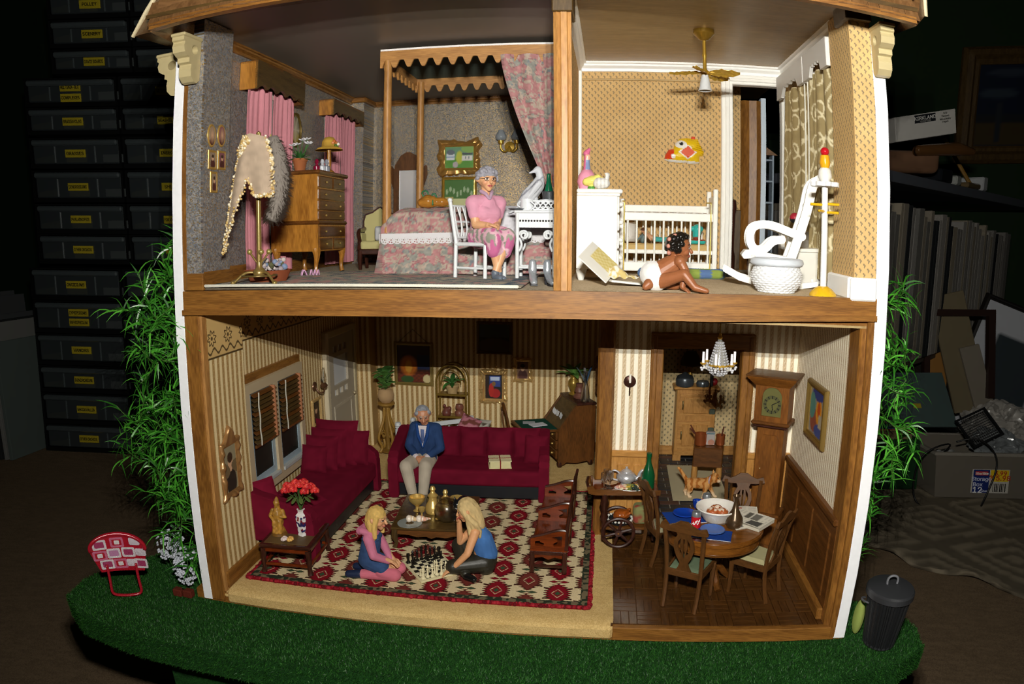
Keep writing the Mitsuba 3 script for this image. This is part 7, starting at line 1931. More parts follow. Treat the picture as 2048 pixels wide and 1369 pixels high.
put('lamp_shade', piece(lathe([(.35, 55.2), (.5, 54.6), (.62, 53.8), (.78, 53.4), (.7, 53.4), (.5, 53.9), (.4, 54.6), (0, 55.0)], 22), '#c6c8ca', 60), 'gloss', M, fn_)

# wall plaque in the shape of a boot house
pq_ = thing('boot_plaque', 'glossy yellow and red boot shaped wall plaque with a roof on the nursery back wall', 'wall plaque')
M = mat(50.0, 32.1, 46.9)


def boot_col(v):
    x, z = v[:, 0], v[:, 2]
    c = np.broadcast_to(lin('#d8b41a'), v.shape).copy()
    c[((x < 1.1) & (z < 1.9) & (z > .55))] = lin('#c83a1c')
    c[(np.hypot(x - 1.0, z - .9) < .3)] = lin('#e0dcd8')
    c[np.abs(z - .35 + .06 * x) < .17] = lin('#d8d8d4')
    w = ell(x, z, 2.0, 2.5, .75, .5) > 0
    c[w] = lin('#dcdad4')
    c[ell(x, z, 2.05, 2.55, .28, .22) > 0] = lin('#2a2a2a')
    red = (np.abs(x - 2.9) * .8 + np.abs(z - 1.5)) < .8
    edge = (np.abs(x - 2.9) * .8 + np.abs(z - 1.5)) < .98
    c[edge & ~w] = lin('#dcd8cc')
    c[red & ~w] = lin('#c8481c')
    return c


bo_ = sg.Polygon([(0, .5), (.1, 1.1), (.5, 1.7), (1.2, 1.9), (1.3, 2.5), (1.9, 3.2), (2.7, 3.3), (4.2, 3.2), (4.9, 1.2), (4.4, 1.1), (4.4, .2), (3.1, 0), (2.9, .25), (2.0, .1), (.7, .25)]).buffer(.15).buffer(-.05)
bm = m3.CrossSection([np.array(bo_.exterior.coords)[:-1][::-1] if not bo_.exterior.is_ccw else np.array(bo_.exterior.coords)[:-1]]).extrude(.7).refine_to_length(.12)
q = bm.to_mesh()
tv = np.array(q.vert_properties[:, :3], float)
din = np.array([bo_.exterior.distance(sg.Point(p[0], p[1])) for p in tv])
dep = np.where(tv[:, 2] > .3, .15 + .8 * np.sqrt(np.clip(din / .8, 0, 1)), 0)
put('plaque', piece(trimesh.Trimesh(np.c_[tv[:, 0], -dep, tv[:, 1]], np.array(q.tri_verts)[:, ::-1]), boot_col, 60), 'gloss', M, pq_)
put('roof', [piece(hull([(2.6, -.5, 3.3), (4.2, -.5, 3.2), (5.0, -.9, 1.3), (3.6, -1.1, 1.7), (2.6, 0, 3.3), (4.2, 0, 3.2), (5.0, 0, 1.3), (3.4, 0, 1.7)]), '#d4ac14')] + [piece(tube([(2.75 + .2 * k, -.62 - .1 * k, 3.15 - .3 * k), (4.3 + .17 * k, -.55 - .08 * k, 2.95 - .33 * k)], .06, 5), '#b8920c', 180) for k in range(5)], 'gloss', M, pq_)
put('chimney', piece(rbox(3.4, 3.9, -.5, -.1, 3.1, 3.6, .08), '#c8401c'), 'gloss', M, pq_)

# doorway at the back and the landing beyond it
dw = thing('door_2', None)
labels[dw] = {'kind': 'structure', 'label': 'white cased doorway at the right end of the nursery back wall', 'category': 'doorway'}
put('left_casing', [piece(rbox(57.4, 58.95, 31.4, 32.9, NF - .1, 59.0, .1), IV), piece(rbox(57.9, 58.5, 31.2, 31.5, NF - .1, 58.6, .08), IV)], 'satin', ID, dw)
put('head_casing', [piece(rbox(57.4, 66.2, 31.4, 32.9, 57.7, 59.05, .1), IV), piece(rbox(57.9, 66.2, 31.2, 31.5, 58.1, 58.6, .08), IV)], 'satin', ID, dw)
put('right_casing', piece(rbox(65.6, 66.2, 31.4, 32.9, NF - .1, 58.9, .1), IV), 'satin', ID, dw)
lp = thing('wall_landing', None)
labels[lp] = {'kind': 'structure', 'label': 'papered wall and brown post on the landing behind the nursery doorway', 'category': 'wall'}
put('wall', piece(cuboid(57, 62.4, 44.6, 45.2, UF, 60.3), uv=wall_uv(0)), 'nursery_paper', ID, lp)
put('post', wd(plate([(62.3, 44.0), (62.7, 43.6), (63.5, 43.8), (64.6, 43.6), (65.3, 44.0), (65.3, 45.4), (62.3, 45.4)], UF, 57.8, 'z'), 0, 2, 20), 'wood', ID, lp)
put('white_edge', piece(rbox(65.3, 66.1, 43.8, 45.4, UF, 58.3, .05), '#c0ccd8'), 'satin', ID, lp)
put('stair_newel', [wd(lathe([(0, UF), (.6, UF), (.6, UF + 2), (.4, UF + 3), (.5, UF + 8), (.7, UF + 9), (.6, UF + 10), (0, UF + 10.4)], 12, 60.5, 41.0), 2, 2)], 'wood_polished', ID, lp)
put('stair_panel', wd(rbox(58.8, 62.4, 43.9, 44.6, UF, UF + 8.8, .1), 3, 2), 'wood', ID, lp)
sf = thing('landing_shelf', 'narrow grey blue bookcase standing beyond the nursery doorway', 'shelf')
M = mat(66.6, 49.0, UF)
put('sides', [piece(rbox(0, .3, 0, 2.4, 0, 17.8, .05), '#7c8894'), piece(rbox(1.6, 1.9, 0, 2.4, 0, 17.8, .05), '#7c8894')], 'satin', M, sf)
for k in range(6):
    put('shelf', piece(rbox(.2, 1.7, 0, 2.4, .2 + k * 3.3, .5 + k * 3.3, .05), '#7c8894'), 'satin', M, sf)
put('roof', wd(hull([(-.6, -.4, 17.6), (2.4, -.4, 17.6), (-.6, 2.8, 17.6), (2.4, 2.8, 17.6), (.6, -.4, 18.8), (.6, 2.8, 18.8)]), 9, 1), 'wood', M, sf)
# ---------------------------------------------------------------- people; joints in house centimetres
def nrm(a):
    a = V(a, float) if not isinstance(a, np.ndarray) else a.astype(float)
    return a / np.linalg.norm(a)


class Head:
    def __init__(s, c, f, u, R):
        s.c, s.f, s.R = V(c, dtype=float), nrm(V(f, dtype=float)), R
        u = V(u, dtype=float); u = u - s.f * (u @ s.f); s.u = nrm(u)
        s.r = np.cross(s.f, s.u)

    def p(s, a, b, d):
        return s.c + s.R * (a * s.r + b * s.u + d * s.f)

    def chains(s, neck):
        R, p = s.R, s.p
        return [[(p(0, .12, -.05), .93 * R), (p(0, .05, -.3), .84 * R)], [(p(0, .1, .0), .9 * R), (p(0, -.5, .34), .5 * R), (p(0, -.9, .55), .24 * R)],
                [(p(-.34, -.28, .42), .38 * R), (p(.34, -.28, .42), .38 * R)], [(p(0, .02, .86), .1 * R), (p(0, -.26, 1.04), .15 * R)], [(p(0, -.6, .82), .15 * R)],
                [(p(-.3, .26, .74), .14 * R), (p(.3, .26, .74), .14 * R)], [(p(.9, -.1, -.1), .2 * R), (p(.92, .1, -.15), .18 * R)], [(p(-.9, -.1, -.1), .2 * R), (p(-.92, .1, -.15), .18 * R)],
                [(p(0, -.5, -.15), .48 * R), (V(neck, dtype=float), .46 * R)]]

    def paint(s, v, col, lips='#a8544c', blush=.35, brow='#5a4632', glasses=False):
        q = (v - s.c) / s.R
        a, b, d = q @ s.r, q @ s.u, q @ s.f
        front = d > .45
        bl = np.exp(-(((np.abs(a) - .48) / .22) ** 2 + ((b + .3) / .2) ** 2)) * blush * front
        col = col * (1 - bl[:, None]) + lin('#c0564c') * bl[:, None]
        e = ((np.abs(a) - .34) / .17) ** 2 + ((b - .06) / .085) ** 2
        col = np.where((front & (e < 1))[:, None], lin('#d8d0c8'), col)
        i = np.hypot(np.abs(a) - .34, b - .06)
        col = np.where((front & (i < .095))[:, None], lin('#2a211c'), col)
        lid = front & (np.abs(b - .155) < .04) & (np.abs(np.abs(a) - .34) < .2)
        col = np.where(lid[:, None], lin('#6a4a3a'), col)
        br = front & (np.abs(b - .36 + .12 * (np.abs(a) - .34) ** 2 * 9) < .045) & (np.abs(np.abs(a) - .36) < .22)
        col = np.where(br[:, None], lin(brow), col)
        m = front & (((a / .27) ** 2 + ((b + .58 - .1 * a * a) / .09) ** 2) < 1)
        return np.where(m[:, None], lin(lips), col)


def hand(w, d, n, k=1.0, curl=.5, flip=1):
    """Chains of a hand: wrist w, direction d, palm normal n; four unequal bent fingers and a thumb from the side of the palm."""
    w, d = V(w, dtype=float), nrm(V(d, dtype=float))
    n = V(n, dtype=float); n = nrm(n - d * (n @ d))
    s = np.cross(d, n) * flip
    out = [[(w, .26 * k), (w + d * .35 * k + s * .12 * k, .2 * k)], [(w + d * .25 * k, .24 * k), (w + d * .55 * k - s * .14 * k, .18 * k)], [(w + d * .55 * k + s * .18 * k, .17 * k), (w + d * .55 * k - s * .2 * k, .17 * k)]]
    for i, L in enumerate((.62, .72, .68, .52)):
        o = w + d * .6 * k + s * (.24 - .16 * i) * k
        a = o + (d * math.cos(curl * .5) + n * math.sin(curl * .5)) * L * .5 * k
        b = a + (d * math.cos(curl * 1.5) + n * math.sin(curl * 1.5)) * L * .5 * k
        out.append([(o, .1 * k), (a, .095 * k), (b, .075 * k)])
    t = w + d * .2 * k + s * .24 * k
    out.append([(t, .12 * k), (t + (d * .6 + s * .5) * .45 * k, .11 * k), (t + (d * 1.1 + s * .45 + n * .3) * .7 * k, .085 * k)])
    return out


def person(label, chains, skin, head=None, edge=.13, paint={}, clothes=(), hair=(), extra=()):
    t = thing('person', label, 'person')
    b = blob(chains, edge, 5, 16)

    def colr(v):
        c = np.broadcast_to(lin(skin), v.shape) * (.96 + .08 * meshkit.noise(v * 2))[:, None]
        return head.paint(v, c, **paint) if head else c
    if head is not None:
        near = np.linalg.norm(b.triangles_center - head.c, axis=1) < 1.35 * head.R
        face = ((b.triangles_center - head.c) @ head.f > .3 * head.R) & near
        for _ in range(1):
            b = b.subdivide(np.nonzero(face)[0])
            near = np.linalg.norm(b.triangles_center - head.c, axis=1) < 1.35 * head.R
            face = ((b.triangles_center - head.c) @ head.f > .3 * head.R) & near
    put('body', piece(b, colr, 180), 'satin', ID_CM, t)
    for nm, ch, c, bs in clothes:
        m = blob(ch, .16, 5, 16) if isinstance(ch, list) else ch
        put(nm, piece(m, c, 70), bs, ID_CM, t)
    for nm, ch, c, bs in hair:
        m = blob(ch, .13, 2, 12)
        put(nm, piece(m, c, 180), bs, ID_CM, t)
    for nm, ps, bs in extra:
        put(nm, ps, bs, ID_CM, t)
    return t


ID_CM = mat()


def strands(h, col, z=16):
    return lambda v: lin(col) * (.68 + .5 * meshkit.noise(np.c_[(v - h.c) @ h.r * z, (v - h.c) @ h.f * z, v[:, 2] * 1.5]))[:, None]


def curls(h, n, rad, seed, low=-.2, size=.2, front=.35):
    r = np.random.default_rng(seed)
    out = []
    while len(out) < n:
        q = nrm(r.normal(size=3))
        a, b, d = q @ h.r, q @ h.u, q @ h.f
        if b < low + .7 * max(0, d) or (d > front and b < .62):
            continue
        out.append([(h.c + q * h.R * rad + h.u * .1 * h.R, size * h.R * r.uniform(.8, 1.2))])
    return out


# grey haired woman on the wicker chair
f = nrm(V([.62, -.78, 0])); r_ = V([-f[1], f[0], 0]) * -1
hip, ch_ = V([29.3, 12.9, 37.2]), V([29.5, 12.4, 39.6])
H = Head((29.75, 11.9, 43.2), (.55, -.83, -.08), (0, 0, 1), 1.12)
shl, shr = V([29.6, 12.3, 40.7]) - r_ * 1.55, V([29.6, 12.3, 40.7]) + r_ * 1.55
lap = V([30.6, 10.3, 38.1])
el, er = V([28.3, 11.5, 38.3]), V([31.7, 12.0, 38.4])
el, er = shl + V([-.15, -.6, -2.3]), shr + V([.35, -.4, -2.3])
kl, kr = hip + f * 3.3 - r_ * .8 + V([0, 0, -.2]), hip + f * 3.3 + r_ * .8 + V([0, 0, -.2])
al, ar = V([31.0, 9.7, 33.4]), V([31.3, 10.1, 33.3])
arms = [[(shl, .62), (el, .46), (lap - r_ * .45 + V([0, .2, .1]), .34)], [(shr, .62), (er, .46), (lap + r_ * .5 + V([0, .2, .2]), .34)]]
body = H.chains(ch_ + V([0.1, -.2, 1.6])) + arms + [[(hip, 1.35), (ch_, 1.4)], [(shl, .7), (shr, .7)]] + \
    [[(hip - r_ * .5, 1.0), (kl, .72), (al, .36)], [(hip + r_ * .5, 1.0), (kr, .72), (ar, .36)]] + hand(lap - r_ * .5, r_ * .8 + f * .6, (0, 0, -1), 1.0, .7) + hand(lap + r_ * .55 + V([0, 0, .2]), -r_ * .8 + f * .6, (0, 0, -1), 1.0, .7, -1)
blouse = [[(hip + V([0, 0, .3]), 1.5), (ch_, 1.58), (ch_ + V([.1, -.1, .9]), 1.2)], [(shl, .85), (shr, .85)], [(ch_ + f * .6 - r_ * .5, 1.0), (ch_ + f * .6 + r_ * .5, 1.0)], [(shl, .82), (shl * .45 + el * .55, .66)], [(shr, .82), (shr * .45 + er * .55, .66)]]
skirt_ = [[(hip - r_ * .5, 1.45), (kl + V([0, 0, .1]), 1.0)], [(hip + r_ * .5, 1.45), (kr + V([0, 0, .1]), 1.0)], [(kl, 1.0), (kr, 1.0)], [(kl + f * .3, .9), (kl + f * .1 + V([-.3, 0, -1.4]), .8)], [(kr + f * .3, .9), (kr + V([0.1, 0, -1.3]), .8)], [(kl + V([-.3, 0, -1.4]), .75), (kr + V([.1, 0, -1.3]), .75)], [(hip - r_ * 1.0, 1.0), (kl + V([-1.2, .6, -1.6]), .6)]]
plaid = lambda v: np.where((meshkit.noise(v * V([2.6, 2.6, .8]), 3) > .56)[:, None], lin('#b8648c'), np.where((meshkit.noise(v * V([3, 3, 1]), 8) > .58)[:, None], lin('#8c8c80'), lin('#d2a8b4')))
person('grey haired woman in pink blouse and plaid skirt seated on the white wicker chair', body, '#cc9a72', H, paint=dict(lips='#a04a4a', brow='#8a7a6c', blush=.3),
       clothes=[('pink_blouse', blouse, lambda v: lin('#c98ea2') * (.9 + .2 * meshkit.noise(v * 1.6))[:, None], 'cloth'), ('plaid_skirt', skirt_, plaid, 'cloth'),
                ('collar', [[(H.p(-.55, -1.15, .0), .22), (H.p(-.28, -1.35, .5), .2), (H.p(-.05, -1.8, .75), .14)], [(H.p(.55, -1.15, .0), .22), (H.p(.28, -1.35, .5), .2), (H.p(.05, -1.8, .75), .14)]], '#a88ca0', 'cloth'),
                ('grey_shoe', [[(al, .42), (al + V([0, 0, -.35]), .38)], [(al + V([0, 0, -.4]), .36), (al + f * 1.0 + V([0, 0, -.5]), .3)]], '#5c6470', 'satin'), ('grey_shoe', [[(ar, .42), (ar + V([0, 0, -.35]), .38)], [(ar + V([0, 0, -.4]), .36), (ar + f * 1.0 + V([0, 0, -.45]), .3)]], '#5c6470', 'satin')],
       hair=[('grey_hair', [[(H.p(0, .3, -.1), .98 * H.R), (H.p(0, .1, -.42), .9 * H.R)]] + curls(H, 70, 1.0, 3, -.25), strands(H, '#93919a', 5), 'matte')],
       extra=[('glasses', [piece(tube([H.p(s * .36 + .24 * math.cos(a), .05 + .17 * math.sin(a), .93 - .1 * abs(math.cos(a))) for a in np.linspace(0, 6, 18)], .025, 5, True), '#4a3428', 180) for s in (-1, 1)] + [piece(tube([H.p(s * .6, .08, .85), H.p(s * .95, .08, .1)], .025, 4), '#4a3428', 180) for s in (-1, 1)], 'satin')])

# grey haired man on the long sofa
H = Head((17.55, 31.2, 12.35), (.3, -.85, -.45), (.05, -.35, 1), 1.15)
hip, ch_ = V([17.3, 33.0, 5.6]), V([17.6, 32.4, 8.6])
shl, shr = V([16.1, 32.4, 10.1]), V([19.1, 32.5, 10.0])
el, er = V([15.3, 31.6, 7.6]), V([19.9, 31.6, 7.5])
lap = V([17.55, 29.4, 6.3])
kl, kr = V([15.8, 27.9, 5.7]), V([18.6, 27.9, 5.8])
al, ar = V([17.0, 26.9, 1.3]), V([18.3, 26.9, 1.3])
wl_h, wr_h = lap + V([-.8, .5, .25]), lap + V([.8, .5, .25])
body = H.chains((17.6, 32.2, 10.6)) + [[(hip, 1.4), (ch_, 1.4)], [(shl, .7), (shr, .7)], [(shl, .66), (el, .46), (wl_h, .32)], [(shr, .66), (er, .46), (wr_h, .32)], [(hip + V([-.7, 0, 0]), 1.0), (kl, .72), (al, .36)], [(hip + V([.7, 0, 0]), 1.0), (kr, .72), (ar, .36)]] + hand(wl_h, (.75, -.6, -.3), (0, .2, -1), 1.15, .8) + hand(wr_h, (-.75, -.65, -.25), (0, .2, -1), 1.15, .8, -1)
jacket = [[(hip + V([0, .1, .5]), 1.6), (ch_, 1.55), (ch_ + V([0, -.1, 1.0]), 1.35)], [(shl, .9), (shr, .9)], [(shl, .85), (el, .66), (wl_h * .8 + el * .2, .52)], [(shr, .85), (er, .66), (wr_h * .8 + er * .2, .52)], [(hip + V([-1.2, -1.2, .2]), .8), (shl + V([.6, -.5, -.5]), .8)], [(hip + V([1.2, -1.2, .2]), .8), (shr + V([-.6, -.5, -.5]), .8)]]
trs = [[(hip + V([-.7, 0, -.1]), 1.15), (kl, .95), (al, .62)], [(hip + V([.7, 0, -.1]), 1.15), (kr, .95), (ar, .62)]]
person('grey haired man in blue jacket and beige trousers sitting on the long red sofa', body, '#b98262', H, paint=dict(lips='#a0584c', brow='#8c8780', blush=.4),
       clothes=[('blue_jacket', jacket, lambda v: lin('#2a3f66') * (.8 + .4 * meshkit.noise(v * 1.3))[:, None], 'cloth'), ('beige_trousers', trs, lambda v: lin('#b0a594') * (.88 + .25 * meshkit.noise(v * 1.2))[:, None], 'cloth'),
                ('shirt_front', hull([(16.9, 30.62, 10.9), (18.3, 30.62, 10.9), (17.62, 30.35, 7.9), (17.0, 31.6, 10.6), (18.2, 31.6, 10.6), (17.62, 31.4, 8.0)]), '#cfc6c8', 'cloth'), ('striped_tie', hull([(17.35, 30.5, 10.4), (17.85, 30.5, 10.4), (17.62, 30.25, 8.3), (17.3, 30.9, 10), (17.9, 30.9, 10), (17.9, 30.42, 9.0), (17.35, 30.42, 9.0)]), '#5c6c98', 'cloth'),
                ('lapel', [[(V([16.75, 30.75, 11.0]), .22), (V([17.0, 30.5, 9.4]), .26), (V([17.6, 30.5, 7.8]), .14)], [(V([18.45, 30.75, 11.0]), .22), (V([18.25, 30.5, 9.4]), .26), (V([17.65, 30.5, 7.8]), .14)]], '#24427a', 'cloth'),
                ('cuff', [[(wl_h, .42), (wl_h + V([-.12, .1, .02]), .44)], [(wr_h, .42), (wr_h + V([.12, .1, .02]), .44)]], '#c8bec4', 'cloth'),
                ('shoe', [[(al + V([0, 0, -.6]), .42), (al + V([0, -1.5, -.85]), .34)]], '#3a3028', 'satin'), ('shoe', [[(ar + V([0, 0, -.6]), .42), (ar + V([0, -1.5, -.85]), .34)]], '#3a3028', 'satin')],
       hair=[('grey_hair', [[(H.p(0, .26, -.22), .92 * H.R), (H.p(0, .0, -.45), .85 * H.R)], [(H.p(-.3, .86, .1), .24 * H.R), (H.p(.3, .88, .1), .24 * H.R)], [(H.p(.75, .1, -.1), .3 * H.R), (H.p(.7, .5, .2), .3 * H.R)], [(H.p(-.75, .1, -.1), .3 * H.R), (H.p(-.7, .5, .2), .3 * H.R)]], strands(H, '#90949c', 6), 'matte')])

# girl with pink sleeves kneeling at the chess board
H = Head((18.75, 6.1, 7.35), (.98, -.12, -.18), (.1, 0, 1), 1.1)
hip, ch_ = V([17.6, 6.2, 2.2]), V([17.9, 6.2, 4.6])
shl, shr = V([18.0, 7.3, 5.3]), V([18.0, 5.1, 5.3])
el, er = V([18.9, 7.5, 3.5]), V([18.6, 4.7, 3.5])
hl, hr = V([20.2, 6.4, 2.5]), V([20.2, 5.6, 2.6])
kl, kr = V([20.8, 6.9, 1.15]), V([20.7, 5.3, 1.1])
al, ar = V([16.9, 7.0, .85]), V([16.8, 5.3, .85])
body = H.chains((18.1, 6.15, 5.7)) + [[(hip, 1.0), (ch_, .95)], [(shl, .5), (shr, .5)], [(shl, .46), (el, .34), (hl, .25)], [(shr, .46), (er, .34), (hr, .25)], [(hip, .9), (kl, .62), (al, .4)], [(hip, .9), (kr, .62), (ar, .4)]] + hand(hl, (.8, -.4, -.4), (0, 0, -1), .9, .5) + hand(hr, (.8, .3, -.45), (0, 0, -1), .9, .5, -1)
P1 = lambda v: lin('#bb6f88') * (.9 + .2 * meshkit.noise(v * 1.5))[:, None]
hr_col = '#d0ab62'
person('blonde girl in pink top and denim dress kneeling left of the chess board', body, '#cf9a70', H, paint=dict(lips='#b06054', brow='#9a7a48', blush=.25),
       clothes=[('pink_hooded_top', [[(ch_ + V([0, 0, -.6]), 1.0), (ch_ + V([0, 0, .5]), .95)], [(shl, .62), (shr, .62)], [(shl, .6), (el, .47), (hl - V([.25, 0, 0]), .36)], [(shr, .6), (er, .47), (hr - V([.25, 0, 0]), .36)], [(V([17.1, 6.9, 5.9]), .4), (V([16.9, 5.6, 5.9]), .45)], [(V([17.2, 5.4, 6.0]), .4), (V([18.4, 5.2, 5.8]), .3)]], P1, 'cloth'),
                ('denim_dress', [[(hip + V([-.1, 0, .1]), 1.2), (ch_ + V([.05, 0, .1]), 1.06)], [(hip, 1.2), (V([19.4, 6.9, 1.7]), .85)], [(hip, 1.2), (V([19.3, 5.4, 1.7]), .85)], [(V([18.75, 5.7, 5.1]), .3), (V([18.75, 6.7, 5.1]), .3)], [(V([18.6, 5.45, 5.2]), .16), (V([17.9, 5.4, 6.0]), .15), (V([17.2, 5.5, 5.0]), .16)]], lambda v: lin('#34496e') * (.85 + .3 * meshkit.noise(v * 3))[:, None], 'cloth'),
                ('pink_tights', [[(V([19.2, 7.0, 1.4]), .75), (kl, .72), (al, .5)], [(V([19.2, 5.3, 1.4]), .75), (kr, .72), (ar, .5)]], lambda v: lin('#c06878') * (.9 + .2 * meshkit.noise(v * 1.5))[:, None], 'cloth'),
                ('navy_shoe', [[(al, .52), (al + V([-1.3, .1, -.1]), .42)]], '#16223e', 'satin'), ('navy_shoe', [[(ar, .52), (ar + V([-1.4, -.1, -.1]), .42)]], '#16223e', 'satin')],
       hair=[('blonde_hair', [[(H.p(0, .3, -.14), .98 * H.R), (H.p(0, -.2, -.45), .82 * H.R), (H.p(0, -.9, -.5), .62 * H.R)], [(H.p(.75, .3, .2), .32 * H.R), (H.p(.85, -.6, .15), .3 * H.R), (H.p(.8, -1.7, .35), .24 * H.R)], [(H.p(-.75, .3, .2), .32 * H.R), (H.p(-.85, -.6, .15), .3 * H.R), (H.p(-.7, -1.6, .5), .22 * H.R)], [(H.p(.6, -.4, -.3), .5 * H.R), (H.p(.6, -1.5, -.1), .34 * H.R), (H.p(.62, -2.1, .2), .16 * H.R)]], strands(H, hr_col, 7), 'matte')])

# girl in blue top sitting cross legged
H = Head((28.0, 9.0, 7.75), (-.95, -.15, -.3), (-.25, 0, 1), 1.12)
hip, ch_ = V([30.0, 9.3, 1.9]), V([29.7, 9.2, 4.3])
shl, shr = V([29.1, 8.0, 5.6]), V([29.0, 10.4, 5.6])   # near (right of the viewer's side), far
en, ef = V([28.4, 7.1, 3.4]), V([27.0, 10.2, 3.3])
hn, hf = V([26.5, 7.2, 1.2]), V([27.05, 9.4, 6.1])
kn, kf = V([26.7, 7.6, 1.5]), V([26.7, 10.9, 2.6])
an, af = V([28.3, 7.0, .7]), V([27.0, 8.6, .7])
body = H.chains((28.8, 9.15, 5.9)) + [[(hip, 1.2), (ch_, 1.05)], [(shl, .56), (shr, .56)], [(shl, .54), (en, .4), (hn, .29)], [(shr, .54), (ef, .4), (hf, .28)], [(hip + V([0, -.6, 0]), .95), (kn, .66), (af, .38)], [(hip + V([0, .6, 0]), .95), (kf, .66), (an, .4)]] + hand(hn, (-.9, .1, -.45), (0, 0, -1), 1.0, .6) + hand(hf, (-.25, -.2, .9), (.9, 0, 0), .9, 1.2, -1)
person('young woman with long blonde hair and blue top sitting cross legged at the chess board', body, '#cc9468', H, paint=dict(lips='#a84840', brow='#a08450', blush=.5),
       clothes=[('blue_top', [[(hip + V([.1, 0, .7]), 1.3), (ch_, 1.18), (ch_ + V([-.2, 0, .6]), .95)], [(V([29.25, 8.4, 5.7]), .44), (V([29.15, 10.0, 5.7]), .44)]], lambda v: lin('#4068a0') * (.85 + .3 * meshkit.noise(v * V([3, 3, .8])))[:, None], 'cloth'),
                ('black_trousers', [[(hip, 1.35), (hip + V([0, -.6, -.2]), 1.15), (kn, .86), (V([27.5, 8.2, .9]), .6)], [(hip + V([0, .6, 0]), 1.15), (kf, .86), (an + V([-.2, .3, .2]), .55)], [(hip + V([.2, -.7, -.6]), 1.0), (hip + V([.2, .7, -.6]), 1.0)]], lambda v: lin('#26241c') * (.8 + .4 * meshkit.noise(v * 2))[:, None], 'satin'),
                ('black_shoe', [[(an, .46), (an + V([.9, -.5, -.05]), .36)]], '#101010', 'gloss'), ('black_shoe', [[(af, .46), (af + V([-.9, .2, 0]), .36)]], '#101010', 'gloss')],
       hair=[('blonde_hair', [[(H.p(0, .32, -.16), 1.0 * H.R), (H.p(0, -.1, -.45), .9 * H.R), (H.p(0, -1.0, -.7), .7 * H.R), (H.p(0, -1.9, -.8), .5 * H.R)]] + [[(H.p(s * .7, .45, .3), .36 * H.R), (H.p(s * .92, -.5, -.05), .34 * H.R), (H.p(s * (.8 + .12 * k), -1.3, .1 - .3 * k), .32 * H.R), (H.p(s * (.95 - .1 * k), -2.2, .25 - .45 * k), .24 * H.R), (H.p(s * .8, -2.8, .1 - .3 * k), .12 * H.R)] for s in (-1, 1) for k in (0, 1, 2)], strands(H, '#c4aa78', 6), 'matte')])

# baby
H = Head((49.0, 2.0, 36.5), (.97, .05, -.08), (0, 0, 1), 1.12)
hip, ch_ = V([46.9, 1.9, 33.9]), V([48.5, 1.9, 35.0])
shl, shr = V([48.7, 2.9, 35.4]), V([49.0, 1.0, 35.3])
body = H.chains((48.7, 2.0, 35.2)) + [[(hip, 1.15), (ch_, .95)], [(shl, .55), (shr, .55)], [(shr, .46), (V([49.5, .7, 34.4]), .36), (V([49.2, .5, 33.1]), .28)], [(shl, .5), (V([49.4, 3.4, 34.2]), .4), (V([49.5, 3.2, 33.1]), .3)],
                                      [(hip + V([.3, -.7, -.5]), .7), (V([49.3, -.1, 34.2]), .5), (V([50.2, -.6, 33.1]), .34), (V([51.2, -.9, 32.85]), .24)], [(hip + V([-.2, .6, -.5]), .7), (V([48.8, 2.4, 33.1]), .5), (V([46.6, 3.0, 32.95]), .34)], [(V([46.2, .9, 33.2]), .5), (V([45.9, .7, 32.95]), .32)]] + hand((49.2, .4, 33.0), (.5, -.3, -.3), (0, 0, -1), .8, .2) + hand((49.5, 3.2, 33.1), (.7, .2, -.3), (0, 0, -1), .8, .2, -1)
person('dark skinned baby with black curls and white nappy crawling on the nursery floor', body, '#8a5434', H, paint=dict(lips='#7a3a34', brow='#241814', blush=.15),
       clothes=[('white_nappy', [[(hip + V([-.25, 0, .1]), 1.28), (hip + V([.35, 0, -.1]), 1.16)], [(hip + V([0, -.4, -.4]), 1.05), (hip + V([0, .4, -.4]), 1.05)]], '#d6d4d2', 'cloth')],
       hair=[('black_curls', [[(H.p(0, .25, -.25), .98 * H.R)]] + curls(H, 60, 1.0, 8, -.4, .24, .12), '#15120f', 'gloss')],
       extra=[('pink_hair_band', [piece(ball(*H.p(a, b, d), .2, 2), '#b07868', 180) for a, b, d in ((.5, .6, -.95), (.7, .05, -1.0), (.4, .95, -.5), (.6, -.5, -.9))], 'satin')])
# ---------------------------------------------------------------- lawn board with grass
LZ = -1.55
lawn = sg.Polygon(V([(-16.8, -2.2), (-15.6, 1.5), (-12.5, 5.5), (-8, 11), (-2, 14), (70, 14), (71, 7), (76.2, 5.0), (77.4, .5), (77.0, -2.6), (73.5, -4.6), (66, -6.0), (48, -7.0), (30, -7.6), (12, -8.2), (-3, -8.0), (-12, -7.3), (-16.2, -5.4)])).buffer(.9).buffer(-.5)
lw = thing('lawn_board', 'board covered with short green turf on which the house stands', 'lawn')
put('board', piece(plate(lawn, LZ - 2.9, LZ - .1), uv=(4, 0)), 'pile', ID, lw)
gv, gf, gc = [], [], []
bx0, by0, bx1, by1 = lawn.bounds
prep = shapely.prepared.prep(lawn) if hasattr(shapely, 'prepared') else __import__('shapely.prepared').prepared.prep(lawn)
GR = np.random.default_rng(5)
GREENS = [lin(c) for c in ('#1f4a18', '#285a20', '#1b4316', '#326624', '#163a14')]


def blade(p, d, L, w):
    s = np.cross(d, GR.normal(size=3)); s = s / (np.linalg.norm(s) + 1e-9) * w
    k = len(gv)
    gv.extend((p - s, p + s, p + d * L)); gf.append((k, k + 1, k + 2))
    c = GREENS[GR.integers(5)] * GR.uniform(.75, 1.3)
    gc.extend((c * .7, c * .7, c * 1.15))


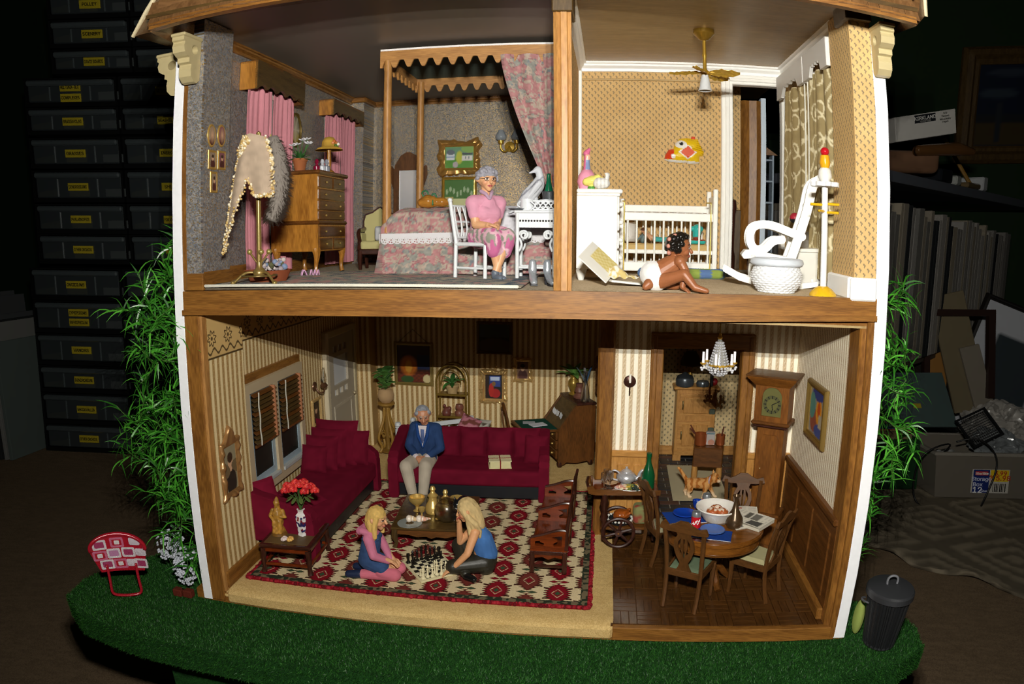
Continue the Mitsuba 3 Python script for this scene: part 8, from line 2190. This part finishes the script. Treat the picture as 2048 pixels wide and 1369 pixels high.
pts = GR.uniform((bx0, by0), (bx1, 13.8), (200000, 2))
houses = (pts[:, 0] > 0.2) & (pts[:, 0] < 68.3) & (pts[:, 1] > -.3)
for p in pts[~houses]:
    if prep.contains(sg.Point(p)) and abs(p[0] - 29.9 - .05 * p[1]) > .13:
        d = GR.normal(size=3) * .45; d[2] = 1; d /= np.linalg.norm(d)
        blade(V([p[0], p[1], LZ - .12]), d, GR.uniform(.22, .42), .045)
rim = np.array(lawn.exterior.segmentize(.3).coords)
for k in range(len(rim) - 1):
    if rim[k][1] > 5.5:
        continue
    t = nrm(np.r_[rim[k + 1] - rim[k], 0.0])
    n = V([t[1], -t[0], 0]) * (1 if lawn.exterior.is_ccw else -1)
    for _ in range(46):
        d = n + GR.normal(size=3) * .45; d /= np.linalg.norm(d)
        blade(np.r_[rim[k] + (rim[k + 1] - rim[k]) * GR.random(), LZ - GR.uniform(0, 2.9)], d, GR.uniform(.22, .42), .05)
gc = np.array(gc)
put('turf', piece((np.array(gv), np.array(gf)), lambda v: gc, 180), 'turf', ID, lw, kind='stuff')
scene['turf'] = two({'type': 'principled', 'base_color': vc(), 'roughness': .5, 'specular': .3})
put('pedestal', piece(rbox(-2.5, 70, -5.4, 40, -13.2, LZ - 3.1, .2), uv=(4, 0)), 'pile', label='dark green covered plinth under the lawn board', cat='plinth')

# garden chair
gcx = thing('garden_chair', 'red metal garden chair with white patterned seat back standing on the lawn at the left', 'chair')
M = mat(-8.9, -2.9, LZ + .2, 25, s=.0086)
RED = '#a01828'
put('leg_loop', piece(tube(curve([(-2.0, 0, 4.6), (-2.05, -.1, 1.4), (-1.9, -.1, .35), (-1.2, -.1, .12), (1.2, -.1, .12), (1.9, -.1, .35), (2.05, -.1, 1.4), (2.0, 0, 4.6)], 40), .2, 8), RED, 180), 'gloss', M, gcx)
shell = sg.Polygon([(-2.9, 3.6), (2.9, 3.6), (3.3, 5.2), (3.75, 7.0), (3.3, 7.9), (2.0, 8.7), (0, 9.0), (-2.0, 8.7), (-3.3, 7.9), (-3.75, 7.0), (-3.3, 5.2)]).buffer(.15)
bend = lambda m: trimesh.Trimesh(np.c_[m.vertices[:, 0], m.vertices[:, 1] - .06 * m.vertices[:, 0] ** 2 * .6 + .4 - .12 * (m.vertices[:, 2] - 3.6), m.vertices[:, 2]], m.faces, process=False)
sq = m3.CrossSection([np.array(sg.polygon.orient(shell).exterior.coords)[:-1]]).extrude(.25).refine_to_length(.5).to_mesh()
sv = np.array(sq.vert_properties[:, :3], float)
put('shell', piece(bend(trimesh.Trimesh(sv[:, [0, 2, 1]], np.array(sq.tri_verts)[:, ::-1], process=False)), RED, 40), 'gloss', M, gcx)
put('rolled_rim', piece(bend(tube([(3.7 * math.cos(a), .1, 7.0 + 2.0 * math.sin(a)) for a in np.linspace(-.15, math.pi + .15, 26)], .3, 8)), RED, 180), 'gloss', M, gcx)
GRD = [(-2.4, 7.6, 0), (0, 7.8, 1), (2.4, 7.9, 2), (-2.6, 6.0, 1), (-.7, 6.2, 3), (1.3, 6.3, 0), (3.0, 6.3, 2), (-1.9, 4.6, 0), (-.1, 4.6, 1), (1.5, 4.7, 2), (2.75, 4.6, 0)]
for x, z, k in GRD:
    o = sg.box(x - .72, z - .52, x + .72, z + .52).buffer(.2)
    i = sg.box(x - .5, z - .3, x + .5, z + .3).buffer(.14)
    m = lambda g, y: bend(plate(g, y - .06, y, 'y'))
    if k == 0:
        ps = [piece(m(o.difference(i), .0), '#c9c0c4'), piece(m(i, .02), '#96365a')]
    elif k == 1:
        ps = [piece(m(o.difference(i), .0), '#b8607c'), piece(m(i, .02), RED), piece(m(sg.box(x - .25, z - .2, x + .25, z + .2).buffer(.1), .0), '#d0c8c8')]
    elif k == 2:
        ps = [piece(m(i.buffer(.1), .0), '#c4b8c0')]
    else:
        ps = [piece(m(o.difference(i), .0), '#c9c0c4'), piece(m(i, .02), '#b0789c')]
    put('printed_square', ps, 'satin', M, gcx)

# dustbin
tr = thing('dustbin', 'dark metal dustbin with ribbed sides and lid on the lawn at the right', 'dustbin')
M = mat(72.2, -1.4, LZ + .2)
th = np.linspace(0, 2 * math.pi, 121)[:-1]
rib = grid(121, 10, lambda u, v: ((1.75 + .62 * v + .07 * np.sign(np.sin(u * 2 * math.pi * 24))) * np.cos(u * 2 * math.pi), (1.75 + .62 * v + .07 * np.sign(np.sin(u * 2 * math.pi * 24))) * np.sin(u * 2 * math.pi), 5.6 * v))
put('ribbed_body', [piece(rib, '#1a1b1d', 20), piece(cyl(0, 0, 0, .2, 1.8, 30), '#2a2b2e')], 'satin', M, tr)
put('lid', piece(lathe([(2.55, 5.5), (2.65, 5.55), (2.65, 6.1), (2.5, 6.3), (1.6, 6.55), (0, 6.65)], 40), '#2e2f32', 30), 'satin', M, tr)
put('lid_handle', piece(tube(curve([(-.55, 0, 6.5), (-.5, 0, 7.3), (0, 0, 7.5), (.5, 0, 7.3), (.55, 0, 6.5)], 16), .13, 7), '#6a6b70', 180), 'satin', M, tr)
put('side_handle', piece(tube(curve([(-2.5, -.5, 4.9), (-3.0, -.2, 5.0), (-3.0, .3, 5.0), (-2.5, .6, 4.9)], 10), .12, 6), '#46474b', 180), 'satin', M, tr)

# plants along both outer walls: plastic sprigs
PR = np.random.default_rng(12)


def sprig(t, base, tip, n, L, key='sprig'):
    """A stem with narrow curved leaves."""
    ps = []
    st = curve([base, (base + tip) / 2 + PR.normal(size=3) * .3, tip], 10)
    ps.append(piece(tube(st, .07, 4), '#3c5a24', 180))
    for i in range(n):
        q = (i + 1) / n
        p = st[min(9, int(q * 9.9))]
        ax = nrm(tip - base)
        d = nrm(PR.normal(size=3) + ax * .9)
        l = L * PR.uniform(.7, 1.15)
        up = V([0, 0, 1.0])
        c = [p, p + d * l * .5 + up * l * .1, p + d * l * .95 - up * l * PR.uniform(-.1, .3)]
        cc = curve(c, 5)
        s = np.cross(d, PR.normal(size=3)); s = nrm(s) * .1
        w = V([.9, 1.0, .8, .5, .05])[:, None]
        v = np.vstack([cc - s * w, cc + s * w])
        f = [(k, k + 5, k + 6) for k in range(4)] + [(k, k + 6, k + 1) for k in range(4)]
        ps.append(piece((v, f), ('#3c8424', '#2c6a1c', '#52a032', '#225616')[PR.integers(4)], 180))
    put(key, ps, 'leafy', ID, t)


scene['leafy'] = two({'type': 'principled', 'base_color': vc(), 'roughness': .35, 'specular': .5})


def climber(label, spots):
    t = thing('climbing_plant', label, 'plant')
    for (x, y, z, r, n) in spots:
        c = V([x, y, z], dtype=float)
        for _ in range(n):
            d = nrm(PR.normal(size=3) + V([0, -.3, .35]))
            sprig(t, c + PR.normal(size=3) * r * .25, c + d * r, 20, 2.7)
    return t


climber('bushy green artificial vine climbing the outer left wall from ground to upper floor', [
    (-2.6, 4.5, 37.5, 2.6, 5), (-3.2, 3.5, 33.0, 3.0, 7), (-6.0, 3, 29.8, 4.4, 9), (-1.4, .4, 29, 3.0, 6), (-4.6, 3, 25, 3.8, 8), (-2.4, 2, 21, 2.6, 5),
    (-7.0, 4, 17.5, 4.6, 10), (-2.2, 2, 16, 3.0, 6), (-8.0, 5, 13.2, 4.4, 8), (-3.6, 3, 12, 3.6, 7), (-2.8, 2, 7.5, 3.2, 7), (-6.0, 4.5, 8.0, 3.8, 7), (-2.2, 2.0, 3.2, 2.4, 4)])
climber('green artificial vine climbing the outer right wall', [
    (70.3, 3.5, 32.0, 2.8, 5), (71.2, 3, 28, 3.4, 6), (70.5, 3, 24.5, 2.8, 5), (70.7, 3, 20.8, 3.0, 5), (72.4, 4, 16.2, 3.0, 4), (70.0, 4, 13.5, 2.2, 4), (69.6, 4, 10.0, 2.0, 3), (69.6, 4, 5.5, 1.8, 2)])
for k, (x, y, z, r, lb) in enumerate(((-6.0, 3.0, 2.6, 2.5, 'rear cluster of small white flowers beside the left wall'), (-2.6, .8, 1.4, 2.4, 'front cluster of small white flowers at the foot of the left wall'))):
    t = thing('white_flowers', lb, 'flowers', 'white flowers by the left wall')
    for i in range(70):
        d = nrm(PR.normal(size=3) + V([0, -.5, .3]))
        c = V([x, y, z]) + d * r * PR.uniform(.5, 1) * V([.8, .7, 1.0])
        n_ = nrm(d + PR.normal(size=3) * .3)
        a = nrm(np.cross(n_, [.3, .2, 1])); b = np.cross(n_, a)
        ps = [piece(ball(*(c + .17 * (a * math.cos(q) + b * math.sin(q))), .15, 0), '#c9ccd6', 180) for q in np.linspace(0, 6.28, 5)[:-1]]
        put('blossom', ps, 'matte', ID, t)
    put('stems', [piece(tube([(x, y, LZ), tuple(V([x, y, z]) + PR.normal(size=3) * .8)], .06, 4), '#3a5a2c', 180) for _ in range(14)], 'matte', ID, t)
put('brick_edging', [piece(rbox(-3.8 + k * 1.3, -2.6 + k * 1.3, -1.0 + .1 * k, -.2 + .1 * k, LZ, LZ + .9, .1), '#5c2418') for k in range(2)], 'matte', label='red brick edging at the foot of the white flowers', cat='edging')
put('pale_stone', piece(ball(69.9, 0.2, LZ + 2.2, 1.0, 2, (.6, .7, 2.0)), '#8c9a50', 180), 'matte', label='pale yellow green ornament behind the dustbin', cat='ornament')
# ---------------------------------------------------------------- the dark room around the house (centimetres, straight)
def far(name, pieces, bsdf, M=ID, parent=None, **k):
    return put(name, pieces, bsdf, M, parent, bowed=False, **k)


FZ = -14.0
far('floor_room', piece(cuboid(-260, 330, -200, 260, FZ - 1, FZ), uv=(3, 0)), 'pile', label='brown carpet of the dark room', cat='carpet', kind='structure')
far('wall_back', piece(cuboid(-260, 330, 172, 174, FZ, 210), '#1c2c1a'), 'matte', label='dark green wall of the room far behind the house', cat='wall', kind='structure')
far('wall_left', piece(cuboid(-152, -150, -200, 172, FZ, 210), '#1c2c1a'), 'matte', label='dark green side wall of the room at the left', cat='wall', kind='structure')


def lettering(s, h, x, y, z, rx=90, rz=0, d=.02):
    m = meshkit.text_mesh(s, h, d, True)
    c = m.bounds.mean(axis=0)
    m.apply_translation((-c[0], -c[1], 0))
    return moved(m, x, y, z, rx=rx, rz=rz)


def storage(t, x0, x1, zb, zt, words, off=0.0):
    """One drawer of dark clear plastic in the black frame of tower t, with its yellow label."""
    y = 86
    far('frame', piece(plate(sg.box(x0, zb, x1, zt).difference(sg.box(x0 + .5, zb + .9, x1 - .5, zt - .3)), y, y + 24, 'y'), '#0c0d0e'), 'satin', ID, t)
    ps = [piece(rbox(x0 + .6, x1 - .6, y + .3, y + .8, zb + 1.0, zt - .5, .2), '#33383a'), piece(rbox(x0 + .7, x1 - .7, y - .5, y + .5, zt - 1.7, zt - .5, .3), '#454c4e')]
    ps += [piece(rbox(x0 + (x1 - x0) * q - .15, x0 + (x1 - x0) * q + .15, y + .1, y + .5, zb + 1.2, zt - 1.8, .06), '#4c5456') for q in (.27, .71)]
    w_ = (x1 - x0) * .25
    for q, c in ((.0, '#3a3e3c'), (.34, '#41443e'), (.74, '#474c4c')):
        a = x0 + 1.2 + (x1 - x0) * q
        ps.append(piece(hull([(a, y + .25, zb + 1.3), (a + w_ - .6, y + .25, zb + 1.3), (a, y + .25, zb + 2.2 + q), (a + w_ - .6, y + .25, zb + 3.0), (a, y + .3, zb + 1.3), (a + w_ - .6, y + .3, zb + 3.0)]), c))
    dw_ = far('drawer', ps, 'drawer_plastic', ID, t)
    cx, cz = (x0 + x1) / 2 + off, (zb + zt) / 2 - .1
    for k, w in enumerate(words):
        c = cz + (0 if len(words) == 1 else (1.1 - 2.2 * k))
        far('label', piece(rbox(cx - 2.4, cx + 2.4, y + .0, y + .28, c - .85, c + .85, .05), '#b8a428'), 'matte', ID, dw_)
        tx = lettering(w, .66, 0, 0, 0)
        tx.vertices[:, 0] *= min(1.0, 4.3 / np.ptp(tx.vertices[:, 0]))
        far('lettering', piece(moved(tx, cx, y - .01, c), '#15140a'), 'matte', ID, dw_)


scene['drawer_plastic'] = prin(vc(), .25, .5)
ZB = [82.3, 76.3, 71.0, 64.2, 58.2, 51.0, 43.6, 36.7, 32.0, 21.8, 14.2, 6.7, 0.2, -7.3, -14.0]
ZT = [88.0, 82.0, 76.0, 70.2, 64.0, 57.6, 50.6, 43.3, 36.6, 29.0, 21.6, 14.0, 6.5, 0.0, -7.4]
LT = [['POLLEY'], ['SCENERY'], ['DAVIS BOARDS'], ['MILTONIA-BLC', 'COMPLEXES'], ['BRASSAVOLAS'], ['GRASSES'], ['DENDROBIUMS'], ['PHALAENOPSIS'], ['OTHER ORCHIDS'], ['ONCIDIUMS'], ['CYPRIPEDIUMS', 'PAPHIOPEDILUM'], ['VANDAS'], ['DENDROBIUM'], ['MASDEVALLIA'], ['OTHER ORCHIDS']]
RT = {3: 'ARTHROPODS', 4: 'SEASHELLS', 5: 'INSECTS', 6: 'SHELLS', 7: 'FOR VIVARIUMS', 8: 'WEEDS'}
tws = [thing('drawer_tower', 'tall tower of dark clear plastic drawers with yellow labels at the left', 'drawers'), thing('drawer_tower', 'tower of dark plastic drawers half hidden behind the white house edge', 'drawers')]
for k in range(15):
    xl = -77.5 if k < 3 else (-84.6 if k < 9 else -87.4)
    xr = -58.8 if k < 3 else (-62.8 if k < 9 else -65.1)
    zb = 30.0 if k == 8 else ZB[k]
    storage(tws[0], xl, xr, zb, ZT[k], LT[k], .0 if k > 2 else .6)
    storage(tws[1], xr + .5, xr + 19.2, zb, ZT[k], [RT[k]] if k in RT else [], 1.5)
rs = random.Random(8)
for k in range(10):
    x = -101 + k * 1.25
    far('leaning_board', piece(rbox(0, rs.uniform(.4, .8), 0, 20, 0, 34 + rs.uniform(-3, 3) - k * .5, .05), rs.choice(('#7a7a76', '#4a4c4e', '#8a7a64', '#2a2c2c', '#5a6460', '#9a9284'))), 'matte', mat(x, 78, FZ, ry=-3), label='thin flat board standing on edge left of the drawer tower', cat='board', group='boards leaning left of the drawers')

# right side of the room
A, B = V([88.0, 70.0]), V([160.0, 155.0])
sd = (B - A) / np.linalg.norm(B - A)
ang = math.degrees(math.atan2(sd[1], sd[0]))
LEN = float(np.linalg.norm(B - A))
far('wall_shelf', piece(moved(rbox(0, LEN, -.4, 30, -1.9, 0, .15), 0, 0, 0, ry=1.3), '#484b52'), 'satin', mat(A[0], A[1], 49.0, ang), label='grey shelf board running along the right side of the room', cat='shelf')
far('wall_shelf', piece(rbox(0, LEN, 1, 30, -1.5, 0, .15), '#3a342e'), 'satin', mat(A[0], A[1], 12.0, ang), label='lower dark shelf under the row of pale folders', cat='shelf')
x = 2.0
k = 0
while x < 88:
    w, h = rs.uniform(1.2, 3.0), 31.5 - .07 * x + rs.uniform(-1.6, 1.2)
    far('folder', piece(rbox(0, w - .12, 0, 24, 0, h, .1), rs.choice(('#726e69', '#65625e', '#7c7873', '#55534f', '#6b6459', '#76736f', '#1c1e20', '#746c5e'))), 'matte', mat(A[0] + sd[0] * x, A[1] + sd[1] * x, 12.05, ang), label='thin pale folder standing in the long row under the grey shelf', cat='folder', group='folders on the shelf')
    x += w
    k += 1
kb = thing('tissue_box', 'white carton with a black printed name lying askew on the grey shelf', 'box')
M = mat(97, 86, 55.0, 14, ry=-9, rx=0)
far('carton', piece(rbox(0, 12.5, 0, 12, 0, 4.6, .1), '#a6a39e'), 'matte', M, kb)
far('name_panel', piece(rbox(4.0, 8.3, -.06, .02, 2.9, 4.4, .01), '#14161a'), 'matte', M, kb)
far('name_lettering', [piece(moved(lettering('KIRKLAND', .7, 0, 0, 0), 6.15, -.07, 3.75, s=.92), '#b8b6b2'), piece(lettering('SIGNATURE', .28, 6.15, -.07, 3.15), '#807e7a')], 'matte', M, kb)
for i, w in enumerate(('100', 'Tissues', 'Mouchoirs', 'Papel')):
    far('side_lettering', piece(lettering(w, .33, 10.3, -.03, 4.1 - .55 * i), '#33332f'), 'matte', M, kb)
far('crumpled_parcel', piece(soft_box(0, 13, 0, 9, 0, 4.2, 1.0, 1.2), lambda v: lin('#5c4230') * (.7 + .6 * meshkit.noise(v * .7)[:, None]), 50), 'satin', mat(93, 83, 49.2, 15), label='brown crumpled parcel under the white carton on the grey shelf', cat='parcel')
far('tool_handle', piece(tube([(0, 0, 0), (9, 2, .6), (13, 3, .2)], [1.0, 1.3, .7], 10), '#4a3018', 180), 'gloss', mat(100, 84, 53.2, 10), label='brown tool handle lying right of the parcel on the grey shelf', cat='tool')
far('pencil', piece(rod((0, 0, 0), (-6, 2, 11), .4, 8), '#7a5a24'), 'satin', mat(126, 118, 48.8), label='pale wooden stick leaning up from the grey shelf', cat='stick')
for i, (x, w, h, c, lb) in enumerate(((34, 7, 2.6, '#14161a', 'black box on the grey shelf'), (44, 3, 2, '#8a8c88', 'small pale tube on the grey shelf beside the black box'), (52, 9, 1.2, '#5c4c34', 'flat brown board on the grey shelf'), (63, 3.2, 3.2, '#9a9c9e', 'clear plastic pot on the grey shelf'))):
    far('shelf_clutter', piece(rbox(0, w, 0, 5, 0, h, .3), c), 'gloss', mat(A[0] + sd[0] * x, A[1] + sd[1] * x, 49.1 - x * .0225, ang), label=lb, cat='box')
pn = thing('framed_painting', 'large dark framed painting of a blue sky and yellow ground on the far wall', 'painting')
sea = lambda u, v: blend([(rect(u, v, 0, 0, 1, .28), '#3a2e18'), (rect(u, v, 0, .28, 1, .4), '#1a1c20'), (ell(u, v, .3, .9, .25, .05, 2), '#28303c'), (ell(u, v, .2, .65, .2, .07, 2), '#2a343e'), (rect(u, v, .2, .05, .24, .55), '#20242a')], '#0e1628')
far('frame', wd(ring(30, 23, 5, 2.5), 3, 2), 'wood', mat(164.5, 171, 75, 0), pn)
far('print', canvas(30.2, 23.2, sea, 40, .4), 'satin', mat(164.5, 171, 75, 0), pn)
# things leaning and lying on the floor at the right
t = thing('leaning_picture', 'slanted picture frame with white mat leaning at the right edge', 'picture frame')
M = mat(135, 113, 4.5, 0, ry=22, rx=-12)
far('frame', piece(ring(20, 32, 1.2, 1.2, n=8), '#14100e'), 'satin', M, t)
far('print', canvas(20.2, 32.2, lambda u, v: blend([(rect(u, v, .24, .12, .8, .8), '#2c3438')], '#a8aab0'), 24, .3), 'satin', M, t)
t = thing('leaning_picture', 'empty dark brown frame leaning in front of the white matted one', 'picture frame')
far('frame', piece(plate(sg.box(0, 0, 15, 19).difference(sg.box(1.2, 0, 13.6, 17.6)), 0, 1.2, 'y'), '#22120c'), 'satin', mat(111, 97, 3, 6, rx=-8), t)
for i, (x, y, w, h, ry, c, lb) in enumerate(((119, 100, 7, 26, -14, '#5f5540', 'tan board leaning behind the empty frame'), (113, 103, 5, 20, 3, '#7a5424', 'narrow orange brown frame leaning by the folders'), (123, 99, 4, 15, -16, '#6a6358', 'pale board with glinting edge leaning inside the empty frame'))):
    far('flat_board', piece(moved(rbox(0, w, 0, .7, 0, h, .1), 0, 0, 0, ry=ry), c), 'satin', mat(x, y, -1, 0, rx=-6), label=lb, cat='board')
far('dark_crate', piece(moved(plate(sg.box(0, 0, 14, 12).difference(sg.box(2.2, 3, 11.8, 10)), 0, 3, 'y'), 0, 0, 0), '#1e1a14'), 'satin', mat(108, 104, -3, 8), label='dark picture crate behind the blue green folder', cat='crate')
far('ruled_mat', [piece(moved(rbox(0, 14, 0, 12, 0, .5, .1), 0, 0, 0, rx=55), '#3c4a48'), piece(moved(rbox(6, 7.6, 4, 5, .5, .56, .02), 0, 0, 0, rx=55), '#8a7a24')], 'satin', mat(100, 86, -1, 8), label='grey green ruled mat sloping behind the green box', cat='mat')
gx = thing('green_box', 'dark green box full of papers beside the right wall of the house', 'box')
M = mat(93.5, 83, FZ + .8, 8, s=(.0078, .01, .01))
far('box', piece(plate(sg.box(0, 0, 16, 11).difference(sg.box(.5, .5, 15.5, 10.5)), 0, 10.2), '#0e3016'), 'satin', M, gx)
for k in range(12):
    far('paper', piece(moved(rbox(.8, 15, 0, .25, 0, 10.5, .02), 0, 0, 0, rx=-6, ry=rs.uniform(-5, 5)), rs.choice(('#7a7466', '#8a2430', '#6a5a40', '#9a9690', '#34506a', '#a08050'))), 'matte', mat(93.6, 83.6 + .72 * k, FZ + 2, 8, s=(.0076, .01, .01)), gx)
sb = thing('storage_box', 'clear plastic storage box with a printed label on the floor at the right', 'storage box')
M = mat(107.5, 80.5, FZ + .8, 4)
outer = hull([(x, y, z) for z, e in ((0, 0), (9.2, .9)) for x in (-e, 17 + e) for y in (-e, 12 + e)])
walls = m3.Manifold(m3.Mesh(np.asarray(outer.vertices, np.float32), np.asarray(outer.faces, np.uint32)))
inner = m3.Manifold.hull_points(np.asarray([(x, y, z) for z, e in ((.4, -.35), (9.6, .5)) for x in (-e, 17 + e) for y in (-e, 12 + e)], np.float64))
far('box', piece(walls - inner, '#615b52', 30), 'drawer_plastic', M, sb)
far('rim', piece(plate(sg.box(-1.3, -1.3, 18.3, 13.3).difference(sg.box(-.6, -.6, 17.6, 12.6)), 8.8, 9.4), '#7a756c'), 'drawer_plastic', M, sb)
lbm = moved
L = far('label', [piece(rbox(6.4, 13.4, -.62, -.4, 1.2, 6.0, .05), '#a8a49c')], 'gloss', M, sb)
far('label_print', [piece(rbox(6.6, 9.6, -.68, -.6, 1.3, 5.9, .03), '#14245e'), piece(rbox(9.8, 13.2, -.68, -.6, 3.6, 5.9, .03), '#c8a81c'), piece(rbox(6.9, 9.3, -.74, -.66, 4.8, 5.6, .03), '#a82c34')] + [piece(rbox(10.4 + k * .32, 10.4 + k * .32 + .06 + .1 * (k % 3 > 0), -.7, -.6, 1.5, 3.2, .01), '#22201e') for k in range(8)], 'satin', M, L)
far('label_lettering', [piece(lettering(w, h, x, -.76, z), c) for w, h, x, z, c in (('Sterilite', .5, 8.1, 5.2, '#d8d4cc'), ('Storage', .75, 8.1, 4.0, '#b8bcd0'), ('Box', .75, 7.5, 3.0, '#b8bcd0'), ('12', 1.1, 7.5, 1.9, '#d8d8dc'), ('Quart', .4, 9.0, 1.7, '#b8bcd0'), ('3.99', .8, 11.6, 5.3, '#a03020'), ('2/5.98', .95, 11.5, 4.3, '#a03020'))], 'satin', M, L)
cp_ = lambda s: lambda v: lin(s) * (.5 + 1.0 * meshkit.noise(v * .8, 3)[:, None])
for i, (x, y, z, r, c, lb) in enumerate(((3.5, 4, 5.5, 3.4, '#7a7a78', 'crumpled grey plastic bag inside the storage box'), (13, 6, 9.5, 4.6, '#6c7072', 'crumpled clear plastic bag bulging over the storage box'), (7, 6, 3.5, 3.2, '#6a4a3a', 'brown wrapped parcel in the storage box'), (18, 16, 10, 6.5, '#8a8680', 'large crumpled white bag behind the storage box'))):
    b = ball(0, 0, 0, r, 4, (1, .8, .8))
    b.vertices += b.vertex_normals * ((meshkit.fbm(b.vertices * .55 + 9 * i, 4)[:, None] - .5) * r * .9)
    q = mat(107.5 + x, 80.5 + y, FZ + .8 + z)
    far('plastic_bag', piece(b, cp_(c), 20), 'gloss', q, label=lb, cat='bag')
far('mesh_tray', [piece(moved(plate(sg.box(0, 0, 7, 6).difference(sg.box(.4, .4, 6.6, 5.6)), 0, .4), 0, 0, 0), '#0e0f10')] + [piece(rod((.4 + .45 * k, .2, .2), (.4 + .45 * k, 5.8, .2), .06, 4), '#141516') for k in range(15)] + [piece(rod((.2, .4 + .45 * k, .2), (6.8, .4 + .45 * k, .2), .06, 4), '#141516') for k in range(12)], 'satin', mat(113.5, 80, FZ + 11, 20, rx=55, ry=-20), label='black wire mesh tray tilted over the storage box', cat='tray')
far('cable', [piece(tube(curve([(0, 0, 9), (1, -2, 12), (-3, -3, 11), (-5.0, -2.4, 6), (-4.5, -3.4, .6), (-2, -7, .3), (2, -8.5, .3), (6.5, -4, .4), (9, -2.2, 5), (9.5, -1.6, 10), (6, -1, 13), (3, 0, 12)], 70), .16, 7), '#0c0c0c', 180)], 'satin', mat(107.5, 80.5, FZ), label='black cable looping out of the storage box onto the carpet', cat='cable')

# embossed mat
gm = sg.Polygon([(92, 104), (84, 62), (88.4, 55), (91.0, 49.5), (97, 46.5), (100, 44.5), (104, 40), (170, 28), (180, 100)])
MB = gm.bounds


def key_relief(v):
    x, y = (v[:, 0] * .92 + v[:, 1] * .38) / 16, (v[:, 1] * .92 - v[:, 0] * .38) / 16
    a, b = np.abs((x % 1) - .5), np.abs((y % 1) - .5)
    e = np.maximum(a, b)
    return ((e * 12) % 2 < 1).astype(float) * (e < .47)


ms = m3.CrossSection([np.array(sg.polygon.orient(gm).exterior.coords)[:-1]]).extrude(.5).refine_to_length(.9).to_mesh()
mv = np.array(ms.vert_properties[:, :3], float)
lift = .5 + .9 * np.exp(-((mv[:, 0] - 90) ** 2 + (mv[:, 1] - 53) ** 2) / 8) + .9 * np.exp(-((mv[:, 0] - 98.5) ** 2 + (mv[:, 1] - 46) ** 2) / 6)
mv[:, 2] = np.where(mv[:, 2] > .25, lift + .18 * key_relief(mv), lift - .5)
far('embossed_mat', piece(trimesh.Trimesh(mv, np.array(ms.tri_verts), process=False), lambda v: lin('#6a6152') * (.7 + .5 * key_relief(v))[:, None] * (.85 + .3 * meshkit.noise(v * 3))[:, None], 180), 'cloth', mat(0, 0, FZ), label='grey brown mat embossed with a Greek key pattern on the carpet at the right', cat='mat')  # relief also drawn in the colour: raised bands lighter, grooves darker
